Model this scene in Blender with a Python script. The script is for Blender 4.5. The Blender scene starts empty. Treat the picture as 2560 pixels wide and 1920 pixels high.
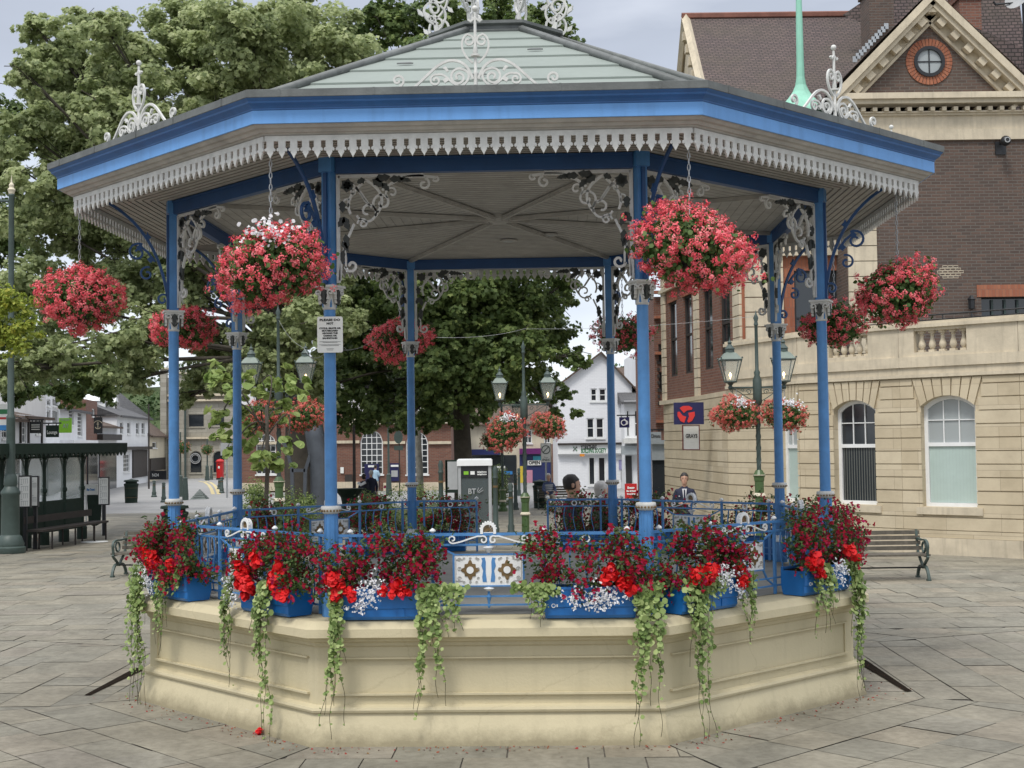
import bpy, math, random
import numpy as np
from mathutils import Vector, Matrix
C = bpy.context.scene
COL = C.collection
PI = math.pi
# ------------------------------------------------------------------ camera, sky, sun, exposure
CZ, PITCH, ROLL, YAW = 2.358, 0.0431, -0.0132, -0.0038
FPX = 3331.86            # focal length in pixels of the 2560 px wide photograph
cam = bpy.data.cameras.new('camera'); camo = bpy.data.objects.new('camera', cam); COL.objects.link(camo)
cam.sensor_width = 36; cam.lens = FPX/2560*36; cam.clip_start = 0.1; cam.clip_end = 3000
_r = Vector((math.cos(YAW), math.sin(YAW), 0)); _f = Vector((-math.sin(YAW), math.cos(YAW), 0)); _z = Vector((0, 0, 1))
_d = _f*math.cos(PITCH) + _z*math.sin(PITCH); _u = -_f*math.sin(PITCH) + _z*math.cos(PITCH)
_r2 = _r*math.cos(ROLL) + _u*math.sin(ROLL); _u2 = -_r*math.sin(ROLL) + _u*math.cos(ROLL)
mw = Matrix((_r2, _u2, -_d)).transposed().to_4x4(); mw.translation = (0, 0, CZ); camo.matrix_world = mw
C.camera = camo
C.view_settings.view_transform = 'Standard'; C.view_settings.look = 'None'
C.view_settings.exposure = 0.45; C.view_settings.gamma = 1.0

SUN_EL, SUN_AZ = math.radians(58), math.radians(205)      # behind the camera, a little to the left
w = bpy.data.worlds.new('World'); C.world = w; w.use_nodes = True
nt = w.node_tree; nt.nodes.clear()
def N(nt, t, **k):
    n = nt.nodes.new(t)
    for a, b in k.items():
        if a in n.inputs.keys() if isinstance(a, str) and not hasattr(n, a) else False: n.inputs[a].default_value = b
        else: setattr(n, a, b)
    return n
out = N(nt, 'ShaderNodeOutputWorld'); bg = N(nt, 'ShaderNodeBackground'); bg.inputs['Strength'].default_value = 0.10
sky = N(nt, 'ShaderNodeTexSky', sky_type='NISHITA'); sky.sun_disc = False; sky.sun_elevation = SUN_EL; sky.sun_rotation = SUN_AZ
tc = N(nt, 'ShaderNodeTexCoord'); sep = N(nt, 'ShaderNodeSeparateXYZ'); nt.links.new(tc.outputs['Generated'], sep.inputs[0])
mp = N(nt, 'ShaderNodeMapping'); mp.inputs['Scale'].default_value = (1.2, 1.2, 4.5); nt.links.new(tc.outputs['Generated'], mp.inputs[0])
nz = N(nt, 'ShaderNodeTexNoise'); nz.inputs['Scale'].default_value = 3.0; nz.inputs['Detail'].default_value = 5; nz.inputs['Roughness'].default_value = .5
nt.links.new(mp.outputs[0], nz.inputs['Vector'])
rp = N(nt, 'ShaderNodeValToRGB')       # overcast: white near the horizon, blue-grey cloud above, bright at the zenith
ma = N(nt, 'ShaderNodeMath', operation='MULTIPLY_ADD'); ma.inputs[1].default_value = .34; nt.links.new(nz.outputs['Fac'], ma.inputs[0]); nt.links.new(sep.outputs['Z'], ma.inputs[2])
nt.links.new(ma.outputs[0], rp.inputs[0])
cr = rp.color_ramp; cr.elements[0].position = .16; cr.elements[0].color = (8.6, 8.9, 9.2, 1); cr.elements[1].position = 1.0; cr.elements[1].color = (13., 13.2, 13.8, 1)
for p_, c_ in ((.26, (7.0, 7.5, 8.2, 1)), (.36, (5.5, 6.0, 6.9, 1)), (.42, (4.5, 4.9, 5.7, 1)), (.48, (4.1, 4.45, 5.2, 1)), (.62, (8.0, 8.3, 9.0, 1))):
    e = cr.elements.new(p_); e.color = c_
mx = N(nt, 'ShaderNodeMixRGB'); mx.inputs[0].default_value = .90
nt.links.new(sky.outputs[0], mx.inputs[1]); nt.links.new(rp.outputs[0], mx.inputs[2]); nt.links.new(mx.outputs[0], bg.inputs[0]); nt.links.new(bg.outputs[0], out.inputs[0])
sl = bpy.data.lights.new('sun', 'SUN'); sl.energy = 1.6; sl.angle = math.radians(14); sl.color = (1, .96, .9)
so = bpy.data.objects.new('sun', sl); COL.objects.link(so)
sd = Vector((math.sin(SUN_AZ)*math.cos(SUN_EL), math.cos(SUN_AZ)*math.cos(SUN_EL), math.sin(SUN_EL)))
so.rotation_euler = sd.to_track_quat('Z', 'Y').to_euler(); so.location = sd*60

# ------------------------------------------------------------------ pixel <-> place (x, y in the 2560 x 1920 photograph)
def ray(px, py):
    return (_d + _r2*((px-1280)/FPX) + _u2*((960-py)/FPX))
def at(px, py, Y):
    r = ray(px, py); t = Y/r.y
    return Vector((0, 0, CZ)) + r*t
def gnd(px, py, z=0):
    r = ray(px, py); t = (z-CZ)/r.z
    return Vector((0, 0, CZ)) + r*t

# ------------------------------------------------------------------ materials
MATS = {}
def newmat(name):
    m = bpy.data.materials.new(name); m.use_nodes = True; n = m.node_tree
    b = n.nodes['Principled BSDF']; MATS[name] = m
    return m, n, b
def lnk(n, a, b): n.links.new(a, b)
def c4(c): return (c[0], c[1], c[2], 1)
def mul(c, k): return tuple(max(0, min(1, x*k)) for x in c)
def mat(name, col, rough=.55, var=.12, vs=4., bump=.05, bs=60., metal=0, spec=.5, col2=None, streak=0, grime=0):
    """paint / metal / render with an uneven tone, fine bump and optional vertical streaks of dirt"""
    m, n, b = newmat(name)
    t = N(n, 'ShaderNodeTexCoord')
    a = N(n, 'ShaderNodeTexNoise'); a.inputs['Scale'].default_value = vs; a.inputs['Detail'].default_value = 7; a.inputs['Roughness'].default_value = .65
    lnk(n, t.outputs['Object'], a.inputs['Vector'])
    r = N(n, 'ShaderNodeValToRGB'); r.color_ramp.elements[0].position = .3; r.color_ramp.elements[1].position = .72
    r.color_ramp.elements[0].color = c4(col2 if col2 else mul(col, 1-var)); r.color_ramp.elements[1].color = c4(mul(col, 1+var*.6))
    lnk(n, a.outputs['Fac'], r.inputs[0]); o = r.outputs[0]
    if streak:
        mp = N(n, 'ShaderNodeMapping'); mp.inputs['Scale'].default_value = (7, 7, .7); lnk(n, t.outputs['Object'], mp.inputs[0])
        s = N(n, 'ShaderNodeTexNoise'); s.inputs['Scale'].default_value = 1.6; s.inputs['Detail'].default_value = 6; lnk(n, mp.outputs[0], s.inputs['Vector'])
        q = N(n, 'ShaderNodeValToRGB'); q.color_ramp.elements[0].position = .5; q.color_ramp.elements[1].position = .75
        q.color_ramp.elements[0].color = (0, 0, 0, 1); q.color_ramp.elements[1].color = (streak, streak, streak, 1); lnk(n, s.outputs['Fac'], q.inputs[0])
        x = N(n, 'ShaderNodeMixRGB'); x.inputs[2].default_value = c4(mul(col, .45)); lnk(n, q.outputs[0], x.inputs[0]); lnk(n, o, x.inputs[1]); o = x.outputs[0]
    if grime:      # splashed dirt and flaked paint low on the wall
        g1 = N(n, 'ShaderNodeSeparateXYZ'); lnk(n, t.outputs['Object'], g1.inputs[0])
        g2 = N(n, 'ShaderNodeTexNoise'); g2.inputs['Scale'].default_value = 5; g2.inputs['Detail'].default_value = 9; g2.inputs['Roughness'].default_value = .75; lnk(n, t.outputs['Object'], g2.inputs['Vector'])
        g3 = N(n, 'ShaderNodeMath', operation='MULTIPLY_ADD'); g3.inputs[1].default_value = -grime*1.6; lnk(n, g2.outputs['Fac'], g3.inputs[0]); lnk(n, g1.outputs['Z'], g3.inputs[2])
        g4 = N(n, 'ShaderNodeMapRange'); g4.inputs['From Min'].default_value = -.10; g4.inputs['From Max'].default_value = .03; g4.inputs['To Min'].default_value = .75; g4.inputs['To Max'].default_value = 0; lnk(n, g3.outputs[0], g4.inputs['Value'])
        g5 = N(n, 'ShaderNodeMixRGB'); g5.inputs[2].default_value = (.20, .17, .10, 1); lnk(n, g4.outputs[0], g5.inputs[0]); lnk(n, o, g5.inputs[1]); o = g5.outputs[0]
        h2 = N(n, 'ShaderNodeTexNoise'); h2.inputs['Scale'].default_value = 3.2; h2.inputs['Detail'].default_value = 12; h2.inputs['Roughness'].default_value = .8; h2.inputs['Distortion'].default_value = 1.0; lnk(n, t.outputs['Object'], h2.inputs['Vector'])
        h3 = N(n, 'ShaderNodeMapRange'); h3.inputs['From Min'].default_value = .66; h3.inputs['From Max'].default_value = .69; lnk(n, h2.outputs['Fac'], h3.inputs['Value'])
        h4 = N(n, 'ShaderNodeMath', operation='LESS_THAN'); h4.inputs[1].default_value = .20; lnk(n, g1.outputs['Z'], h4.inputs[0])
        h5 = N(n, 'ShaderNodeMath', operation='MULTIPLY'); lnk(n, h3.outputs[0], h5.inputs[0]); lnk(n, h4.outputs[0], h5.inputs[1])
        h6 = N(n, 'ShaderNodeMixRGB'); h6.inputs[2].default_value = (.52, .52, .50, 1); lnk(n, h5.outputs[0], h6.inputs[0]); lnk(n, o, h6.inputs[1]); o = h6.outputs[0]
        k2 = N(n, 'ShaderNodeTexVoronoi'); k2.feature = 'DISTANCE_TO_EDGE'; k2.inputs['Scale'].default_value = .9; k1 = N(n, 'ShaderNodeMixRGB'); k1.inputs[0].default_value = .12; lnk(n, t.outputs['Object'], k1.inputs[1]); lnk(n, g2.outputs['Color'], k1.inputs[2]); lnk(n, k1.outputs[0], k2.inputs['Vector'])
        k3 = N(n, 'ShaderNodeMapRange'); k3.inputs['From Min'].default_value = .0; k3.inputs['From Max'].default_value = .006; k3.inputs['To Min'].default_value = .18; k3.inputs['To Max'].default_value = 0; lnk(n, k2.outputs['Distance'], k3.inputs['Value'])
        k4 = N(n, 'ShaderNodeMixRGB'); k4.inputs[2].default_value = (.22, .18, .10, 1); lnk(n, k3.outputs[0], k4.inputs[0]); lnk(n, o, k4.inputs[1]); o = k4.outputs[0]
    lnk(n, o, b.inputs['Base Color'])
    b.inputs['Roughness'].default_value = rough; b.inputs['Metallic'].default_value = metal; b.inputs['Specular IOR Level'].default_value = spec
    if bump:
        f = N(n, 'ShaderNodeTexNoise'); f.inputs['Scale'].default_value = bs; f.inputs['Detail'].default_value = 4; lnk(n, t.outputs['Object'], f.inputs['Vector'])
        bp = N(n, 'ShaderNodeBump'); bp.inputs['Strength'].default_value = bump; bp.inputs['Distance'].default_value = .02; lnk(n, f.outputs['Fac'], bp.inputs['Height']); lnk(n, bp.outputs[0], b.inputs['Normal'])
    return m
def brickmat(name, c1, c2, mortar, bw=.225, bh=.075, ms=.01, rough=.85, off=.5, bump=.5, stain=.35, stainc=None, freq=2, ns=1.3):
    """courses laid in metres from the UVs: bricks, ashlar or tiles"""
    m, n, b = newmat(name)
    uv = N(n, 'ShaderNodeUVMap'); uv.uv_map = 'uv'
    nz2 = N(n, 'ShaderNodeTexNoise'); nz2.inputs['Scale'].default_value = 6; lnk(n, uv.outputs[0], nz2.inputs['Vector'])
    k = N(n, 'ShaderNodeTexBrick'); k.inputs['Scale'].default_value = 1; k.inputs['Brick Width'].default_value = bw; k.inputs['Row Height'].default_value = bh
    k.inputs['Mortar Size'].default_value = ms; k.inputs['Mortar Smooth'].default_value = .3; k.inputs['Bias'].default_value = 0
    k.inputs['Color1'].default_value = c4(c1); k.inputs['Color2'].default_value = c4(c2); k.inputs['Mortar'].default_value = c4(mortar); k.offset = off; k.offset_frequency = freq
    lnk(n, uv.outputs[0], k.inputs['Vector'])
    s = N(n, 'ShaderNodeTexNoise'); s.inputs['Scale'].default_value = ns; s.inputs['Detail'].default_value = 8; s.inputs['Roughness'].default_value = .7; lnk(n, uv.outputs[0], s.inputs['Vector'])
    q = N(n, 'ShaderNodeValToRGB'); q.color_ramp.elements[0].position = .42; q.color_ramp.elements[1].position = .78
    q.color_ramp.elements[0].color = (0, 0, 0, 1); q.color_ramp.elements[1].color = (stain,)*3+(1,); lnk(n, s.outputs['Fac'], q.inputs[0])
    x = N(n, 'ShaderNodeMixRGB'); x.inputs[2].default_value = c4(stainc or mul(c1, .4)); lnk(n, q.outputs[0], x.inputs[0]); lnk(n, k.outputs['Color'], x.inputs[1])
    x2 = N(n, 'ShaderNodeMixRGB', blend_type='MULTIPLY'); x2.inputs[0].default_value = .35; lnk(n, x.outputs[0], x2.inputs[1]); lnk(n, nz2.outputs['Color'], x2.inputs[2])
    lnk(n, x.outputs[0], b.inputs['Base Color']); b.inputs['Roughness'].default_value = rough
    bp = N(n, 'ShaderNodeBump'); bp.inputs['Strength'].default_value = bump; bp.inputs['Distance'].default_value = .02; bp.invert = True
    ad = N(n, 'ShaderNodeMath', operation='MULTIPLY_ADD'); ad.inputs[1].default_value = -.25; lnk(n, s.outputs['Fac'], ad.inputs[0]); lnk(n, k.outputs['Fac'], ad.inputs[2])
    lnk(n, ad.outputs[0], bp.inputs['Height']); lnk(n, bp.outputs[0], b.inputs['Normal'])
    return m
def leafmat(name, a, b_, c=None, trans=.25, rough=.55):
    """leaf or petal: each face carries its own 'tint' between the colours"""
    m, n, b = newmat(name)
    at_ = N(n, 'ShaderNodeAttribute'); at_.attribute_name = 'tint'
    r = N(n, 'ShaderNodeValToRGB'); r.color_ramp.elements[0].color = c4(a); r.color_ramp.elements[1].color = c4(b_)
    if c: e = r.color_ramp.elements.new(.6); e.color = c4(c)
    lnk(n, at_.outputs['Fac'], r.inputs[0]); lnk(n, r.outputs[0], b.inputs['Base Color']); b.inputs['Roughness'].default_value = rough; b.inputs['Specular IOR Level'].default_value = .3
    t = N(n, 'ShaderNodeBsdfTranslucent'); lnk(n, r.outputs[0], t.inputs['Color'])
    mxs = N(n, 'ShaderNodeMixShader'); mxs.inputs[0].default_value = trans
    o = n.nodes['Material Output']; lnk(n, b.outputs[0], mxs.inputs[1]); lnk(n, t.outputs[0], mxs.inputs[2]); lnk(n, mxs.outputs[0], o.inputs['Surface'])
    return m
def glassmat(name, col=(.02, .025, .03), rough=.08):
    m, n, b = newmat(name); b.inputs['Base Color'].default_value = c4(col); b.inputs['Roughness'].default_value = rough
    b.inputs['Specular IOR Level'].default_value = .8
    t = N(n, 'ShaderNodeTexCoord'); f = N(n, 'ShaderNodeTexNoise'); f.inputs['Scale'].default_value = 1.5; lnk(n, t.outputs['Object'], f.inputs['Vector'])
    bp = N(n, 'ShaderNodeBump'); bp.inputs['Strength'].default_value = .05; lnk(n, f.outputs['Fac'], bp.inputs['Height']); lnk(n, bp.outputs[0], b.inputs['Normal'])
    return m
def clearglass(name, col=(.75, .85, .85), a=.25):
    m, n, b = newmat(name); b.inputs['Base Color'].default_value = c4(col); b.inputs['Roughness'].default_value = .12; b.inputs['Alpha'].default_value = a
    return m
def emit(name, col, s):
    m, n, b = newmat(name); b.inputs['Base Color'].default_value = c4(col); b.inputs['Emission Color'].default_value = c4(col); b.inputs['Emission Strength'].default_value = s
    return m

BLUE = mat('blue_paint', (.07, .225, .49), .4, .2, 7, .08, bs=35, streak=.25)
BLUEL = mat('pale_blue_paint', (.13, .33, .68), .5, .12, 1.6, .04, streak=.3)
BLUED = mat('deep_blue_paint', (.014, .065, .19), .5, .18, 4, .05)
WHITE = mat('white_ironwork_paint', (.60, .60, .57), .5, .18, 9, .08, streak=.2)
WHITEB = mat('bright_white_paint', (.78, .79, .78), .45, .06, 6, .03)
GREYW = mat('weathered_white_timber', (.40, .385, .355), .7, .22, 5, .12, streak=.3)
GILT = mat('tarnished_gilt', (.20, .13, .055), .45, .35, 25, .2, metal=.3)
LEAFIRON = mat('dark_painted_leaf', (.045, .05, .045), .6, .3, 20, .1)
GROOVE = mat('board_groove', (.22, .21, .19), .8)
LEAD = mat('grey_lead', (.13, .14, .135), .6, .35, 3, .12, streak=.5)
COPPER = mat('green_slate_sheet', (.225, .26, .235), .8, .10, 1.2, .08, bs=25, streak=.10)
CREAM = mat('cream_render', (.545, .48, .315), .75, .08, 1.3, .12, bs=45, streak=.14, grime=.16)
FLOORM = mat('bandstand_floor_paint', (.25, .25, .23), .7, .2, 3, .1)
VERDI = mat('turquoise_copper', (.27, .58, .44), .6, .15, 2, .1, streak=.25)
PLASTIC = mat('blue_planter_plastic', (.008, .13, .40), .38, .1, 5, .03)
GREEN = mat('dark_green_paint', (.014, .028, .020), .6, .25, 6, .06, spec=.25)
GREENG = mat('grey_green_paint', (.05, .075, .066), .5, .2, 5, .06)
GREENL = mat('leaf_green_paint', (.06, .11, .035), .4, .15, 8, .04)
BLACK = mat('black_paint', (.015, .016, .018), .4, .2, 8, .04)
GALV = mat('galvanised_steel', (.42, .44, .45), .4, .15, 12, .05, metal=.6)
RED = mat('red_enamel', (.45, .012, .012), .35, .1, 6, .02)
NAVY = mat('navy_sign', (.012, .012, .07), .4, .1, 5, .02)
SIGNW = mat('sign_white', (.74, .75, .72), .5, .05, 5, .01)
SIGNB = mat('sign_black_print', (.02, .02, .02), .6, .1, 5, 0)
SOIL_AND_SHADOW = mat('compost', (.018, .013, .009), 1., .4, 20, .4, spec=.05)  # compost in the tubs; also colours the painted step shadow on the paving
BARK = mat('tree_bark', (.07, .06, .045), .9, .4, 3, .5, bs=12, col2=(.035, .03, .024))
BIRCH = mat('pale_bark', (.30, .29, .25), .85, .2, 4, .3, bs=14, col2=(.09, .085, .07))
STONE = brickmat('ashlar_stone', (.59, .51, .365), (.50, .42, .285), (.30, .24, .17), 1.1, .42, .004, .85, stain=.45, stainc=(.24, .19, .12), bump=.25)
STONES = mat('stone_trim', (.58, .505, .375), .85, .2, 2.2, .15, bs=30, streak=.35)
STONEG = brickmat('grey_ashlar', (.38, .36, .30), (.29, .27, .22), (.2, .19, .16), .8, .3, .01, .9, stain=.4, bump=.3)
BRICKD = brickmat('dark_plum_brick', (.080, .056, .045), (.125, .080, .060), (.13, .115, .10), .225, .075, .011, .88, stain=.25, stainc=(.05, .04, .036), ns=.7)
BRICKR = brickmat('orange_rubbed_brick', (.29, .095, .05), (.36, .14, .075), (.23, .12, .085), .08, .24, .006, .85, stain=.2)
BRICKM = brickmat('red_brown_brick', (.15, .062, .042), (.21, .092, .060), (.18, .14, .115), .225, .075, .010, .88, stain=.25)
TILE = brickmat('clay_roof_tiles', (.095, .072, .070), (.135, .098, .092), (.035, .03, .028), .17, .10, .014, .9, stain=.55, stainc=(.09, .08, .05), bump=.9, ns=.5)
TILEB = brickmat('brown_roof_tiles', (.10, .07, .05), (.14, .095, .07), (.04, .03, .025), .2, .13, .012, .9, stain=.4, bump=.7, ns=.4)
SLATE = brickmat('slate_roof', (.075, .075, .08), (.105, .105, .105), (.04, .04, .04), .3, .2, .01, .8, stain=.3, bump=.4, ns=.4)
RENDW = mat('white_render', (.74, .75, .76), .8, .07, .8, .05, streak=.12)
WBRICK = brickmat('white_painted_brick', (.76, .77, .79), (.72, .73, .75), (.66, .67, .69), .225, .075, .008, .75, stain=.08, stainc=(.5, .5, .48), bump=.3)
RENDC = mat('cream_plaster', (.62, .56, .43), .85, .12, .8, .08, streak=.2)
TIMB = mat('dark_timber', (.035, .028, .024), .7, .3, 4, .1)
GLASS = glassmat('window_glass')
GLASSB = glassmat('pale_window_blind', (.33, .36, .36), .25)
CURT = mat('vertical_blind', (.42, .52, .48), .8, .08, 3, 0)
MULL = mat('wall_light_grey', (.35, .36, .36), .6)
LAMPG = clearglass('lantern_glass', (.55, .6, .55), .28)
SHG = clearglass('shelter_glass', (.6, .7, .68), .22)
FLAME = emit('lit_lamp', (1, .70, .34), 5)
HEATG = emit('orange_shop_light', (1, .30, .08), 3)
SKIN = mat('skin', (.50, .29, .20), .55, .06, 8, .02)
# ------------------------------------------------------------------ mesh helpers
class MB:
    def __init__(s): s.v = []; s.f = []; s.m = []
    def add(s, vs, fs, m=0):
        o = len(s.v); s.v.extend([tuple(v) for v in vs]); s.f.extend([tuple(i+o for i in f) for f in fs]); s.m.extend([m]*len(fs))
    def build(s, name, mats, parent=None, world=False, smooth=False, auto=None):
        me = bpy.data.meshes.new(name)
        off = Vector((0, 0, 0))
        if world and parent is not None:
            p = parent
            while p: off += p.location; p = p.parent
        me.from_pydata([(v[0]-off.x, v[1]-off.y, v[2]-off.z) for v in s.v], [], s.f)
        if not isinstance(mats, (list, tuple)): mats = [mats]
        for m in mats: me.materials.append(m)
        me.polygons.foreach_set('material_index', s.m)
        me.update()
        n = len(me.loops)
        if n < 400000:
            uvl = me.uv_layers.new(name='uv'); arr = np.zeros((n, 2), np.float32)
            co = np.array(s.v, dtype=np.float64)
            for p in me.polygons:
                nn = p.normal
                if abs(nn.z) > .97: t = Vector((1, 0, 0)); b = Vector((0, 1, 0))
                else: t = Vector((-nn.y, nn.x, 0)).normalized(); b = nn.cross(t)
                for li in p.loop_indices:
                    c = co[me.loops[li].vertex_index]
                    arr[li] = (c[0]*t.x+c[1]*t.y, c[0]*b.x+c[1]*b.y+c[2]*b.z)
            uvl.data.foreach_set('uv', arr.ravel())
        if smooth: me.polygons.foreach_set('use_smooth', [True]*len(me.polygons))
        if smooth and auto: me.set_sharp_from_angle(angle=math.radians(auto))
        o = bpy.data.objects.new(name, me); COL.objects.link(o)
        if parent is not None: o.parent = parent
        return o
def tag(o, label=None, cat=None, group=None, kind=None):
    for k, v in (('label', label), ('category', cat), ('group', group), ('kind', kind)):
        if v: o[k] = v
    return o
def empty(name, loc=(0, 0, 0), label=None, cat=None, group=None, rz=0, parent=None):
    o = bpy.data.objects.new(name, None); o.empty_display_size = .2; COL.objects.link(o); o.location = loc; o.rotation_euler = (0, 0, rz)
    if parent: o.parent = parent
    return tag(o, label, cat, group)
def copy_tree(o, parent=None, **k):
    c = o.copy(); COL.objects.link(c)
    if parent is not None: c.parent = parent
    for ch in list(o.children): copy_tree(ch, c)
    for a, b in k.items(): setattr(c, a, b)
    return c
class Fr:
    """a local frame: a along, b out (towards the viewer of the face), c up"""
    def __init__(s, o, ux, uy=None, uz=(0, 0, 1)):
        s.o = Vector(o); s.x = Vector(ux).normalized(); s.z = Vector(uz).normalized()
        s.y = Vector(uy).normalized() if uy is not None else s.z.cross(s.x) * -1
    def p(s, a, b, c): return s.o + s.x*a + s.y*b + s.z*c
ID = Fr((0, 0, 0), (1, 0, 0), (0, -1, 0))
BOXF = [(0, 3, 2, 1), (4, 5, 6, 7), (0, 1, 5, 4), (1, 2, 6, 5), (2, 3, 7, 6), (3, 0, 4, 7)]
def box(mb, c, s, rz=0, m=0):
    cs, sn = math.cos(rz), math.sin(rz); vs = []
    for z in (-.5, .5):
        for x, y in ((-.5, -.5), (.5, -.5), (.5, .5), (-.5, .5)):
            X, Y = x*s[0], y*s[1]; vs.append((c[0]+X*cs-Y*sn, c[1]+X*sn+Y*cs, c[2]+z*s[2]))
    mb.add(vs, BOXF, m)
def fbox(mb, fr, a0, a1, b0, b1, c0, c1, m=0):
    vs = [fr.p(a, b, c) for c in (c0, c1) for a, b in ((a0, b0), (a1, b0), (a1, b1), (a0, b1))]
    # orientation: make normals point out
    n = (vs[1]-vs[0]).cross(vs[3]-vs[0])
    fs = BOXF if n.dot(fr.z)*(c1-c0) > 0 else [tuple(reversed(f)) for f in BOXF]
    mb.add(vs, fs, m)
def quad(mb, fr, pts, m=0):
    mb.add([fr.p(*q) for q in pts], [tuple(range(len(pts)))], m)
def prism(mb, fr, poly, b0, b1, m=0):
    """poly in (a, c), extruded from b0 to b1"""
    n = len(poly); ar = sum(poly[i][0]*poly[(i+1) % n][1]-poly[(i+1) % n][0]*poly[i][1] for i in range(n))
    vs = [fr.p(a, b0, c) for a, c in poly]+[fr.p(a, b1, c) for a, c in poly]
    h = fr.x.cross(fr.z).dot(fr.y)       # -1 or 1
    fl = (ar > 0) == (h*(b1-b0) > 0)
    fs = [tuple(range(n)), tuple(range(2*n-1, n-1, -1))]+[(i, i+n, (i+1) % n+n, (i+1) % n) for i in range(n)]
    if fl: fs = [tuple(reversed(f)) for f in fs]
    mb.add(vs, fs, m)
def lathe(mb, prof, n=16, loc=(0, 0, 0), m=0, ph=0, cap=True, sq=1):
    k = len(prof); vs = []
    for r, z in prof:
        for i in range(n):
            a = ph+2*PI*i/n; vs.append((loc[0]+r*math.cos(a), loc[1]+r*math.sin(a)*sq, loc[2]+z))
    fs = [(j*n+i, j*n+(i+1) % n, (j+1)*n+(i+1) % n, (j+1)*n+i) for j in range(k-1) for i in range(n)]
    if cap: fs += [tuple(range(n-1, -1, -1)), tuple((k-1)*n+i for i in range(n))]
    mb.add(vs, fs, m)
def tube(mb, pts, r, n=6, m=0, cap=True):
    pts = [Vector(p) for p in pts]; k = len(pts)
    if not isinstance(r, (list, tuple)): r = [r]*k
    vs = []; up = None
    for i, p in enumerate(pts):
        t = (pts[min(i+1, k-1)]-pts[max(i-1, 0)]).normalized()
        if up is None: up = Vector((0, 0, 1)) if abs(t.z) < .9 else Vector((0, 1, 0))
        up = (up-t*up.dot(t)); up = up.normalized() if up.length > 1e-6 else Vector((1, 0, 0)); s_ = t.cross(up)
        for j in range(n):
            a = 2*PI*j/n; vs.append(p+up*(r[i]*math.cos(a))+s_*(r[i]*math.sin(a)))
    fs = [(j*n+i, j*n+(i+1) % n, (j+1)*n+(i+1) % n, (j+1)*n+i) for j in range(k-1) for i in range(n)]
    if cap: fs += [tuple(range(n-1, -1, -1)), tuple((k-1)*n+i for i in range(n))]
    mb.add(vs, fs, m)
def ribbon(mb, fr, pts, w, t, m=0, b=0):
    """flat iron strip: follows pts (a, c), w wide in the plane, t thick across it"""
    k = len(pts)
    if not isinstance(w, (list, tuple)): w = [w]*k
    vs = []
    for i in range(k):
        p0, p1 = pts[max(i-1, 0)], pts[min(i+1, k-1)]; dx, dz = p1[0]-p0[0], p1[1]-p0[1]; L = math.hypot(dx, dz) or 1
        nx, nz_ = -dz/L*w[i]/2, dx/L*w[i]/2; a, c = pts[i]
        vs += [fr.p(a-nx, b-t/2, c-nz_), fr.p(a+nx, b-t/2, c+nz_), fr.p(a+nx, b+t/2, c+nz_), fr.p(a-nx, b+t/2, c-nz_)]
    fs = [(j*4+i, j*4+(i+1) % 4, (j+1)*4+(i+1) % 4, (j+1)*4+i) for j in range(k-1) for i in range(4)]
    fs += [(3, 2, 1, 0), tuple((k-1)*4+i for i in range(4))]
    mb.add(vs, fs, m)
def spiral(cx, cz, r0, r1, a0, a1, n=22):
    return [(cx+(r0+(r1-r0)*i/n)*math.cos(math.radians(a0+(a1-a0)*i/n)), cz+(r0+(r1-r0)*i/n)*math.sin(math.radians(a0+(a1-a0)*i/n))) for i in range(n+1)]
def bez(p0, p1, p2, p3, n=14):
    return [tuple((1-t)**3*a+3*(1-t)**2*t*b+3*(1-t)*t*t*c+t**3*d for a, b, c, d in zip(p0, p1, p2, p3)) for t in [i/n for i in range(n+1)]]
def mir(pts): return [(-a, c) for a, c in pts]
def sphere(mb, c, r, n=10, k=7, m=0, sz=1):
    vs = [(c[0], c[1], c[2]-r*sz)]
    for j in range(1, k):
        f = -PI/2+PI*j/k
        for i in range(n): vs.append((c[0]+r*math.cos(f)*math.cos(2*PI*i/n), c[1]+r*math.cos(f)*math.sin(2*PI*i/n), c[2]+r*math.sin(f)*sz))
    vs.append((c[0], c[1], c[2]+r*sz)); L = len(vs)-1
    fs = [(0, 1+(i+1) % n, 1+i) for i in range(n)]+[(L, L-n+i, L-n+(i+1) % n) for i in range(n)]
    fs += [(1+j*n+i, 1+j*n+(i+1) % n, 1+(j+1)*n+(i+1) % n, 1+(j+1)*n+i) for j in range(k-2) for i in range(n)]
    mb.add(vs, fs, m)
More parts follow.
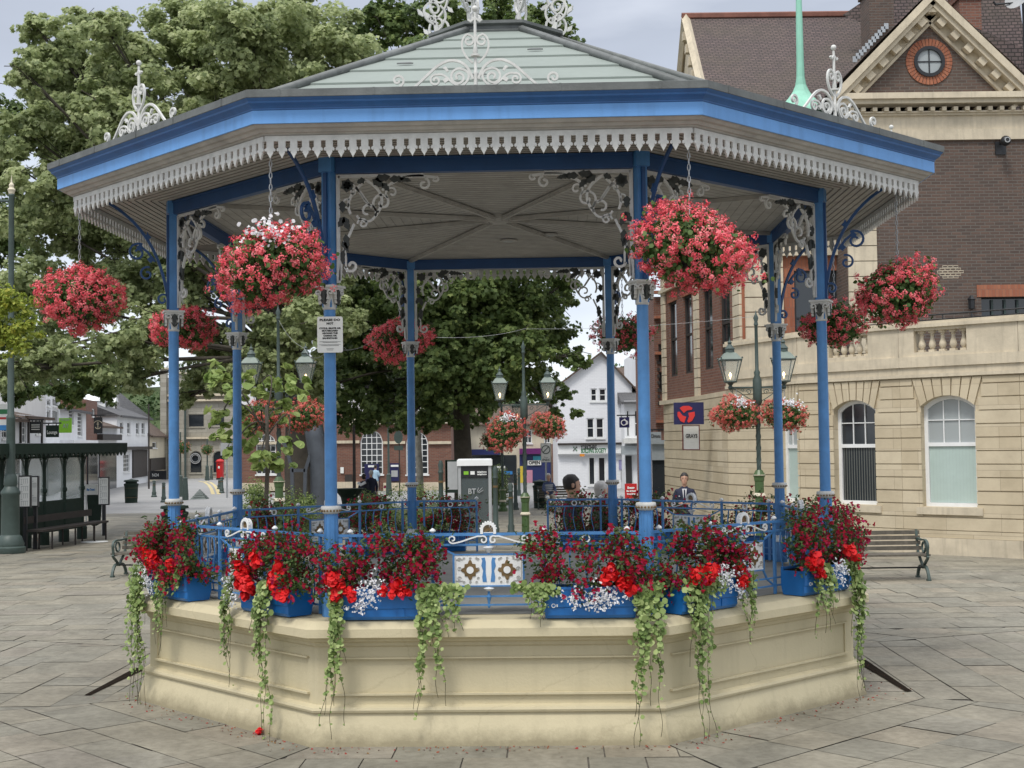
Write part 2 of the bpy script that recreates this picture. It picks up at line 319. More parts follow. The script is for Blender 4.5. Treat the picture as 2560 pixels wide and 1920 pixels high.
# leaf clouds: many small polygons, fast
LOBED = np.array([(0, -.5), (.2, -.22), (.5, -.15), (.33, .08), (.36, .36), (.12, .28), (0, .55), (-.12, .28), (-.36, .36), (-.33, .08), (-.5, -.15), (-.2, -.22)])
OVAL = np.array([(0, -.5), (.26, -.15), (.22, .2), (0, .5), (-.22, .2), (-.26, -.15)])
ROUND = np.array([(0, -.45), (.36, -.32), (.5, .05), (.3, .42), (-.3, .42), (-.5, .05), (-.36, -.32)])
PETAL = np.array([(0, -.5), (.42, .05), (.2, .5), (-.2, .5), (-.42, .05)])
DROP = np.array([(0, .5), (.12, .2), (.2, -.2), (0, -.5), (-.2, -.2), (-.12, .2)])
def cloud(P, Nn, S, shape, rs, tint=None, roll=None, up=None):
    """P positions, Nn normals, S sizes -> (verts, tints, k)"""
    n = len(P); Nn = Nn/np.maximum(np.linalg.norm(Nn, axis=1, keepdims=True), 1e-6)
    h = rs.normal(size=(n, 3)) if up is None else np.tile(np.array(up, float), (n, 1))+rs.normal(size=(n, 3))*.15
    T = np.cross(h, Nn); T /= np.maximum(np.linalg.norm(T, axis=1, keepdims=True), 1e-6); B = np.cross(Nn, T)
    k = len(shape); sc = S[:, None, None]
    V = P[:, None, :]+sc*(T[:, None, :]*shape[None, :, 0, None]+B[:, None, :]*shape[None, :, 1, None])
    V += (Nn[:, None, :]*sc)*(-(shape[None, :, 0, None]**2)*.55)            # a little cupping
    return V.reshape(-1, 3), (rs.random(n) if tint is None else tint), k
def cloud_obj(name, parts, mats, parent=None):
    """parts: list of (verts, tint, k, material index)"""
    me = bpy.data.meshes.new(name)
    nv = sum(len(p[0]) for p in parts); nf = sum(len(p[1]) for p in parts)
    me.vertices.add(nv); me.loops.add(nv); me.polygons.add(nf)
    me.vertices.foreach_set('co', np.concatenate([p[0] for p in parts]).astype(np.float32).ravel())
    me.loops.foreach_set('vertex_index', np.arange(nv, dtype=np.int32))
    tot = np.concatenate([np.full(len(p[1]), p[2], np.int32) for p in parts]); st = np.concatenate(([0], np.cumsum(tot)[:-1])).astype(np.int32)
    me.polygons.foreach_set('loop_start', st); me.polygons.foreach_set('loop_total', tot)
    me.polygons.foreach_set('material_index', np.concatenate([np.full(len(p[1]), p[3], np.int32) for p in parts]))
    if not isinstance(mats, (list, tuple)): mats = [mats]
    for m in mats: me.materials.append(m)
    a = me.attributes.new('tint', 'FLOAT', 'FACE'); a.data.foreach_set('value', np.concatenate([p[1] for p in parts]).astype(np.float32))
    me.update(calc_edges=True); me.validate()
    o = bpy.data.objects.new(name, me); COL.objects.link(o)
    if parent is not None: o.parent = parent
    return o
def rdir(rs, n, zb=0):
    v = rs.normal(size=(n, 3)); v /= np.linalg.norm(v, axis=1, keepdims=True); v[:, 2] += zb
    return v
def text_mesh(mb, fr, s, size, cx, cz, b=0, m=0, width=None, bold=0):
    cu = bpy.data.curves.new('t', 'FONT'); cu.body = s; cu.size = size; cu.align_x = 'CENTER'; cu.align_y = 'CENTER'; cu.resolution_u = 2; cu.offset = bold
    o = bpy.data.objects.new('t', cu); COL.objects.link(o)
    dg = bpy.context.evaluated_depsgraph_get(); me = bpy.data.meshes.new_from_object(o.evaluated_get(dg))
    xs = [v.co.x for v in me.vertices]
    k = 1
    if width and xs: k = width/max(1e-6, max(xs)-min(xs))
    mb.add([fr.p(cx+v.co.x*k, b, cz+v.co.y) for v in me.vertices], [tuple(p.vertices) for p in me.polygons], m)
    bpy.data.objects.remove(o); bpy.data.curves.remove(cu); bpy.data.meshes.remove(me)
# ------------------------------------------------------------------ BANDSTAND
BC = Vector((-.06, 13.762, 0)); ROT = -.0346; R = 3.3; CA = math.cos(PI/8)
BS = empty('bandstand', BC, 'octagonal blue and white iron bandstand on a cream plinth', 'bandstand')
def colang(k): return math.radians(-112.5+45*k)+ROT
def faceang(k): return math.radians(-90+45*k)+ROT
def oct_prof(mb, prof, m=0, closed=False, faces=range(8)):
    """profile of (corner radius, z) swept round the octagon with mitred corners"""
    k = len(prof); vs = []
    for i in range(8):
        a = colang(i)
        for r, z in prof: vs.append((r*math.cos(a), r*math.sin(a), z))
    fs = []
    for i in faces:
        j = (i+1) % 8
        for q in range(k-1 if not closed else k):
            q2 = (q+1) % k; fs.append((i*k+q, j*k+q, j*k+q2, i*k+q2))
    mb.add(vs, fs, m)
def face_fr(k, apo, z=0):
    """frame on face k: a to the right as seen from outside, b outward, c up"""
    a = faceang(k); n = Vector((math.cos(a), math.sin(a), 0)); x = Vector((-math.sin(a), math.cos(a), 0))
    return Fr(n*apo+Vector((0, 0, z)), x, n)
# plinth with sunk panels
mb = MB()
W0, W1 = 3.52, 3.50
oct_prof(mb, [(3.635, 0), (3.625, .05), (3.56, .255), (3.585, .262), (3.592, .28), (3.585, .300), (W0, .314), (W0, .40)])
oct_prof(mb, [(W0, .672), (W0, .76), (3.54, .775), (3.55, .80), (3.60, .815), (3.61, .83), (3.67, .853), (3.67, .918), (3.60, .972), (3.585, .976), (3.2, .98)])
hw = W0*math.sin(PI/8); ap = W0*CA
for k in range(8):
    f = face_fr(k, ap); e = hw-.13
    for sg in (-1, 1):
        quad(mb, f, [(sg*hw, 0, .40), (sg*e, 0, .40), (sg*e, 0, .672), (sg*hw, 0, .672)][::sg])
    d = .014
    quad(mb, f, [(-e, -d, .40), (e, -d, .40), (e, -d, .672), (-e, -d, .672)])
    quad(mb, f, [(-e, 0, .40), (e, 0, .40), (e, -d, .40), (-e, -d, .40)]); quad(mb, f, [(-e, -d, .672), (e, -d, .672), (e, 0, .672), (-e, 0, .672)])
    quad(mb, f, [(-e, 0, .40), (-e, -d, .40), (-e, -d, .672), (-e, 0, .672)]); quad(mb, f, [(e, -d, .40), (e, 0, .40), (e, 0, .672), (e, -d, .672)])
    fbox(mb, f, -e-.03, e+.03, -.001, .030, .388, .404)     # nosing below and above the panel
    fbox(mb, f, -e-.02, e+.02, -.001, .024, .670, .682)
mb.build('plinth', CREAM, BS)
m_ = MB(); oct_prof(m_, [(3.3, .984), (2.2, .986), (.02, .988)]); m_.build('floor', FLOORM, BS)
# column (built once at the origin facing -y outward)
def column():
    c = MB()
    lathe(c, [(.078, .98), (.078, 1.18), (.07, 1.20)], 8, ph=PI/8)
    lathe(c, [(.055, 1.26), (.052, 1.80)], 20); lathe(c, [(.050, 1.86), (.0475, 3.47)], 20)
    for i in range(10):
        a = 2*PI*i/10; tube(c, [(.053*math.cos(a), .053*math.sin(a), 1.27), (.051*math.cos(a), .051*math.sin(a), 1.80)], .007, 4)
    box(c, (0, 0, 4.06), (.085, .085, 1.20)); box(c, (0, -.0, 4.62), (.12, .12, .12))
    o = c.build('column', BLUE, BS, smooth=True, auto=35)
    c = MB(); lathe(c, [(.064, 1.20), (.078, 1.205), (.082, 1.222), (.075, 1.238), (.060, 1.265), (.054, 1.28)], 20); c.build('base_ring', WHITEB, o, smooth=True, auto=40)
    c = MB()
    lathe(c, [(.052, 1.795), (.07, 1.805), (.075, 1.815), (.082, 1.835), (.083, 1.845), (.078, 1.858), (.055, 1.862)], 20)
    for i in range(18):
        a = 2*PI*i/18; sphere(c, (.079*math.cos(a), .079*math.sin(a), 1.823), .010, 5, 4, 1)
    c.build('collar', [WHITE, GILT], o, smooth=True, auto=40)
    c = MB()
    lathe(c, [(.050, 3.44), (.058, 3.45), (.052, 3.462), (.055, 3.50), (.066, 3.57), (.072, 3.60), (.05, 3.61)], 16)
    box(c, (0, 0, 3.626), (.19, .19, .018)); box(c, (0, 0, 3.607), (.165, .165, .02))
    for q in range(4):
        a = PI/2*q; f = Fr((math.cos(a)*.075, math.sin(a)*.075, 3.57), (-math.sin(a), math.cos(a), 0), (math.cos(a), math.sin(a), 0))
        for s in (-1, 1): ribbon(c, f, [(s*x, z) for x, z in [(.02, -.08), (.035, -.03)]+spiral(.058, .005, .026, .006, 200, -180, 14)], .012, .022)
        ribbon(c, f, [(0, -.09), (0, -.02), (0, .03)], [.012, .03, .012], .03, 1)
        ribbon(c, f, [(-.03, -.05), (-.015, -.075), (0, -.085), (.015, -.075), (.03, -.05)], .012, .024, 1)
        ribbon(c, f, [(-.028, -.02), (-.016, .012), (0, .02), (.016, .012), (.028, -.02)], .01, .026, 1)
    c.build('capital', [WHITE, LEAFIRON], o, smooth=True, auto=40)
    return o
col0 = column()
# eaves bracket (blue) curving out from the post to the soffit, in the radial plane
def eaves_bracket():
    c = MB(); f = Fr((0, 0, 0), (0, -1, 0), (1, 0, 0))
    arc = bez((.05, 3.72), (.10, 4.15), (.28, 4.47), (.60, 4.64))
    ribbon(c, f, arc, .026, .022)
    ribbon(c, f, spiral(.33, 4.18, .09, .02, 120, -330, 20), .02, .022); ribbon(c, f, spiral(.245, 3.98, .07, .015, 110, -300, 18), .018, .022)
    ribbon(c, f, [(.17, 4.10), (.24, 4.19), (.32, 4.25)], .02, .022)
    ribbon(c, f, spiral(.10, 3.74, .06, .012, 170, -240, 18), .018, .022)
    ribbon(c, f, [(.05, 3.65), (.05, 4.55)], .03, .03)
    for a, z in ((.31, 4.23), (.24, 4.33), (.21, 4.12)): prism(c, f, [(a-.035, z), (a-.012, z+.02), (a, z+.05), (a+.012, z+.02), (a+.035, z), (a, z-.035)], -.014, .014)
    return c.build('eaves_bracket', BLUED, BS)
eb0 = eaves_bracket()
for k in range(8):
    a = colang(k); o = col0 if k == 0 else copy_tree(col0, BS); o.location = (R*math.cos(a), R*math.sin(a), 0); o.rotation_euler = (0, 0, a+PI/2)
    o = eb0 if k == 0 else copy_tree(eb0, BS); o.location = (R*math.cos(a), R*math.sin(a), 0); o.rotation_euler = (0, 0, a+PI/2)
# beams between the posts
hs = R*math.sin(PI/8)
c = MB(); f = Fr((0, 0, 0), (1, 0, 0), (0, -1, 0)); fbox(c, f, -hs+.06, hs-.06, -.035, .035, 4.548, 4.664); fbox(c, f, -hs+.06, hs-.06, -.05, .05, 4.655, 4.672)
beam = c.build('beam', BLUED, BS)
# lyre spandrel bracket (white iron) in the plane between post and beam
def spandrel(sg):
    c = MB(); f = Fr((0, 0, 0), (sg, 0, 0), (0, -1, 0)); t = .02
    def rb(p, w=.018, m=0, tt=t): ribbon(c, f, p, w, tt, m)
    rb([(0, 3.66), (0, 4.535)], .03); rb([(0, 4.53), (.70, 4.53)], .028)
    main = bez((.012, 3.68), (.02, 3.95), (.08, 4.02), (.13, 4.14), 10)
    rb(main, .02); rb(spiral(.105, 3.80, .055, .012, 190, 560, 18), .02); rb([(.045, 4.0), (.06, 3.86), (.06, 3.78)], .016)
    rb(spiral(.20, 4.14, .045, .01, 180, -260, 16), .016)
    rb(spiral(.24, 4.24, .095, .02, 200, 640, 26), .018); rb(spiral(.36, 4.31, .085, .02, 250, -200, 24), .018)
    rb(spiral(.44, 4.39, .055, .012, 230, -150, 18), .015)
    rb(bez((.10, 4.22), (.04, 4.36), (.16, 4.42), (.22, 4.50), 10), .022); rb(bez((.30, 4.20), (.42, 4.34), (.33, 4.44), (.22, 4.50), 10), .022)
    for q in (-1, 0, 1): rb([(.15+.03*q, 4.44-.03*q), (.25+.02*q, 4.29-.02*q)], .010)
    rb(spiral(.13, 4.40, .04, .01, 0, 330, 12), .014); rb(spiral(.07, 4.30, .045, .01, 60, 400, 14), .014)
    rb(bez((.36, 4.41), (.50, 4.53), (.62, 4.54), (.80, 4.505), 12), .022); rb(spiral(.70, 4.455, .05, .012, 80, -300, 18), .018); rb(spiral(.80, 4.50, .03, .008, 200, 460, 10), .016)
    def leaf(a, z, ang, L, w_):
        ca, sa = math.cos(math.radians(ang)), math.sin(math.radians(ang)); pts = [(0, 0), (.3*L, w_*.7), (.55*L, w_*.45), (.65*L, w_*.6), (L, 0), (.65*L, -w_*.6), (.55*L, -w_*.45), (.3*L, -w_*.7)]
        prism(c, f, [(a+x*ca-y*sa, z+x*sa+y*ca) for x, y in pts], -.012, .012, 1)
    for a, z, g, L, w_ in ((.30, 4.50, 10, .13, .05), (.28, 4.50, -30, .11, .05), (.42, 4.50, 0, .12, .045), (.36, 4.47, -50, .09, .04), (.50, 4.505, -12, .10, .03), (.22, 4.50, 200, .07, .04),
                           (.045, 4.20, -70, .12, .045), (.05, 4.20, -120, .10, .04), (.06, 4.06, -85, .13, .04), (.03, 4.0, -60, .10, .035), (.035, 4.33, -90, .10, .045), (.04, 3.93, -95, .12, .03)): leaf(a, z, g, L, w_)
    for q in range(6): leaf(.075, 4.455, q*60+20, .058, .036)
    return c.build('spandrel_bracket', [WHITE, LEAFIRON], BS)
sp = [spandrel(1), spandrel(-1)]
# valance: fretwork board of pointed drops hung under the soffit
rv = 4.20; hv = rv*math.sin(PI/8); nv = 36
c = MB(); f = Fr((0, 0, 0), (1, 0, 0), (0, -1, 0)); pw = 2*hv/nv
fbox(c, f, -hv+.005, hv-.005, -.008, .008, 4.635, 4.675)
for i in range(nv):
    x = -hv+pw*(i+.5)
    if i % 1 == 0: prism(c, f, [(x+(a_-x)*.9, 4.636+(z_-4.636)*1.12) for a_, z_ in [(x-.030, 4.636), (x-.030, 4.590), (x-.042, 4.585), (x-.046, 4.573), (x-.034, 4.564), (x-.024, 4.570), (x-.026, 4.556), (x-.012, 4.538), (x, 4.518), (x+.012, 4.538), (x+.026, 4.556), (x+.024, 4.570), (x+.034, 4.564), (x+.046, 4.573), (x+.042, 4.585), (x+.030, 4.590), (x+.030, 4.636)]], -.008, .008)
val = c.build('valance', WHITE, BS)
# cresting ornament on the gutter
def cresting():
    c = MB(); f = Fr((0, 0, 4.975), (1, 0, 0), (0, -1, 0)); t = .018
    for s in (1, -1):
        def rb(p, w=.016): ribbon(c, f, [(s*a, z) for a, z in p], w, t)
        rb(bez((.45, 0), (.33, .10), (.30, .16), (.20, .19), 12)+bez((.20, .19), (.10, .20), (.05, .15), (.02, .05), 10)[1:], .018)
        rb(bez((.10, 0), (.02, .06), (.04, .12), (.12, .13), 8)+spiral(.125, .066, .064, .012, 90, -420, 26), .016)
        rb(bez((.12, 0), (.20, .02), (.20, .09), (.27, .09), 8)+spiral(.295, .045, .045, .01, 110, -380, 20), .014)
        rb([(.56, 0)]+spiral(.575, .05, .045, .008, -150, -560, 20), .016)
        rb(bez((.02, .17), (.14, .26), (.10, .38), (.05, .385), 10)+spiral(.05, .335, .045, .01, 90, 480, 18), .014)
        rb([(.205, .11), (.225, .14), (.235, .13)], .02); rb([(.20, .06), (.235, .035)], .03); rb([(.0, .505), (.035, .48), (.05, .495)], .016)
    lathe(c, [(.016, 0), (.013, .08), (.017, .10), (.012, .11), (.012, .215), (.035, .218), (.035, .232), (.014, .236), (.02, .25), (.012, .30), (.010, .545), (.001, .55)], 10, (0, 0, 4.975))
    sphere(c, (0, 0, 5.55), .023)
    return c.build('cresting', WHITE, BS, smooth=True, auto=40)
cre = cresting()
for k in range(8):
    a = faceang(k); n = Vector((math.cos(a), math.sin(a), 0))
    for o0, ap_ in ((beam, R*CA), (val, rv*CA), (cre, 4.40*CA)):
        o = o0 if k == 0 else copy_tree(o0, BS); o.location = n*ap_; o.rotation_euler = (0, 0, a+PI/2)
    for s, o0 in zip((1, -1), sp):
        o = o0 if k == 0 else copy_tree(o0, BS); x = Vector((-math.sin(a), math.cos(a), 0))
        o.location = n*(R*CA-.012)-x*(s*(hs-.075)); o.rotation_euler = (0, 0, a+PI/2)
    if k < 8:
        pass
# ceiling, soffit, ribs
c = MB(); oct_prof(c, [(4.22, 4.678), (3.36, 4.678)])
for i in range(8):      # soffit boards: shallow grooves
    f = face_fr(i, 0)
    for j in range(11):
        r = 3.42*CA+.068*j+.02; hw_ = (r)*math.tan(PI/8)-.01; fbox(c, f, -hw_, hw_, r-.0035, r+.0035, 4.672, 4.679, 1)
c.build('soffit', [GREYW, GROOVE], BS)
c = MB(); oct_prof(c, [(3.30, 4.676), (.02, 4.69)])
for i in range(8):
    f = face_fr(i, 0)
    for j in range(1, 29):
        r = .10*j+.12; hw_ = r*math.tan(PI/8)-.03; fbox(c, f, -hw_, hw_, r-.002, r+.002, 4.6895-.0045*r-.002, 4.694-.0045*r+.01, 1)
ceil = c.build('ceiling', [GREYW, GROOVE], BS)
for k in range(8):
    a = colang(k); c = MB(); f = Fr((0, 0, 0), (math.cos(a), math.sin(a), 0), (-math.sin(a), math.cos(a), 0))
    fbox(c, f, .12, 3.26, -.03, .03, 4.652, 4.676); fbox(c, f, .12, 3.26, -.017, .017, 4.638, 4.655); c.build('rib', GREYW, ceil)
c = MB(); lathe(c, [(.18, 4.69), (.17, 4.655), (.11, 4.645), (.10, 4.632), (.02, 4.628)], 8, ph=colang(0)); c.build('ceiling_boss', GREYW, ceil)
for x, y, r in ((-.25, -2.7, .15), (.1, 1.5, .07), (.55, 1.1, .07), (1.9, -.9, .12), (-1.3, .7, .09)):
    c = MB(); lathe(c, [(r+.03, 4.675), (r+.03, 4.662), (r, 4.658)], 20, (x, y, 0)); lathe(c, [(r-.01, 4.667), (r-.012, 4.656)], 20, (x, y, 0), 1); c.build('ceiling_light', [GREYW, MULL], ceil)
BLUEM = mat('mid_blue_paint', (.03, .12, .32), .45, .2, 4, .05, streak=.2)
# fascia, gutter, roof
c = MB(); oct_prof(c, [(4.215, 4.676), (4.225, 4.690), (4.25, 4.692), (4.27, 4.712), (4.30, 4.716), (4.32, 4.734), (4.335, 4.737)]); c.build('soffit_moulding', GREYW, BS)
c = MB(); oct_prof(c, [(4.335, 4.737), (4.347, 4.739), (4.347, 4.836)]); oct_prof(c, [(4.347, 4.836), (4.354, 4.842), (4.354, 4.85), (4.372, 4.866), (4.400, 4.882), (4.404, 4.895), (4.424, 4.91), (4.428, 4.915)], 1); c.build('fascia', [BLUEL, BLUEM], BS)
c = MB(); oct_prof(c, [(4.428, 4.915), (4.436, 4.917), (4.436, 4.972), (4.425, 4.976), (4.32, 4.974), (4.31, 4.955), (4.20, 4.955)])
for k in range(8):
    f = face_fr(k, 4.436*CA)
    for x in (-1.45, -.75, 0, .62, 1.35): fbox(c, f, x-.008, x+.008, -.01, .004, 4.917, 4.974)
c.build('gutter', LEAD, BS)
c = MB()
rr = [4.22, 3.62, 3.02, 2.42, 1.85, 1.30, .72]; z0, z1 = 4.955, 6.44
prof = []
for i in range(6):
    za = z0+(4.22-rr[i])/3.5*(z1-z0); zb_ = z0+(4.22-rr[i+1])/3.5*(z1-z0); 
    oct_prof(c, [(rr[i], za-.004), (rr[i]+.001, za+.010), (rr[i+1]-.02, zb_+.002)])
rs = random.Random(3)
roof = c.build('roof', COPPER, BS)
for k in range(8):
    a = colang(k); c = MB(); tube(c, [(4.24*math.cos(a), 4.24*math.sin(a), 4.965), (2.4*math.cos(a), 2.4*math.sin(a), 5.745), (.70*math.cos(a), .70*math.sin(a), 6.465)], .036, 6); c.build('hip_capping', LEAD, roof, smooth=True)
c = MB()
for k, u, r, n_ in ((0, -.75, 2.6, 1), (0, .35, 2.0, 1), (7, .3, 2.5, 1), (1, -.3, 2.7, 1), (0, -.1, 3.2, 1), (1, .5, 3.2, 1)):
    f = face_fr(k, 0); z = z0+(4.22-r/CA)/3.5*(z1-z0)+.018; sl_ = (z1-z0)/3.5/CA; mb_ = c
    pts = [(u, r, z), (u+.14, r, z), (u+.11, r-.04, z+.04*sl_), (u+.03, r-.03, z+.03*sl_)]; c.add([f.p(*q) for q in pts]+[f.p(q[0], q[1], q[2]+.012) for q in pts], BOXF)
c.build('lifted_sheet', LEAD, roof)
c = MB(); oct_prof(c, [(.60, 6.40), (.72, 6.41), (.735, 6.45), (.70, 6.47), (.70, 6.50), (.745, 6.515), (.745, 6.545), (.60, 6.555), (.01, 6.60)]); crown = c.build('crown', LEAD, BS)
def crown_scroll():
    c = MB(); f = Fr((0, 0, 6.55), (1, 0, 0), (0, 1, 0))
    def rb(p, w=.02): ribbon(c, f, p, w, .022)
    rb([(-.02, 0), (0, .06), (.02, .15)], [.07, .045, .03])
    rb(bez((.01, .10), (.16, .12), (.17, .30), (.04, .33), 12)+spiral(.03, .26, .07, .015, 90, 470, 20)); rb(bez((-.02, .08), (-.13, .14), (-.12, .26), (-.04, .30), 10))
    rb(bez((.04, .33), (-.10, .42), (-.14, .58), (-.02, .66), 12)+spiral(-.02, .56, .10, .02, 90, -330, 22)); rb(bez((.03, .33), (.14, .42), (.16, .60), (.03, .72), 12))
    rb(bez((.03, .70), (-.06, .85), (-.20, .95), (-.40, 1.0), 10)); rb(spiral(.05, .15, .04, .01, 0, 400, 14), .014)
    for a, z in ((.15, .38), (-.12, .40), (.13, .68), (.17, .2)): rb([(a-.03, z-.03), (a, z), (a+.03, z+.04)], [.01, .045, .006])
    return c.build('crown_scroll', WHITE, crown)
cs0 = crown_scroll()
for k in range(8):
    a = colang(k); o = cs0 if k == 0 else copy_tree(cs0, crown); o.location = (.66*math.cos(a), .66*math.sin(a), 0); o.rotation_euler = (0, 0, a)
c = MB(); lathe(c, [(.27, 7.53), (.29, 7.55), (.27, 7.57), (.05, 7.60), (.03, 8.0), (.06, 8.05), (.001, 8.2)], 16); c.build('crown_finial', WHITE, crown)
# railings, one per bay
def railing(openbay, half=0):
    c = MB(); f = Fr((0, 0, 0), (1, 0, 0), (0, -1, 0)); L = hs-.05
    segs = [(-L, L)] if not openbay else [(-L, -.45)] if half < 0 else [(.45, L)]
    for a0, a1 in segs:
        fbox(c, f, a0, a1, -.016, .016, 1.608, 1.630); fbox(c, f, a0, a1, -.008, .008, 1.53, 1.545)
        fbox(c, f, a0, a1, -.008, .008, 1.118, 1.132); fbox(c, f, a0, a1, -.008, .008, 1.05, 1.064)
    for x in [x for x in (-1.11, -.447, .447, 1.11) if x*half >= 0]: fbox(c, f, x-.012, x+.012, -.011, .011, .985, 1.609)
    for s in (-1, 1) if not half else (half,):
        for i in range(5):
            x = s*(.55+.115*i); ribbon(c, f, [(x+.018*math.sin(q/8*2*PI)*s, 1.06+.47*q/8) for q in range(9)], .010, .010)
        fbox(c, f, s*(L-.02)-.02, s*(L-.02)+.02, -.01, .01, 1.56, 1.61)
    if not openbay:
        for s in (-1, 1):
            for p in ([(s*.447, 1.538), (s*.275, 1.462)], [(s*.447, 1.05), (s*.33, 1.12), (s*.275, 1.205)]): ribbon(c, f, p, .014, .014)
        fbox(c, f, -.285, .285, -.010, .010, 1.452, 1.464); fbox(c, f, -.285, .285, -.010, .010, 1.202, 1.213)
        for s in (-1, 1): fbox(c, f, s*.28-.008, s*.28+.008, -.010, .010, 1.213, 1.452)
        lathe(c, [(.004, 1.03), (.012, 1.045), (.008, 1.06), (.012, 1.09), (.02, 1.12), (.01, 1.15), (.008, 1.20)], 8)
        lathe(c, [(.008, 1.464), (.010, 1.6)], 8)
    ro = c.build('railing', BLUE, BS)
    for x in [x for x in (-1.11, -.447, .447, 1.11) if x*half >= 0]: c = MB(); lathe(c, [(.008, 1.630), (.010, 1.637), (.024, 1.642), (.027, 1.652), (.016, 1.664), (.004, 1.672)], 10, (x, 0, 0)); c.build('knob', WHITEB, ro, smooth=True)
    for x in [x for x in (-.78, .78) if x*half >= 0]: c = MB(); ribbon(c, f, spiral(x, 1.577, .029, .029, 0, 360, 18), .012, .014); c.build('ring', WHITEB, ro)
    if not openbay:
        c = MB()      # ornamental plate
        fbox(c, f, -.272, .272, -.006, .006, 1.213, 1.452)
        for fq in (f, Fr((0, 0, 0), (-1, 0, 0), (0, 1, 0))):
            for s in (-1, 1):
                pts = []
                for q in range(32):
                    a = 2*PI*q/32; r = .062+.010*math.cos(4*a*2)+.008*math.cos(4*a); pts.append((s*.148+r*math.cos(a)*.95, 1.335+r*math.sin(a)*1.05))
                prism(c, fq, pts, .006, .012, 1)
                prism(c, fq, [(s*.148+.029*math.cos(q*PI/8), 1.335+.029*math.sin(q*PI/8)) for q in range(16)], .012, .018, 0)
                prism(c, fq, [(s*.015, 1.24), (s*.048, 1.24), (s*.052, 1.28), (s*.044, 1.33), (s*.058, 1.37), (s*.05, 1.41), (s*.058, 1.43), (s*.03, 1.435), (s*.022, 1.40), (s*.024, 1.32)], .006, .010, 2)
                for q in range(3):
                    z = 1.25+.075*q
                    ribbon(c, fq, spiral(s*.235, z+.02, .018, .004, 0, 420, 12), .004, .006, 3, .009); ribbon(c, fq, spiral(s*.085, z+.02, .012, .003, 0, 380, 10), .003, .006, 3, .009)
                for q in (-.05, .0, .05): ribbon(c, fq, spiral(s*.148+q, 1.428, .011, .003, 0, 360, 8), .003, .006, 3, .009); ribbon(c, fq, spiral(s*.148+q, 1.238, .011, .003, 0, 360, 8), .003, .006, 3, .009)
                for q in (1.42, 1.25): ribbon(c, fq, [(s*.205, q), (s*.265, q)], .004, .006, 3, .009)
                ribbon(c, fq, [(s*.262, 1.225), (s*.262, 1.44)], .003, .006, 3, .009)
        c.build('ornamental_plate', [WHITEB, GILT, BLUE, GREYW], ro)
        for s in (-1, 1):      # scrolls above the plate
            c = MB(); ribbon(c, f, [(s*a, z) for a, z in spiral(.040, 1.575, .010, .034, 400, 60, 18)+[(.085, 1.605), (.15, 1.585), (.22, 1.562), (.262, 1.553)]+spiral(.287, 1.583, .034, .009, -100, 320, 20)], .011, .014, b=.016); c.build('scroll', WHITEB, ro, smooth=True, auto=40)
        c = MB(); lathe(c, [(.008, 1.47), (.020, 1.482), (.028, 1.50), (.045, 1.512), (.045, 1.518), (.012, 1.524)], 10); c.build('upper_vase', WHITEB, ro, smooth=True, auto=40)
        c = MB(); lathe(c, [(.008, 1.20), (.03, 1.193), (.045, 1.188), (.02, 1.168), (.008, 1.165)], 10); c.build('lower_vase', WHITEB, ro, smooth=True, auto=40)
        c = MB(); ribbon(c, f, [(-.052, 1.622)]+spiral(0, 1.655, .052, .052, 180, 0, 14)+[(.052, 1.622)], .022, .045)
        fbox(c, f, -.05, .05, -.010, .010, 1.622, 1.635)
        for q in range(7): a = math.radians(180-q*30); ribbon(c, f, [(.008*math.cos(a), 1.64+.008*math.sin(a)), (.045*math.cos(a), 1.648+.045*math.sin(a))], [.006, .016], .012, 1)
        for q in range(9): a = math.radians(170-q*20); sphere(c, (.064*math.cos(a), -.01, 1.655+.064*math.sin(a)), .008, 5, 4, 2)
        c.build('shell_crest', [WHITEB, GILT, WHITEB], ro)
    return ro
rail0 = railing(False)
for k, o in [(0, rail0)]+[(k, None) for k in (1, 2, 3, 5, 6, 7)]+[(4, railing(True, -1)), (4, railing(True, 1))]:
    o = o or copy_tree(rail0, BS); a = faceang(k)
    o.location = (R*CA*math.cos(a), R*CA*math.sin(a), 0); o.rotation_euler = (0, 0, a+PI/2)
c = MB()      # steps up to the open bay at the back
f = face_fr(4, 0)
for i in range(5): fbox(c, f, -.9, .9, 3.3, 3.4+.28*(5-i), .0 if i == 0 else .19*i+.002, .19*(i+1))
c.build('steps', STONES, BS)
# notice on the front left column
a = colang(0); p0 = BC+Vector((R*math.cos(a), R*math.sin(a), 0))
sg = empty('notice_sign', (p0.x, p0.y-.075, 3.235), 'white notice plate strapped to the front left column', 'sign')
c = MB(); f = Fr((.012, 0, 0), (1, 0, 0), (0, -1, 0))
def rrect(w_, h_, r, n=5):
    o = []
    for cx_, cz_, a0 in ((w_/2-r, h_/2-r, 0), (-w_/2+r, h_/2-r, 90), (-w_/2+r, -h_/2+r, 180), (w_/2-r, -h_/2+r, 270)):
        o += [(cx_+r*math.cos(math.radians(a0+90*i/n)), cz_+r*math.sin(math.radians(a0+90*i/n))) for i in range(n+1)]
    return o
prism(c, f, rrect(.205, .290, .015), -.004, .004); c.build('plate', SIGNW, sg)
c = MB()
for s_, z, h_, w_ in (('PLEASE DO', .117, .024, .165), ('NOT', .088, .024, .055), ('CYCLE, SKATE OR', .050, .017, .175), ('SKATEBOARD', .030, .017, .13), ('AROUND THE', .010, .017, .125), ('CARFAX OR', -.010, .017, .11), ('BANDSTAND', -.030, .017, .12)):
    text_mesh(c, f, s_, h_, 0, z, .006, 0, w_, bold=.0012)
for z, w_ in ((-.058, .17), (-.065, .12), (-.082, .17), (-.090, .14), (-.115, .06), (-.125, .05)): fbox(c, f, -w_/2, w_/2, .0045, .006, z, z+.0022)
c.build('lettering', SIGNB, sg)
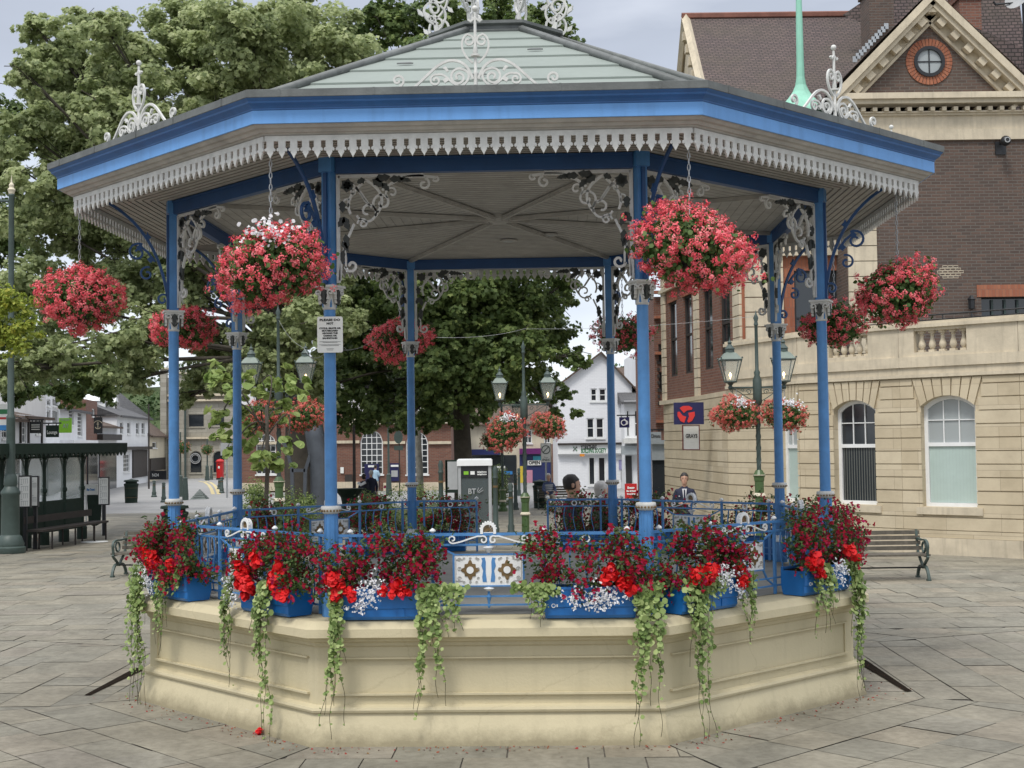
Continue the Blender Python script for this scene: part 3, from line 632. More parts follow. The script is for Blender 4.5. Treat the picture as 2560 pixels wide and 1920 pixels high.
c = MB(); lathe(c, [(.052, -.08), (.052, -.06)], 14, (0, .075, 0)); lathe(c, [(.052, .06), (.052, .08)], 14, (0, .075, 0)); c.build('strap', GALV, sg)

# ------------------------------------------------------------------ GROUND
def struct(o): o['kind'] = 'structure'; return o
JOINT = mat('joint_grit', (.13, .118, .098), .95, .4, 8, .3)
def slabmat():
    m, n, b = newmat('york_stone_slab')
    a = N(n, 'ShaderNodeAttribute'); a.attribute_name = 'tint'; t = N(n, 'ShaderNodeTexCoord')
    r = N(n, 'ShaderNodeValToRGB'); cr = r.color_ramp; cr.elements[0].color = (.27, .26, .22, 1); cr.elements[1].color = (.345, .31, .245, 1)
    for p, c in ((.25, (.295, .28, .23, 1)), (.5, (.325, .30, .24, 1)), (.75, (.30, .285, .24, 1)), (.9, (.31, .285, .24, 1))): e = cr.elements.new(p); e.color = c
    lnk(n, a.outputs['Fac'], r.inputs[0])
    z = N(n, 'ShaderNodeTexNoise'); z.inputs['Scale'].default_value = 1.3; z.inputs['Detail'].default_value = 9; z.inputs['Roughness'].default_value = .7; z.inputs['Distortion'].default_value = .6; lnk(n, t.outputs['Object'], z.inputs['Vector'])
    q = N(n, 'ShaderNodeValToRGB'); q.color_ramp.elements[0].position = .3; q.color_ramp.elements[1].position = .7; q.color_ramp.elements[0].color = (.48, .47, .44, 1); q.color_ramp.elements[1].color = (.95, .94, .90, 1); lnk(n, z.outputs['Fac'], q.inputs[0])
    x = N(n, 'ShaderNodeMixRGB', blend_type='MULTIPLY'); x.inputs[0].default_value = 1; lnk(n, r.outputs[0], x.inputs[1]); lnk(n, q.outputs[0], x.inputs[2])
    v = N(n, 'ShaderNodeTexNoise'); v.inputs['Scale'].default_value = 14; v.inputs['Detail'].default_value = 6; lnk(n, t.outputs['Object'], v.inputs['Vector'])
    q2 = N(n, 'ShaderNodeValToRGB'); q2.color_ramp.elements[0].position = .3; q2.color_ramp.elements[1].position = .6; q2.color_ramp.elements[0].color = (.75, .74, .72, 1); q2.color_ramp.elements[1].color = (1, 1, 1, 1); lnk(n, v.outputs['Fac'], q2.inputs[0])
    x2 = N(n, 'ShaderNodeMixRGB', blend_type='MULTIPLY'); x2.inputs[0].default_value = .8; lnk(n, x.outputs[0], x2.inputs[1]); lnk(n, q2.outputs[0], x2.inputs[2])
    lnk(n, x2.outputs[0], b.inputs['Base Color']); b.inputs['Roughness'].default_value = .72
    bp = N(n, 'ShaderNodeBump'); bp.inputs['Strength'].default_value = .35; bp.inputs['Distance'].default_value = .02; f = N(n, 'ShaderNodeTexNoise'); f.inputs['Scale'].default_value = 22; f.inputs['Detail'].default_value = 8; lnk(n, t.outputs['Object'], f.inputs['Vector'])
    lnk(n, f.outputs['Fac'], bp.inputs['Height']); lnk(n, bp.outputs[0], b.inputs['Normal'])
    return m
SLAB = slabmat()
ASPH = mat('worn_road_surface', (.27, .27, .265), .9, .15, .6, .2, bs=40)
PALEP = mat('pale_paving', (.42, .40, .35), .85, .15, .7, .15)
LITTER = leafmat('fallen_petal', (.30, .02, .03), (.22, .13, .05), trans=.1)
c = MB(); c.add([(-900, -30, 0), (900, -30, 0), (900, 1500, 0), (-900, 1500, 0)], [(0, 1, 2, 3)]); struct(c.build('ground', JOINT))
c = MB(); c.add([(-200, 45, .004), (200, 45, .004), (200, 400, .004), (-200, 400, .004)], [(0, 1, 2, 3)]); struct(c.build('road', ASPH))
def clip(poly, n, d):
    o = []
    for i in range(len(poly)):
        p, q = poly[i], poly[(i+1) % len(poly)]; dp = p[0]*n[0]+p[1]*n[1]-d; dq = q[0]*n[0]+q[1]*n[1]-d
        if dp >= 0: o.append(p)
        if (dp >= 0) != (dq >= 0): t = dp/(dp-dq); o.append((p[0]+(q[0]-p[0])*t, p[1]+(q[1]-p[1])*t))
    return o
rg = random.Random(11)
pv, pf, pt = [], [], []
def slab(poly, h=0.):
    if len(poly) < 3: return
    ar = abs(sum(poly[i][0]*poly[(i+1) % len(poly)][1]-poly[(i+1) % len(poly)][0]*poly[i][1] for i in range(len(poly))))/2
    if ar < .01: return
    o = len(pv); tx, ty = rg.uniform(-.002, .002), rg.uniform(-.002, .002); cx_ = sum(p[0] for p in poly)/len(poly); cy_ = sum(p[1] for p in poly)/len(poly); z = .010+h+rg.uniform(-.0025, .0025)
    pv.extend([(p[0], p[1], z+(p[0]-cx_)*tx+(p[1]-cy_)*ty) for p in poly]); pf.append(tuple(range(o, o+len(poly)))); pt.append(rg.random())
FARLINE = 16.4
def rows(fr2, v0, v1, urange, clips, jx=.004, rmin=.36, rmax=.55):
    """fr2: (origin, u, v) in plan; urange(v) -> (umin, umax)"""
    o, U, V = fr2; v = v0
    while v < v1:
        dv = rg.uniform(rmin, rmax); u0, u1 = urange(v+dv); u = u0-rg.uniform(0, .8)
        while u < u1:
            du = rg.choice((.45, .55, .6, .7, .8, .95))*rg.uniform(.9, 1.1)
            q = rg.uniform(-.05, .05); j = jx*rg.uniform(.6, 1.8)
            poly = [(o[0]+U[0]*a+V[0]*b, o[1]+U[1]*a+V[1]*b) for a, b in ((u+j, v+j), (u+du-j, v+j), (u+du-j, v+dv-j), (u+j, v+dv-j))]
            for n_, d_ in clips:
                poly = clip(poly, n_, d_)
                if len(poly) < 3: break
            if len(poly) >= 3: slab(poly)
            u += du
        v += dv
for k in range(8):
    a = faceang(k); n_ = (math.cos(a), math.sin(a)); U = (-n_[1], n_[0]); B = (BC.x, BC.y); tt = math.tan(PI/8)
    cl = []
    for s in (-1, 1):
        e = a+s*PI/8; m = (math.sin(e)*s, -math.cos(e)*s); cl.append((m, B[0]*m[0]+B[1]*m[1]+.008))
    cl.append(((0, -1), -FARLINE))
    rows(((B[0], B[1]), U, n_), 3.30, 13.0, lambda v: (-v*tt-.2, v*tt+.2), cl)
rows(((0, 0), (1, 0), (0, 1)), FARLINE+.01, 47, lambda v: (-v*.45-1, v*.45+2), [], rmin=.42, rmax=.62)
me = bpy.data.meshes.new('paving'); me.from_pydata(pv, [], pf); me.materials.append(SLAB)
a_ = me.attributes.new('tint', 'FLOAT', 'FACE'); a_.data.foreach_set('value', pt); me.update()
for p in me.polygons:
    if p.normal.z < 0: p.flip()
o = bpy.data.objects.new('paving', me); COL.objects.link(o); struct(o)
# flat dark strips beside the plinth, painting the shadow of a small step
def step_shadow_strip(name, pa, pb, side):
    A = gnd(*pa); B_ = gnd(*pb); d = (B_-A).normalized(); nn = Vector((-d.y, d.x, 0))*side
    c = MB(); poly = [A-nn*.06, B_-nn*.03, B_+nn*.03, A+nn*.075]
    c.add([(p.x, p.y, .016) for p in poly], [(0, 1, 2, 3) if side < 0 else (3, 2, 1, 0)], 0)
    return struct(c.build(name, [SOIL_AND_SHADOW, JSL]))
JSL = mat('raised_slab', (.20, .19, .155), .8, .2, 3, .2)
step_shadow_strip('step_shadow', (352, 1673), (218, 1742), 1); step_shadow_strip('step_shadow', (2150, 1653), (2272, 1732), -1)
# fallen petals and leaves round the foot of the plinth
rs = np.random.RandomState(5)
P = []; 
for i in range(420):
    k = rs.choice([0, 0, 7, 1, 7, 1, 2, 6]); a = faceang(k); u = rs.uniform(-1.4, 1.4); v = 3.39+abs(rs.normal())*.14
    P.append((BC.x+math.cos(a)*v-math.sin(a)*u, BC.y+math.sin(a)*v+math.cos(a)*u, .016))
P = np.array(P); Nn = rdir(rs, len(P), 1.5)
o = cloud_obj('fallen_petals', [cloud(P, Nn, rs.uniform(.008, .028, len(P)), PETAL, rs)+(0,)], LITTER); o['kind'] = 'stuff'
BEG = leafmat('begonia_petal', (.62, .008, .012), (.85, .03, .03), trans=.2)
def blossom(rs, c0, n=26, r=.045):
    """a double begonia: overlapping rounded petals opening outward"""
    d = rdir(rs, n, .3); d[:, 1] -= .0; P = np.array(c0)+d*r*rs.uniform(.35, 1, (n, 1)); return cloud(P, d+rs.normal(size=(n, 3))*.35, rs.uniform(.8, 1.2, n)*r*1.15, ROUND, rs)
v, t, k = blossom(rs, (gnd(648, 1840).x, gnd(648, 1840).y, .03), 30, .03)
tag(cloud_obj('fallen_blossom', [(v, t, k, 0)], BEG), 'red begonia blossom lying on the paving in front of the plinth', 'flower')
# ------------------------------------------------------------------ PLANTERS
FOL = leafmat('fuchsia_leaf', (.03, .07, .018), (.12, .20, .055), (.07, .10, .03), .3)
FUC = leafmat('fuchsia_flower', (.34, .006, .02), (.48, .02, .13), (.46, .012, .05), .3)
PET = leafmat('white_petal', (.70, .72, .74), (.85, .85, .86), trans=.2)
VINE = leafmat('trailing_leaf', (.12, .19, .05), (.44, .52, .22), (.25, .34, .11), .25)
STEM = mat('thin_stem', (.06, .055, .025), .8)
SILV = leafmat('silver_leaf', (.30, .34, .28), (.45, .48, .42), trans=.1)
def planter_box(root):
    c = MB(); f = Fr((0, 0, 0), (1, 0, 0), (0, -1, 0)); W = .35
    # chamfered tub: profile in (b, c) swept along a, closed ends
    pr = [(-.115, .004), (.105, .004), (.125, .03), (.125, .085), (.135, .095), (.138, .235), (.128, .243), (.115, .243), (.112, .215), (-.112, .215), (-.115, .243), (-.138, .243), (-.14, .09), (-.125, .03)]
    n_ = len(pr); vs = []
    for a_, k_ in ((-W, .9), (-W+.02, 1), (W-.02, 1), (W, .9)): vs += [f.p(a_, b_*k_, z_) for b_, z_ in pr]
    fs = [(j*n_+i, j*n_+(i+1) % n_, (j+1)*n_+(i+1) % n_, (j+1)*n_+i) for j in range(3) for i in range(n_)]+[tuple(range(n_-1, -1, -1)), tuple(3*n_+i for i in range(n_))]
    c.add(vs, fs)
    for x in (-.17, .15): fbox(c, f, x-.028, x+.028, .12, .133, .03, .088)
    fbox(c, f, -W-.004, W+.004, .130, .143, .228, .247)
    ob = c.build('tub', PLASTIC, root)
    c = MB(); c.add([(-.33, -.11, .22), (.33, -.11, .22), (.33, .11, .22), (-.33, .11, .22)], [(0, 1, 2, 3)]); c.build('compost', SOIL_AND_SHADOW, ob)
    c = MB(); ribbon(c, f, spiral(-.285, .105, .014, .014, 0, 360, 12), .005, .004, 0, .138); fbox(c, f, -.262, -.252, .127, .139, .095, .115); c.build('maker_ring', SIGNW, ob)
    return ob
def planter(k, xo, label, seed, vines=(), white=(), beg=(), silver=0, hgt=1., group='blue planters on the plinth ledge', ln='flower_planter', xout=3.235, mul_=1., spill=()):
    a = faceang(k); n_ = Vector((math.cos(a), math.sin(a), 0)); x_ = Vector((-math.sin(a), math.cos(a), 0))
    root = empty(ln, BC+n_*xout+x_*xo+Vector((0, 0, .98)), label, 'planter', group, rz=a+PI/2)
    planter_box(root)
    rs = np.random.RandomState(seed)
    # foliage mound: local -y is outward
    n = int(3600*mul_); cl = rs.uniform([-.47, -.20, .22], [.47, .12, .56], (34, 3)); cl[:, 2] = .24+(cl[:, 2]-.24)*hgt*1.36*(1-.4*(cl[:, 0]/.5)**2)
    cc = cl[rs.randint(0, 34, n)]; P = cc+rs.normal(size=(n, 3))*[.055, .045, .045]; Nn = rdir(rs, n, .8)+(P-[0, 0, .2])*1.0
    # open arching sprays above
    for i in range(16):
        b = cl[rs.randint(34)]; d = np.array([rs.normal()*.16, -abs(rs.normal())*.08, .10+rs.random()*.10])*hgt; m = 16
        tt = rs.random((m, 1)); q = b+d*tt+rs.normal(size=(m, 3))*.012; P = np.vstack([P, q]); Nn = np.vstack([Nn, rdir(rs, m, .7)])
    fo = cloud_obj('foliage', [cloud(P, Nn, rs.uniform(.020, .045, len(P)), OVAL, rs)+(0,)], FOL, root)
    # hanging fuchsias: a red tube and flared sepals with a darker skirt
    m = int(430*mul_); cc = cl[rs.randint(0, 34, m)]; P = cc+rs.normal(size=(m, 3))*[.07, .03, .055]; P[:, 1] -= .05; P[:, 1] = np.minimum(P[:, 1], .12)
    parts = []
    for dz, sz, sh, tl, th in ((0, .042, DROP, 0, .45), (-.020, .030, PETAL, .4, 1), (-.004, .036, OVAL, 0, .4), (-.014, .022, PETAL, .5, 1)):
        Nn = rs.normal(size=(m, 3))*[.8, .8, .15]+[0, -.5, 0]; q = P+[0, 0, dz]+rs.normal(size=(m, 3))*.004
        parts.append(cloud(q, Nn, rs.uniform(.8, 1.2, m)*sz, sh, rs, tint=rs.uniform(tl, th, m), up=(1, 0, 0))+(0,))
    cloud_obj('fuchsia_flowers', parts, FUC, root)
    if beg:
        for bx, bz, cnt in beg:
            parts = []
            for i in range(cnt+2): parts.append(blossom(rs, (bx+rs.normal()*.045, -.175-rs.random()*.04, bz+rs.normal()*.035), 22, rs.uniform(.034, .052))+(0,))
            cloud_obj('begonia_cluster', parts, BEG, root)
    if white:
        for wx, wz, cnt in white:
            q = rs.normal(size=(cnt, 3))*[.05, .02, .045]+[wx, -.19, wz]; P = q; P = np.vstack([P+rs.normal(size=P.shape)*.005 for _ in range(3)])
            cloud_obj('white_flowers', [cloud(P, rdir(rs, len(P))+[0, -1.2, .4], rs.uniform(.010, .017, len(P)), ROUND, rs)+(0,)], PET, root)
    if silver:
        P = rs.normal(size=(350, 3))*[.06, .03, .05]+[silver, -.17, .2]; cloud_obj('silver_foliage', [cloud(P, rdir(rs, 350, .5), rs.uniform(.015, .03, 350), OVAL, rs)+(0,)], SILV, root)
    for vx, ln_, wd, dens in [(a_, b_*1.17, c_*1.0, d_*.72) for a_, b_, c_, d_ in vines]:     # trailing stems falling over the ledge
        P = []; Nn = []; S = []; c = MB(); lip = -.44
        for s in range(int(3+dens*8)):
            x0 = vx+rs.normal()*wd*(.6 if s % 3 else 1.3); L = ln_*rs.choice([.3, .45, .6, .8, .95, 1.05])*rs.uniform(.85, 1.1) if s else ln_; pts = []; dx = rs.normal()*.025
            m = int(16+L*24)
            for i in range(m+1):
                t = i/m*L
                # path: over the tub front, down to the ledge lip, then hanging free of the wall
                if t < .10: y, z = -.13-t*.3, .26-t*.5
                elif t < .26: y, z = -.16-(t-.10)*.25, .21-(t-.10)*1.05
                else: y, z = -.20+.02*math.sin(t*9+s), .042-(t-.26)
                pts.append((x0+dx*(t/L)**1.5*3+.012*math.sin(t*17+s*2), y-.02*(s % 3)/2, z))
            tube(c, pts[::2], .0022, 4)
            frac = .82 if s % 3 else 1
            for i, p in enumerate(pts):
                u_ = i/m
                if u_ > frac: continue
                for q in range(3 if u_ < .35 else 2 if u_ < .7 else 1):
                    if u_ > .72 and rs.random() < .55: continue
                    P.append(np.array(p)+rs.normal(size=3)*[wd*.45*(1-u_*.6), .014, .014]+[0, -.012, 0]); Nn.append(rs.normal(size=3)*.5+[0, -1, .5]); S.append(rs.choice([.018, .028, .034, .046, .054])*(1-.6*max(0, u_-.25)))
        vo = cloud_obj('trailing_vine', [cloud(np.array(P), np.array(Nn), np.array(S), ROUND, rs)+(0,)], VINE, root)
        c.build('stem', STEM, vo)
    return root
pl = planter(0, -.82, 'blue planter left on the front face, red begonias and white flowers under fuchsias', 21, vines=((-.36, 1.02, .03, .8), (.38, .88, .05, 1.2), (.50, .36, .06, .5)), white=((-.12, .20, 70), (-.05, .27, 45), (-.17, .13, 30)), beg=((-.36, .32, 6), (-.30, .25, 3), (.12, .24, 6)), hgt=1.0)
pl = planter(0, .80, 'blue planter right on the front face, mostly fuchsias with scattered white flowers', 22, vines=((.46, 1.08, .07, 1.2), (-.42, .30, .08, .7)), white=((-.12, .17, 60), (.10, .18, 80), (.20, .20, 40), (.02, .13, 50)), beg=((.15, .35, 4), (.28, .28, 3)), hgt=1.12, xout=3.24)
planter(7, -.84, 'blue planter at the far left corner with the longest curtain of trailing leaves', 23, vines=((-.36, 1.20, .10, 2.0), (.02, .62, .09, 1.1), (.25, .22, .08, .6)), white=((-.28, .20, 80), (-.18, .12, 50)), beg=((-.22, .40, 9), (-.10, .33, 6), (.22, .32, 3)), silver=-.38)
planter(7, .74, 'blue planter on the left face beside the notice column, red begonias on both ends', 24, vines=((-.42, .80, .03, .4), (.10, 1.22, .06, 1.3)), white=((-.40, .24, 60), (-.40, .10, 60)), beg=((-.20, .32, 7), (-.12, .22, 6), (.30, .35, 6), (.32, .22, 3), (.0, .40, 2)))
planter(1, -.84, 'blue planter on the right face beside the front column, white flowers on its right', 25, vines=((-.32, 1.12, .07, .9), (.0, .28, .10, 1.0), (.42, .50, .04, .6)), white=((.12, .25, 110), (.30, .15, 40), (.05, .30, 40)), beg=((-.28, .28, 3), (-.12, .30, 5), (.28, .22, 3)))
planter(1, .80, 'blue planter at the far right corner with white flowers between two trailing vines', 26, vines=((-.10, .55, .06, .8), (.34, 1.05, .06, 1.2)), white=((.10, .22, 90), (.12, .12, 30)), beg=((-.30, .30, 6), (-.22, .22, 4), (.30, .32, 3)), hgt=1.15)
for k, xo, lb, sd in ((2, -.75, 'planter on the right flank next to the column nearest the stone building', 31), (2, .75, 'planter on the right flank towards the back', 32),
                      (3, -.8, 'planter at the back right beside the lamp post with the spiral shaft', 33), (3, .75, 'planter at the back right behind the rail with the gilt plate', 34),
                      (4, -.95, 'planter right of the open bay, behind which the two men stand', 35), (4, .95, 'planter left of the open bay beside the telephone kiosk', 36),
                      (5, -.8, 'planter at the back left right of the thin column', 37), (5, .75, 'planter at the back left in front of the stone sculpture', 38),
                      (6, -.75, 'planter on the left flank towards the back', 39), (6, .75, 'planter on the left flank nearest the front', 40)):
    planter(k, xo, 'blue '+lb, sd, beg=((.1, .35, 5), (-.2, .3, 3)) if sd % 2 == 0 else (), white=((.0, .3, 30),) if sd % 3 == 0 else (), mul_=.6, hgt=1.05 if k != 6 else .7)
# ------------------------------------------------------------------ HANGING BASKETS
GER = leafmat('geranium_petal', (.74, .06, .095), (.95, .38, .39), (.89, .18, .21), .25)
GERP = leafmat('salmon_petal', (.60, .10, .08), (.85, .30, .26), (.74, .18, .15), .25)
GERL = leafmat('geranium_leaf', (.04, .10, .02), (.16, .24, .08), (.08, .15, .04), .25)
def flower_ball(root, seed, rx, rz, pet, nclus=520, green=0., white=0, fsz=1., jag=.17, bias=(0, 0, 0), sparse=0):
    rs = np.random.RandomState(seed)
    D = rdir(rs, nclus); ph = rs.random(3)*6
    bump = 1+jag*np.sin(D[:, 0]*3.1+ph[0])*np.cos(D[:, 2]*2.7+ph[1])+jag*.8*rs.normal(size=nclus)*.6
    keep = (np.sin(D[:, 0]*4+ph[2])+np.cos(D[:, 2]*3.5+ph[0])+D@np.array(bias) < 2.1-green*2) | (rs.random(nclus) < .40); D = D[keep]; bump = bump[keep]
    lop = rs.uniform(-.07, .07, 4); Cn = D*bump[:, None]*[rx, rx, rz]
    def skew(Q): 
        Q = Q.copy(); Q[:, 2] += lop[0]*Q[:, 0]+lop[1]*Q[:, 1]-.04*np.abs(Q[:, 0]); Q[:, 0] *= 1+.6*lop[2]*Q[:, 2]/rz; Q[:, 0] += lop[3]*.3*rx*(Q[:, 2] < 0)*(-Q[:, 2]/rz); return Q
    ex = rs.choice(len(Cn), len(Cn)//14, replace=False); Cn[ex] *= rs.uniform(1.05, 1.2, (len(ex), 1)); Cn = skew(Cn)
    parts = []; m = len(Cn); q = 26
    dd = rdir(rs, m*q, .15); base = np.repeat(Cn, q, 0); nn = np.repeat(D, q, 0)
    P = base+dd*.033*fsz*rs.uniform(.5, 1.05, (m*q, 1)); ct = np.repeat(rs.random(m)*.6, q)
    parts.append(cloud(P, dd+nn*.7, rs.uniform(.011, .020, m*q)*fsz, PETAL, rs, tint=np.clip(ct+rs.random(m*q)*.4, 0, 1))+(0,))
    cloud_obj('flowers', parts, pet, root)
    n = 3400; d = rdir(rs, n); r = rs.uniform(.5, .98, (n, 1))*(1+jag*.5*rs.normal(size=(n, 1))); P = skew(d*r*[rx*.97, rx*.97, rz*.95]); st = rs.randint(0, n, 260); P[st] = Cn[rs.randint(0, len(Cn), 260)]*1.03+rs.normal(size=(260, 3))*.025
    cloud_obj('foliage', [cloud(P, d+rdir(rs, n, .5), rs.uniform(.022, .045, n), ROUND, rs)+(0,)], GERL, root)
    if white:
        P = rs.normal(size=(90, 3))*[.085, .05, .05]+[.05, -rx*.75, rz*.72]; P = np.vstack([P, P+rs.normal(size=P.shape)*.008])
        cloud_obj('white_flowers', [cloud(P, rdir(rs, len(P))+[0, -1, .8], rs.uniform(.02, .034, len(P)), ROUND, rs)+(0,)], PET, root)
def chain(root, top, bot, link=.045, r=.004, spread=0):
    c = MB(); n = int((top-bot)/link)
    for i in range(n):
        z = top-link*(i+.5); w_, h_ = .010, link*.62; pts = []
        for q in range(11):
            a = 2*PI*q/10; x = w_*math.cos(a); zz = z+h_*math.sin(a)*.95; pts.append((x, 0, zz) if i % 2 else (0, x, zz))
        tube(c, pts, r, 4, cap=False)
    return c
def basket(pos, rx, rz, label, seed, top=None, pet=None, group='hanging baskets round the bandstand eaves', **k):
    root = empty('hanging_basket', pos, label, 'hanging basket', group)
    c = MB(); lathe(c, [(.02, -rz*.85), (rx*.28, -rz*.7), (rx*.42, -rz*.3), (rx*.45, -.02), (rx*.41, -.02), (rx*.3, -.06)], 12); c.build('bowl', BLACK, root, smooth=True)
    if top:
        H = top-pos[2]; c = chain(root, H, rz*.85+.05)
        for q in range(3): a = 2*PI*q/3+.3; tube(c, [(0, 0, rz*.85+.06), (rx*.42*math.cos(a), rx*.42*math.sin(a), 0)], .004, 4)
        c.build('chain', GALV, root)
    flower_ball(root, seed, rx, rz, pet or GER, **k)
    return root
rb_ = 4.12
BK = [(0, (598, 575), .40, .285, 'basket before the notice column with white flowers on top', 41, dict(white=1)),
      (1, (1470, 535), .425, .31, 'largest red basket, hanging before the front right column', 42, dict(nclus=600)),
      (7, (172, 645), .335, .265, 'red basket hanging free at the far left corner of the eaves', 43, dict()),
      (2, (1940, 630), .345, .285, 'loose red basket against the dark brick wall at the far right corner', 44, dict(green=.35, nclus=380, jag=.2)),
      (6, (396, 710), .37, .235, 'red basket half hidden behind the left column', 45, dict()),
      (3, (1803, 697), .34, .255, 'leafy red basket behind the right column with bare green side', 46, dict(green=.6, nclus=320, jag=.2)),
      (5, (864, 735), .37, .25, 'red basket behind the slim back left column', 47, dict(green=.25)),
      (4, (1345, 722), .36, .24, 'shaded red basket behind the back right column', 48, dict(green=.7, nclus=240, jag=.2))]
for k, (dx, dy), rx, rz, lb, sd, kw in BK:
    a = colang(k); p = BC+Vector((rb_*math.cos(a), rb_*math.sin(a), 0)); q = at(dx*2560/2212, dy*2560/2212, p.y)
    basket(Vector((p.x if k in (0, 1) else q.x, p.y, q.z)), rx, rz, lb, sd, top=4.64, **kw)

# road marking: the pale yellow kerb line beyond the bandstand
YLINE = mat('faded_yellow_line', (.50, .42, .22), .9)
for dx in (0, 14):
    pts = [gnd(px+dx, py) for px, py in ((497, 1203), (512, 1206), (522, 1213), (528, 1222), (533, 1236))]
    c = MB(); n_ = len(pts); vs = [(p.x-.09, p.y, .009) for p in pts]+[(p.x+.09, p.y, .009) for p in pts]; c.add(vs, [(i, i+n_, i+1+n_, i+1) for i in range(n_-1)]); struct(c.build('road_marking', YLINE))

# ------------------------------------------------------------------ BUILDINGS
def arcz(a, h0, h1, z1, rise):
    """height of the arched head at a (circle through springing points and crown)"""
    w_ = (h1-h0)/2
    if rise <= 0: return z1
    r = (w_*w_+rise*rise)/(2*rise); x = a-(h0+h1)/2
    return z1-r+math.sqrt(max(0, r*r-x*x))
def outline(h0, h1, z0, z1, rise, n=12):
    top = [(h1+(h0-h1)*i/n, arcz(h1+(h0-h1)*i/n, h0, h1, z1, rise)) for i in range(n+1)] if rise > 0 else [(h1, z1), (h0, z1)]
    return [(h0, z0), (h1, z0)]+top
def facade(mb, f, a0, a1, z0, z1, holes=(), m=0, dep=.18, b=0, mr=None):
    A = sorted(set([a0, a1]+[h[0] for h in holes]+[h[1] for h in holes])); Z = sorted(set([z0, z1]+[h[2] for h in holes]+[h[3] for h in holes]))
    for i in range(len(A)-1):
        for j in range(len(Z)-1):
            ca, cz_ = (A[i]+A[i+1])/2, (Z[j]+Z[j+1])/2
            if any(h[0] < ca < h[1] and h[2] < cz_ < h[3] for h in holes) or A[i] < a0 or A[i+1] > a1: continue
            quad(mb, f, [(A[i], b, Z[j]), (A[i+1], b, Z[j]), (A[i+1], b, Z[j+1]), (A[i], b, Z[j+1])], m)
    mr = m if mr is None else mr
    for h in holes:
        rise = h[4] if len(h) > 4 else 0; o = outline(h[0], h[1], h[2], h[3], rise)
        for i in range(len(o)):
            p, q = o[i], o[(i+1) % len(o)]; quad(mb, f, [(p[0], b, p[1]), (p[0], b-dep, p[1]), (q[0], b-dep, q[1]), (q[0], b, q[1])], mr)
        if rise > 0:
            top = o[2:]
            for i in range(len(top)-1):
                p, q = top[i], top[i+1]; quad(mb, f, [(p[0], b, p[1]), (p[0], b, h[3]+1e-4), (q[0], b, h[3]+1e-4), (q[0], b, q[1])], m)
def window(parent, f, h0, h1, z0, z1, rise=0, b=-.10, cols=2, rows_=2, fw=.06, bw=.025, fm=None, gm=None, mid=None, name='window', sill=None, colz=None):
    fm = fm or WHITEB; gm = gm or GLASS
    c = MB(); o = outline(h0, h1, z0, z1, rise); i_ = outline(h0+fw, h1-fw, z0+fw, z1-fw, max(0, rise-fw*.3) if rise else 0)
    n = len(o)
    for i in range(n):
        j = (i+1) % n
        c.add([f.p(o[i][0], b+.03, o[i][1]), f.p(o[j][0], b+.03, o[j][1]), f.p(i_[j][0], b+.03, i_[j][1]), f.p(i_[i][0], b+.03, i_[i][1]), f.p(i_[j][0], b-.02, i_[j][1]), f.p(i_[i][0], b-.02, i_[i][1])], [(0, 1, 2, 3), (3, 2, 4, 5)])
    for q in range(1, cols):
        a = h0+fw+(h1-h0-2*fw)*q/cols; fbox(c, f, a-bw/2, a+bw/2, b-.012, b+.012, colz or z0+fw, arcz(a, h0+fw, h1-fw, z1-fw, rise)-.001)
    for q in range(1, rows_):
        z = z0+fw+(z1-z0-2*fw)*q/rows_; fbox(c, f, h0+fw, h1-fw, b-.010, b+.010, z-bw/2, z+bw/2)
    if mid: fbox(c, f, h0+fw*.5, h1-fw*.5, b-.018, b+.026, mid-fw*.5, mid+fw*.5)
    if sill: fbox(c, f, h0-.05, h1+.05, b, .06, z0-sill, z0)
    wo = c.build(name, fm, parent, world=True)
    c = MB(); p = outline(h0+.005, h1-.005, z0+.005, z1-.005, rise); c.add([f.p(a, b-.015, z) for a, z in p], [tuple(range(len(p)))]); c.build('pane', gm, wo, world=True)
    return wo
def along(P, Q, px):
    """distance from P along P->Q of the point seen in column px (at eye height)"""
    r = ray(px, 1100-(px-1280)*.0132); d = Vector((Q[0]-P[0], Q[1]-P[1])).normalized()
    # P + t d = s r
    det = d.x*(-r.y)+r.x*d.y; s_ = 0
    t = (-P[0]*(-r.y)+(-r.x)*(P[1]))/det if abs(det) > 1e-9 else 0
    return t
def hz(px, py, Y):
    return at(px, py, Y).z
def Xat(px, Y): return at(px, 1100, Y).x
BLINDD = mat('dark_blind', (.12, .13, .12), .8)  # darker blind colour, used in one window only
RIDGE = mat('ridge_tile', (.20, .085, .06), .9, .3, 3, .2)
# ---- the stone-fronted corner building on the right
SB = empty('corner_building', (8, 29, 0), 'stone fronted corner building with a balustraded bow and brick gable behind', 'building')
Q = [(4.75, 40.2), (4.98, 36.5), (5.25, 31.6), (6.35, 28.9), (7.99, 27.0), (9.80, 25.4), (11.7, 24.2)]
def seg(i):
    P_, Q_ = Q[i], Q[i+1]; d = Vector((Q_[0]-P_[0], Q_[1]-P_[1], 0)); return Fr((P_[0], P_[1], 0), d, (d.y, -d.x, 0)), d.length
wins = {}
WSP = {3: (.55, None), 4: None, 5: None}
def winrange(i, pa, pb): return along(Q[i], Q[i+1], pa), along(Q[i], Q[i+1], pb)
holes = {4: winrange(3, 2086, 2186)}
segwin = {3: [winrange(3, 2086, 2190)+(.95, 3.13, .20)], 4: [winrange(4, 2304, 2440)+(.95, 3.16, .21)], 2: [winrange(2, 1950, 1996)+(.95, 3.12, .15)], 5: [(.9, 2.0, .95, 3.15, .2)], 1: [], 0: []}
sw = MB(); blk = MB(); CH = .262
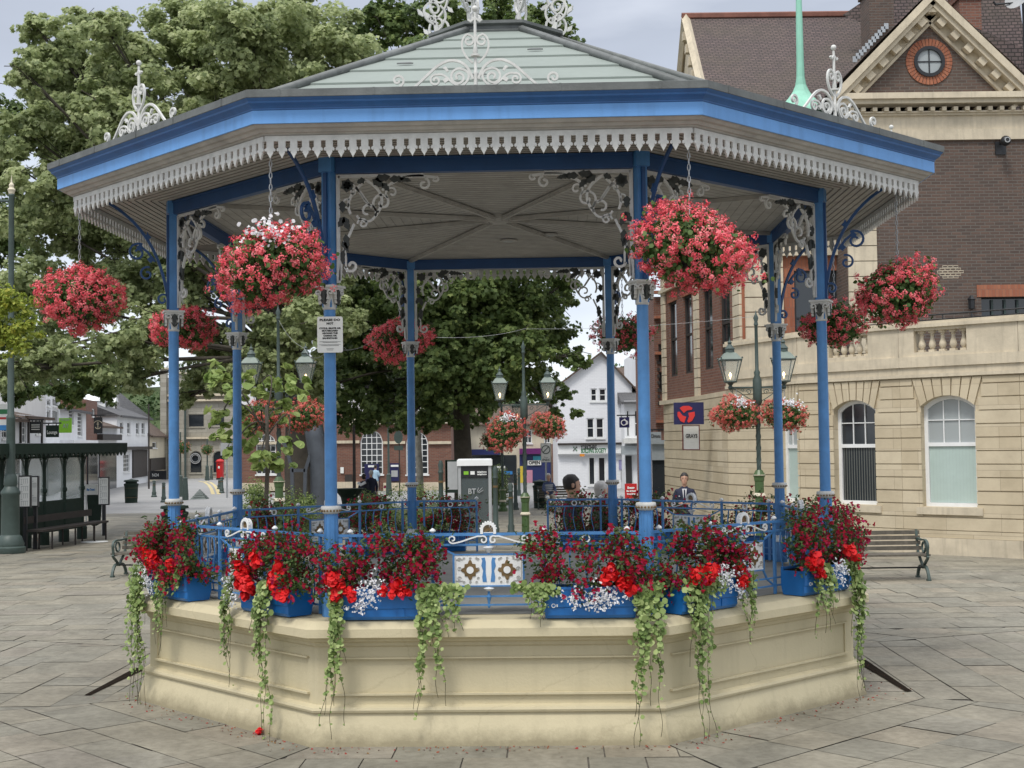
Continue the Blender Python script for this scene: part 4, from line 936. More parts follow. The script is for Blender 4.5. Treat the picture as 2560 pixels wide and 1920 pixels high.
for i in range(6):
    f, L = seg(i); hs_ = segwin[i]
    facade(sw, f, 0, L, 0, 3.53 if i > 1 else 3.4, hs_, 0, .26)
    # channelled courses standing proud
    z = .50; n_ = 0
    fbox(blk, f, 0 if i else -.0, L, -.01, .075, 0, .34, 1); fbox(blk, f, 0, L, -.01, .05, .345, .485, 0)
    while z < 3.45:
        zt = min(z+CH-.022, 3.50)
        free = [(0.0, L)]
        for h in hs_:
            if zt < h[2]-.02 or z > h[3]+.02: pass
            nf = []
            for a_, b_ in free:
                g = 0
                if zt > h[3]-h[4]: g = (h[1]-h[0])*.5*(.08+.22*min(1, (zt-h[3]+h[4])/(3.5-h[3]+h[4])))
                lo, hi = h[0]-g, h[1]+g
                if zt < h[2]-.16: nf.append((a_, b_)); continue
                if lo > a_: nf.append((a_, lo))
                if hi < b_: nf.append((hi, b_))
            free = nf
        for a_, b_ in free:
            if b_-a_ < .04: continue
            fbox(blk, f, a_+.001, b_-.001, -.01, .035, z, zt, 0)
        z += CH
    for h in hs_:       # voussoirs
        cx_ = (h[0]+h[1])/2; w_ = (h[1]-h[0])/2; r = (w_*w_+h[4]**2)/(2*h[4]); zc_ = h[3]-r; am = math.asin(min(1, w_/r)); nV = 7
        for q in range(nV):
            t0 = -am*1.0+2*am*q/nV; t1 = -am+2*am*(q+1)/nV; e = .012/r
            def up(t, s_): return (cx_+w_*1.30*t/am, 3.50)
            p = [(cx_+r*math.sin(t0+e), zc_+r*math.cos(t0+e)), (cx_+r*math.sin(t1-e), zc_+r*math.cos(t1-e)), up(t1-e, 1), up(t0+e, 1)]
            prism(blk, f, p, -.01, .045, 0)
        fbox(blk, f, h[0]-.12, h[1]+.12, -.01, .07, h[2]-.15, h[2]-.005, 1)
    # entablature and parapet
    if i > 1:
        fbox(blk, f, -.02, L+.02, -.3, .08, 3.53, 3.60, 1); fbox(blk, f, -.02, L+.02, -.3, .05, 3.60, 3.74, 1); fbox(blk, f, -.03, L+.03, -.3, .09, 3.74, 3.95, 1)
        fbox(blk, f, -.03, L+.03, -.3, .10, 4.53, 4.60, 1); fbox(blk, f, -.03, L+.03, -.28, .06, 4.60, 4.655, 1)
        bal = {3: (along(Q[3], Q[4], 2080), along(Q[3], Q[4], 2178)), 4: (along(Q[4], Q[5], 2293), along(Q[4], Q[5], 2425))}.get(i)
        if bal:
            fbox(blk, f, 0, bal[0], -.25, .05, 3.95, 4.53, 1); fbox(blk, f, bal[1], L, -.25, .05, 3.95, 4.53, 1); fbox(blk, f, bal[0], bal[1], -.25, .05, 3.95, 4.04, 1); fbox(blk, f, bal[0], bal[1], -.22, .03, 4.47, 4.53, 1)
            wins[i] = (f, bal)
        else: fbox(blk, f, 0, L, -.25, .05, 3.95, 4.53, 1)
wl = sw.build('wall', STONE, SB, world=True); blk.build('rusticated_stonework', [STONE, STONES], SB, world=True)
for i, (f, bal) in wins.items():
    nb = 5
    for q in range(nb):
        a = bal[0]+(bal[1]-bal[0])*(q+.5)/nb; p = f.p(a, -.10, 0); c = MB()
        box(c, (p.x, p.y, 4.065), (.12, .12, .05), math.atan2(f.x.y, f.x.x)); box(c, (p.x, p.y, 4.445), (.12, .12, .05), math.atan2(f.x.y, f.x.x))
        lathe(c, [(.03, 4.09), (.045, 4.11), (.075, 4.17), (.068, 4.22), (.04, 4.30), (.034, 4.37), (.05, 4.385), (.035, 4.40), (.045, 4.42)], 12, (p.x, p.y, 0)); c.build('baluster', STONES, SB, world=True, smooth=True, auto=45)
for i, hs_ in segwin.items():
    f, L = seg(i)
    for h in hs_:
        wo = window(SB, f, h[0], h[1], h[2], h[3], h[4], b=-.17, cols=3, rows_=1, fw=.075, bw=.02, gm=GLASS if i == 3 else GLASSB, mid=h[2]+(h[3]-h[2])*.56, colz=h[2]+(h[3]-h[2])*.56)
        c = MB(); z = h[2]+(h[3]-h[2])*.56; zt = z+(h[3]-z)*.50; fbox(c, f, h[0]+.07, h[1]-.07, -.182, -.158, zt-.01, zt+.01); c.build('glazing_bar', WHITEB, wo, world=True)
        # blinds behind the lower sash
        c = MB(); nbl = 14
        for q in range(nbl):
            a = h[0]+.08+(h[1]-h[0]-.16)*(q+.5)/nbl; wv = (h[1]-h[0]-.16)/nbl*(.97 if i != 3 else .30); c.add([f.p(a-wv/2, -.181 + (.0), h[2]+.08), f.p(a+wv/2, -.1815, h[2]+.08), f.p(a+wv/2, -.1815, z-.03), f.p(a-wv/2, -.181, z-.03)], [(0, 1, 2, 3)])
        c.build('blind', CURT if i != 3 else BLINDD, wo, world=True)
# terrace handrail
c = MB()
for i in (3, 4, 5):
    f, L = seg(i); tube(c, [f.p(0, -.5, 4.82), f.p(L, -.5, 4.82)], .018, 5); tube(c, [f.p(0, -.5, 4.72), f.p(L, -.5, 4.72)], .012, 5)
    for q in range(4): tube(c, [f.p(L*q/4+.1, -.5, 4.6), f.p(L*q/4+.1, -.5, 4.82)], .012, 4)
c.build('terrace_rail', BLACK, SB, world=True)
# terrace deck, so the storey above stands on something
c = MB(); pts = [(q[0], q[1]+.35, 3.9) for q in Q[2:]]+[(14, 32, 3.9), (6, 33, 3.9)]; c.add(pts, [tuple(range(len(pts)))]); c.build('terrace_deck', LEAD, SB, world=True)
# upper brick wing with pediment, facing the square
YW = 31.; fw_ = Fr((0, YW, 0), (1, 0, 0), (0, -1, 0)); xl = Xat(2134, YW); xq = Xat(2203, YW); xr = Xat(2900, YW); zc0 = hz(2200, 348, YW)
c = MB(); ah = Xat(2463, YW), Xat(2700, YW)
facade(c, fw_, xl, xr, 3.9, zc0, [(ah[0], ah[1], 4.3, hz(2500, 742, YW), 0)], 0, .3)
c.add([(xl, YW, 3.9), (xl, YW+9, 3.9), (xl, YW+9, zc0), (xl, YW, zc0)], [(0, 1, 2, 3)]); c.build('brick_wing', BRICKD, SB, world=True)
c = MB()
z = 3.95; n_ = 0
while z < zc0-.1:
    e = .12 if n_ % 2 else 0; fbox(c, fw_, xl-.03, xq-e*0, -.02, .05, z, min(z+.36, zc0-.01)-.02); z += .36; n_ += 1
# cornice: stone frieze band, dentils, crown
z1_, z2_, z3_, z4_, z5_ = hz(2350, 348, YW), hz(2350, 325, YW), hz(2350, 290, YW), hz(2350, 265, YW), hz(2350, 240, YW)
xc0 = Xat(2128, YW)
fbox(c, fw_, xc0+.1, xr, -.1, .07, z1_-.03, z2_); fbox(c, fw_, xc0+.12, xr, -.1, .03, z2_, z3_); fbox(c, fw_, xc0, xr, -.1, .10, z3_, z3_+.05)
n_ = int((xr-xc0)/.27)
for q in range(n_): a = xc0+.1+.27*q; fbox(c, fw_, a, a+.10, 0, .22, z3_+.08, z3_+.17)
fbox(c, fw_, xc0-.05, xr, -.1, .16, z3_+.05, z3_+.085); fbox(c, fw_, xc0-.25, xr, -.1, .30, z4_, z4_+.10); fbox(c, fw_, xc0-.33, xr, -.1, .38, z4_+.10, z5_)
c.build('cornice', STONES, SB, world=True)
# gable tympanum
cxg = Xat(2350, YW); zA = hz(2350, 6, YW); hwg = cxg-Xat(2112, YW); zB = z5_
c = MB(); c.add([(cxg-hwg, YW+.0, zB), (cxg+hwg, YW+.0, zB), (cxg, YW, zA)], [(0, 1, 2)])
c.build('gable_wall', BRICKD, SB, world=True)
c = MB(); sl_ = Vector((hwg, 0, zA-zB)).normalized(); Lg = math.hypot(hwg, zA-zB)
for s in (-1, 1):
    ff = Fr((cxg+s*(hwg+.05), YW, zB-.02), (-s*hwg, 0, zA-zB), (0, -1, 0), (s*(zA-zB), 0, hwg)); 
    fbox(c, ff, .0, Lg+.02, -.02, .10, -.42, -.36); fbox(c, ff, .0, Lg+.1, -.1, .34, -.16, -.06); fbox(c, ff, -.1, Lg+.14, -.1, .42, -.06, .10)
    for q in range(7): fbox(c, ff, .35+q*.44, .35+q*.44+.20, 0, .26, -.32, -.162)
    fbox(c, ff, 0, Lg, -.02, .05, -.36, -.16)
prism(c, fw_, [(cxg-.25, zA-.32), (cxg+.25, zA-.32), (cxg, zA)], -.05, .30)
c.build('raking_cornice', STONES, SB, world=True)
ctr = (Xat(2347.6, YW), hz(2347.6, 154.6, YW))
c = MB()
for q in range(36):
    a0, a1 = 2*PI*q/36+.012, 2*PI*(q+1)/36-.012; prism(c, fw_, [(ctr[0]+.36*math.cos(a0), ctr[1]+.36*math.sin(a0)), (ctr[0]+.545*math.cos(a0), ctr[1]+.545*math.sin(a0)), (ctr[0]+.545*math.cos(a1), ctr[1]+.545*math.sin(a1)), (ctr[0]+.36*math.cos(a1), ctr[1]+.36*math.sin(a1))], -.01, .03)
c.build('brick_ring', BRICKR, SB, world=True)
c = MB(); ribbon(c, fw_, spiral(ctr[0], ctr[1], .325, .325, 0, 360, 32), .08, .10, b=.02); fbox(c, fw_, ctr[0]-.3, ctr[0]+.3, .0, .03, ctr[1]-.014, ctr[1]+.014); fbox(c, fw_, ctr[0]-.014, ctr[0]+.014, .001, .031, ctr[1]-.3, ctr[1]+.3)
wo = c.build('round_window', BLACK, SB, world=True)
c = MB(); c.add([fw_.p(ctr[0]+.31*math.cos(q*PI/16), .012, ctr[1]+.31*math.sin(q*PI/16)) for q in range(32)], [tuple(range(32))]); c.build('pane', GLASSB, wo, world=True)
# gable roof behind the pediment, chimneys
c = MB()
for s in (-1, 1): c.add([(cxg+s*(hwg+.25), YW-.35, zB+.05), (cxg, YW-.35, zA+.22), (cxg, YW+10, zA+.22), (cxg+s*(hwg+.25), YW+10, zB+.05)], [(0, 1, 2, 3)])
c.build('gable_roof', TILE, SB, world=True)
def chim(px0, px1, pyt, Y, nm='chimney', mt=None, dep=.9):
    x0, x1 = Xat(px0, Y), Xat(px1, Y); zt = hz((px0+px1)/2, pyt, Y); c = MB(); box(c, ((x0+x1)/2, Y+dep/2, (zt+9)/2), (x1-x0, dep, zt-9)); box(c, ((x0+x1)/2, Y+dep/2, zt+.08), (x1-x0+.16, dep+.16, .18)); box(c, ((x0+x1)/2, Y+dep/2, zt-.35), (x1-x0+.1, dep+.1, .12)); 
    return c.build(nm, mt or BRICKM, SB, world=True)
chim(2200, 2262, -60, 36, mt=BRICKD); chim(2429, 2484, -40, 35)
# stepped lead flashing up the chimney cheek
c = MB()
for q in range(11): p = at(2213+q*8.5, 95-q*9, 33.0); box(c, (p.x, 35.9, p.z+ .3), (.12, .03, .16), 0)
c.build('lead_flashing', GALV, SB, world=True)
# the long tiled roof with its gable end on the street
RX0, RX1 = 5.56, 15; zr, ze = 15.17, 9.8
c = MB(); c.add([(RX0, 34.5, ze), (RX1, 34.5, ze), (RX1, 40, zr), (RX0, 40, zr)], [(0, 1, 2, 3)]); c.add([(RX0, 45.5, ze), (RX1, 45.5, ze), (RX1, 40, zr), (RX0, 40, zr)], [(3, 2, 1, 0)])
c.build('tiled_roof', TILE, SB, world=True)
c = MB(); tube(c, [(RX0-.1, 40, zr+.03), (RX1, 40, zr+.03)], .12, 6); c.build('ridge_tiles', RIDGE, SB, world=True)
c = MB()
for y_ in (34.5, 45.5): tube(c, [(RX0+.02, y_, ze), (RX0+.02, 40, zr)], .13, 4)
c.add([(RX0+.1, 34.5, ze), (RX0+.1, 45.5, ze), (RX0+.1, 40, zr)], [(0, 1, 2)])
for q in range(9): box(c, (RX0-.02, 35.2+q*.55, ze+.35+q*.537), (.25, .25, .25))
c.build('gable_verge', STONES, SB, world=True)
c = MB(); x0_ = Xat(2130, 38); c.add([(x0_, 37.9, hz(2130, 40, 38)), (x0_+.7, 37.9, hz(2170, 0, 38)), (x0_+1.5, 38.2, 17.5), (x0_+5, 38.2, 17.5), (x0_+5, 37, 12)], [(0, 1, 2, 3, 4)]); c.build('upper_roof', TILE, SB, world=True)
x0_ = Xat(2470, 33); c = MB(); c.add([(x0_, 33.2, hz(2470, 60, 33)), (x0_+4, 33.2, hz(2560, 140, 33)-1.0), (x0_+4, 33.2, 8), (x0_, 33.2, 8)], [(0, 1, 2, 3)]); c.build('side_roof', TILE, SB, world=True)
# set-back window wall between the quoins
YS = 32.2; fs_ = Fr((0, YS, 0), (1, 0, 0), (0, -1, 0)); xa, xb = 5.66, Xat(2145, YS)
wx0, wx1 = Xat(1994, YS), Xat(2106, YS); wz1 = hz(2040, 676, YS); wz0 = hz(2040, 905, YS)
c = MB(); facade(c, fs_, xa, xb, 3.6, 9.9, [(wx0, wx1, wz0, wz1)], 0, .15); c.build('recessed_wall', BRICKR, SB, world=True)
window(SB, fs_, wx0, wx1, wz0, wz1, 0, b=-.1, cols=2, rows_=1, fw=.05, fm=BLACK, mid=wz0+(wz1-wz0)*.48)
c = MB()
for q in range(16):
    z = 3.98+q*.36
    for a_, b_ in ((Xat(1869, YS), Xat(1965, YS)),): fbox(c, fs_, a_, b_, -.02, .09, z, z+.335)
for a_, b_ in ((Xat(1940, YS), wx0-.35), ): pass
fbox(c, fs_, Xat(1955, YS), xb, -.02, .16, hz(2040, 640, YS), hz(2040, 640, YS)+.14); fbox(c, fs_, Xat(1955, YS), xb, -.02, .10, hz(2040, 640, YS)+.14, 9.9)
c.build('quoins', STONES, SB, world=True)
# street front, three storeys, strongly foreshortened
c = MB(); cq = MB(); cd = MB()
P_, Q_ = (4.75, 40.2), (5.72, 32.2); d = Vector((Q_[0]-P_[0], Q_[1]-P_[1], 0)); f = Fr((P_[0], P_[1], 0), d, (d.y, -d.x, 0)); L = d.length
wl_ = []
for a in (1.2, 2.9, 5.0, 6.6): wl_ += [(a-.45, a+.45, 4.2, 6.4, 0), (a-.45, a+.45, 7.2, 8.9, 0)]
facade(c, f, 0, L, 3.4, 9.8, wl_, 0, .12)
for h in wl_:
    fbox(cd, f, h[0]-.15, h[1]+.15, -.01, .02, h[3], h[3]+.38)
    window(SB, f, h[0], h[1], h[2], h[3], 0, b=-.08, cols=1, rows_=1, fw=.06, fm=TIMB, mid=(h[2]+h[3])/2)
for a0_, a1_ in ((0, .35), (3.75, 4.15), (7.5, L)):
    for q in range(24): fbox(cq, f, a0_, a1_, -.02, .07+.0*(q % 2), 3.5+q*.265, 3.5+q*.265+.243)
fbox(cq, f, -.1, L, -.02, .14, 3.40, 3.52); fbox(cq, f, -.1, L, -.02, .12, 6.75, 6.85)
c.build('street_front', BRICKM, SB, world=True); cq.build('street_quoins', STONES, SB, world=True); cd.build('window_head', BRICKR, SB, world=True)
# terrace door head, camera, patch of old brick, wall lantern
c = MB(); fbox(c, fw_, ah[0]-.1, xr, 0, .02, hz(2500, 742, YW), hz(2500, 712, YW)); c.build('brick_lintel', BRICKR, SB, world=True)
c = MB(); fbox(c, fw_, ah[0], ah[1], -.28, -.25, 4.3, hz(2500, 742, YW)); c.build('terrace_door', GLASS, SB, world=True)
c = MB()
for q in range(6): fbox(c, fw_, ah[0]+.3*q, ah[0]+.3*q+.05, -.25, -.2, 4.3, hz(2500, 745, YW)-.02)
fbox(c, fw_, ah[0], ah[1], -.245, -.19, 5.0, 5.06); c.build('terrace_door_frame', GREENG, SB, world=True)
c = MB(); px_, pz_ = Xat(2387, YW), hz(2387, 680, YW)
for r_, (n0, n1) in enumerate(((1, 4), (0, 4), (0, 5), (0, 4), (1, 4))):
    for q in range(n0, n1): ribbon(c, fw_, [(px_+x+.12*(r_ % 2)*.5, pz_-z) for x, z in ((-.3+q*.125, -.15+r_*.06), (-.3+q*.125+.11, -.15+r_*.06), (-.3+q*.125+.11, -.10+r_*.06), (-.3+q*.125, -.10+r_*.06), (-.3+q*.125, -.15+r_*.06))], .014, .01)
c.build('brick_patch', STONES, SB, world=True)
p = at(2514, 352, YW-.35); cc_ = empty('security_camera', p, 'round black security camera under the cornice of the brick wing', 'camera')
c = MB(); sphere(c, (0, 0, 0), .12, 14, 10); c.build('housing', BLACK, cc_, smooth=True); c = MB(); ribbon(c, Fr((0, -.115, 0), (1, 0, 0), (0, -1, 0)), spiral(0, 0, .055, .055, 0, 360, 16), .02, .02); c.build('lens_ring', MULL, cc_); c = MB(); box(c, (0, .2, .02), (.06, .34, .06)); box(c, (0, .33, -.1), (.25, .04, .3)); c.build('bracket', BLACK, cc_)
p = at(2429, 757, YW-.12); wlp = empty('wall_lantern', p, 'small black wall lantern beside the terrace door', 'wall lamp'); c = MB(); lathe(c, [(.02, -.16), (.07, -.14), (.08, .06), (.10, .08), (.03, .17)], 6); c.build('case', BLACK, wlp)
# copper spire in front of the long roof
p = at(2003, 270, 33.6); sp_ = empty('copper_spire', (p.x, p.y, hz(2003, 276, 33.6)), 'slender turquoise copper spire with a flared foot in front of the tiled roof', 'spire')
c = MB(); lathe(c, [(.72, -.3), (.62, -.05), (.50, .12), (.34, .30), (.22, .46), (.14, .64), (.105, .85), (.095, 1.2), (.085, 2.2), (.066, 3.4), (.05, 5), (.02, 8)], 12, ph=.2); c.build('spire_sheet', VERDI, sp_)
c = MB(); box(c, (0, 0, -1.3), (1.3, 1.3, 2.0)); c.build('drum', BRICKD, sp_)
# tv dish
p = at(2535, 8, 32); ds = empty('satellite_dish', p, 'grey satellite dish on a pole arm at the top right roof', 'satellite dish')
c = MB(); lathe(c, [(.01, 0), (.15, .02), (.27, .07), (.33, .13)], 18, cap=False); o = c.build('dish', MULL, ds, smooth=True); o.rotation_euler = (1.2, .2, -1.0); o.location = (.15, 0, .1); c = MB(); tube(c, [(.3, .2, -2.2), (.3, .2, .1), (-.45, 0, -.03), (-.5, 0, .05)], .03, 6); c.build('arm', BLACK, ds)

# ---- generic houses, placed from their outline and given real depth
def dline(px):
    t = [(-120, 43), (-70, 46), (50, 50), (114, 54), (150, 60), (215, 68), (243, 72), (300, 78), (370, 88), (414, 96)]
    for (p, q), (p2, q2) in zip(t, t[1:]):
        if p <= px <= p2: return q+(q2-q)*(px-p)/(p2-p)
    return t[-1][1]
def house(label, px0, px1, d, py0, roof=None, wm=None, rm=None, wins=(), dep=7, name='house', cat='building', base=0, wf=None, sects=()):
    """facade seen between two columns of the photo; d = its distance, or (near, far) where it recedes; dep metres deep"""
    d0, d1 = d if isinstance(d, tuple) else (d, d); A = Vector((Xat(px0, d0), d0, 0)); B_ = Vector((Xat(px1, d1), d1, 0)); dv = B_-A; L = dv.length; pm = (px0+px1)/2
    f = Fr(A, dv, (dv.y, -dv.x, 0)); zt = hz(px0, py0, d0)
    def U(px): return along(A, B_, px)
    def Zp(px, py): return hz(px, py, f.p(U(px), 0, 0).y)
    root = empty(name, f.p(L/2, -dep/2, 0), label, cat); wm = wm or RENDW; rm = rm or TILEB
    hs_ = []
    for w_ in wins:
        a0, a1 = U(w_[0]), U(w_[2]); hs_.append((max(a0, .02), min(a1, L-.02), Zp((w_[0]+w_[2])/2, w_[3]), Zp((w_[0]+w_[2])/2, w_[1]), (a1-a0)/2 if len(w_) > 6 and w_[6] == 'arch' else 0))
    c = MB(); facade(c, f, 0, L, base, zt, hs_, 0, .15)
    for aa in (0, L): quad(c, f, [(aa, 0, base), (aa, -dep, base), (aa, -dep, zt), (aa, 0, zt)])
    quad(c, f, [(0, -dep, base), (L, -dep, base), (L, -dep, zt), (0, -dep, zt)])
    if roof and roof[0] == 'gable':
        ax, az = U(roof[1]), Zp(roof[1], roof[2])
        for bb in (0, -dep): quad(c, f, [(0, bb, zt), (L, bb, zt), (ax, bb, az)])
    if not roof: quad(c, f, [(0, 0, zt-.3), (L, 0, zt-.3), (L, -dep, zt-.3), (0, -dep, zt-.3)])
    c.build('wall', wm, root, world=True)
    if roof:
        c = MB()
        if roof[0] == 'gable':
            ov = .25
            for xx in (0, L):
                s = 1 if xx > ax else -1; dz = (az-zt)/abs(xx-ax)*ov
                vs = [(xx+s*ov, ov, zt-dz), (ax, ov, az), (ax, -dep, az), (xx+s*ov, -dep, zt-dz)]; c.add([f.p(*v) for v in vs]+[f.p(v[0], v[1], v[2]+.1) for v in vs], [(0, 1, 2, 3), (4, 5, 6, 7), (0, 1, 5, 4)])
        else:
            pc = f.p(L/2, -dep/2, 0); zr_ = max(zt+.5, CZ+(hz(pm, roof[1], pc.y)-CZ)); hip0, hip1 = (roof[2], roof[3]) if len(roof) > 2 else (0, 0)
            vs = [(-.15, .3, zt-.1), (L+.15, .3, zt-.1), (L+.15-hip1, -dep/2, zr_), (-.15+hip0, -dep/2, zr_), (L+.15, -dep-.3, zt-.1), (-.15, -dep-.3, zt-.1)]
            c.add([f.p(*v) for v in vs], [(0, 1, 2, 3), (3, 2, 4, 5), (1, 4, 2), (5, 0, 3)]); fbox(c, f, -.15, L+.15, .22, .34, zt-.16, zt-.05)
        c.build('roof', rm, root, world=True)
    for w_, h in zip(wins, hs_): window(root, f, h[0], h[1], h[2], h[3], h[4], b=-.08, cols=w_[4], rows_=w_[5], fw=.055, bw=.035, fm=wf, sill=.07)
    for (a_, y0_, b_, y1_, b0, b1, mt_, nm) in sects:
        c = MB(); fbox(c, f, U(a_), U(b_), b0, b1, Zp(a_, y1_), Zp(a_, y0_)); c.build(nm, mt_, root, world=True)
    if not isinstance(d, tuple): f = Fr((0, d, 0), (1, 0, 0), (0, -1, 0))
    return root, f, zt
def plate(name, label, cat, px0, py0, px1, py1, d, mt, txt=(), thick=.06, tm=None, frame=None, group=None, hang=0, extra=None, standoff=0):
    """a flat sign facing the square; hang > 0: short bracket above it"""
    x0, x1 = Xat(px0, d), Xat(px1, d); pm = (px0+px1)/2; z1, z0 = hz(pm, py0, d), hz(pm, py1, d)
    root = empty(name, ((x0+x1)/2, d, (z0+z1)/2), label, cat, group); f = Fr((0, d, 0), (1, 0, 0), (0, -1, 0)); c = MB(); fbox(c, f, x0, x1, -thick/2, thick/2, z0, z1); c.build('board', mt, root, world=True)
    if frame:
        c = MB(); ribbon(c, f, [(x0, z0), (x1, z0), (x1, z1), (x0, z1), (x0, z0)], (x1-x0)*.06, thick*1.4); c.build('frame', frame, root, world=True)
    if hang:
        c = MB(); fbox(c, f, x0-.1, x1+hang, -.03, .03, z1+.05, z1+.10)
        for q in (.2, .8): fbox(c, f, x0+(x1-x0)*q-.015, x0+(x1-x0)*q+.015, -.015, .015, z1-.01, z1+.06)
        c.build('bracket', BLACK, root, world=True)
    if txt:
        c = MB()
        for s_, fx, fz, size, wd in txt: text_mesh(c, f, s_, size*(z1-z0), x0+(x1-x0)*fx, z0+(z1-z0)*fz, thick/2+.012, 0, wd*(x1-x0) if wd else None, bold=.004)
        c.build('lettering', tm or SIGNB, root, world=True)
    if extra: extra(root, f, x0, x1, z0, z1, thick)
    return root
DKR = mat('dark_red_paint', (.16, .03, .03), .6); PURP = mat('purple_fascia', (.13, .015, .13), .4); SHOPG = mat('shopfront_grey', (.30, .33, .34), .6); GREENS = mat('lime_sign', (.22, .50, .03), .5); GRT = mat('green_lettering', (.02, .18, .06), .5); SHOPB = mat('shopfront_blue', (.02, .03, .12), .4)
YELL = mat('yellow_poster', (.65, .50, .05), .5); PINK = mat('pink_poster', (.55, .25, .35), .5); TEALC = mat('teal_poster', (.05, .35, .45), .5); LOGOB = mat('logo_blue', (.03, .20, .50), .5); ORNG = mat('orange_plate', (.65, .25, .03), .5)
# white gabled building society
r_, f, zt = house('white painted brick gabled building with a green lettered shop band', 1394, 1582, 65, 968, ('gable', 1506, 884), WBRICK, TILEB,
    [(1478, 971, 1494, 1003, 1, 2), (1499, 971, 1517, 1003, 1, 2), (1467, 1045, 1486, 1095, 1, 2), (1490, 1045, 1510, 1095, 1, 2), (1470, 1142, 1487, 1213, 1, 1), (1494, 1142, 1513, 1213, 1, 1), (1552, 1150, 1570, 1225, 1, 1)], name='building_society')
def sect(px0, py0, px1, py1, b0, b1, mt, nm, root, d, f):
    c = MB(); pm = (px0+px1)/2; fbox(c, f, Xat(px0, d), Xat(px1, d), b0, b1, hz(pm, py1, d), hz(pm, py0, d)); return c.build(nm, mt, root, world=True)
sect(1394, 1107, 1560, 1112, .0, .30, TIMB, 'shop_cornice', r_, 65, f); sect(1394, 1112.5, 1558, 1134, .0, .18, WHITEB, 'shop_band', r_, 65, f); sect(1394, 1134.5, 1558, 1137, .0, .22, MULL, 'shop_sill_band', r_, 65, f)
c = MB(); text_mesh(c, f, 'YORKSHIRE', .30, Xat(1471, 65), hz(1471, 1119, 65), .19, 0, .78, bold=.01); c.build('lettering', SIGNB, r_, world=True)
c = MB(); text_mesh(c, f, 'BUILDING SOCIETY', .30, Xat(1483, 65), hz(1483, 1127, 65), .19, 0, 1.22, bold=.01); c.build('lettering', GRT, r_, world=True)
for a0_, mt_ in ((0, GRT), (1, SIGNB)):
    c = MB(); bx, bz = Xat(1441, 65), hz(1441, 1122, 65)
    for s_, t_ in (((-1, -1), (1, 1)) if a0_ else ((-1, 1), (1, -1))): ribbon(c, f, [(bx-.08, bz), (bx-.08+s_*.07, bz+t_*.07), (bx-.08+s_*.08, bz+t_*.10)], [.02, .035, .06], .02, b=.195)
    c.build('emblem', mt_, r_, world=True)
sect(1448, 1135, 1460, 1141, .24, .27, ORNG, 'orange_plate', r_, 65, f); sect(1546, 1150, 1566, 1174, .02, .05, mat('violet_notice', (.25, .24, .42), .5), 'notice', r_, 65, f); sect(1550, 1180, 1566, 1199, .02, .05, MULL, 'cash_machine', r_, 65, f)
# next door and beyond
r_, f, zt = house('white rendered house with dark eaves beside the gabled building', 1562, 1620, 63, 1002, ('eave', 965), RENDW, SLATE, [(1566, 1025, 1575, 1092, 1, 2), (1586, 1025, 1596, 1092, 1, 2)], name='rendered_house')
sect(1556, 1096, 1640, 1108, 0, .7, WHITE, 'bay_base', r_, 63, f); sect(1552, 1114, 1660, 1136, 0, .5, SHOPG, 'shop_band', r_, 63, f); sect(1563, 1140, 1578, 1245, .0, .1, SIGNB, 'shop_window', r_, 63, f); sect(1600, 1140, 1660, 1245, .0, .12, GLASS, 'shop_window', r_, 63, f)
house('brown tiled roof rising behind the white gable', 1540, 1600, 80, 960, ('eave', 918), RENDW, TILEB, [], name='back_house')
house('tall pale office building at the end of the lane', 1592, 1650, 72, 880, None, RENDW, SLATE, [(1598, 930, 1612, 960, 2, 1), (1598, 975, 1612, 1005, 2, 1)], name='office_building')
r_, f, zt = house('tall narrow brown brick building with corbelled piers beside the lane', 1640, 1700, 47, 742, None, BRICKM, SLATE, [(1650, 860, 1660, 905, 1, 1), (1650, 930, 1660, 975, 1, 1)], name='brick_tower_house', wf=TIMB)
for py_ in (728, 790, 880, 1050): sect(1640, py_, 1672, py_+7, 0, .22, BRICKR, 'corbel_band', r_, 47, f)
for q in range(7): sect(1646, 902+q*17, 1652, 910+q*17, 0, .05, TIMB, 'vent_block', r_, 47, f)
sect(1625, 1100, 1680, 1110, 0, .4, SHOPG, 'shop_cornice', r_, 47, f); sect(1628, 1110, 1664, 1150, 0, .25, SHOPG, 'shop_band', r_, 47, f); sect(1628, 1150, 1690, 1262, .01, .15, GLASS, 'shop_window', r_, 47, f)
plate('shop_sign', 'pale grey shop sign projecting over the lane, lettered Clintons', 'sign', 1625, 1080, 1653, 1101, 45, SHOPG, [('Clintons', .5, .5, .6, .85)], hang=.2)
def rings(root, f, x0, x1, z0, z1, th):
    c = MB(); cx_, cz_ = (x0+x1)/2, (z0+z1)/2; h = z1-z0; ribbon(c, f, spiral(cx_-h*.05, cz_-h*.02, h*.25, h*.25, 0, 360, 20), h*.08, .02, b=th/2+.01); ribbon(c, f, spiral(cx_+h*.12, cz_, h*.22, h*.16, -70, 110, 12), h*.07, .02, b=th/2+.015); ribbon(c, f, [(cx_-h*.05, cz_+h*.24), (cx_+h*.02, cz_+h*.33), (cx_+h*.12, cz_+h*.26)], h*.07, .02, b=th/2+.012); c.build('emblem', WHITEB, root, world=True)
plate('hanging_sign', 'square blue hanging sign with white rings emblem', 'sign', 1549, 1043, 1574, 1069, 55, NAVY, hang=.3, extra=rings)
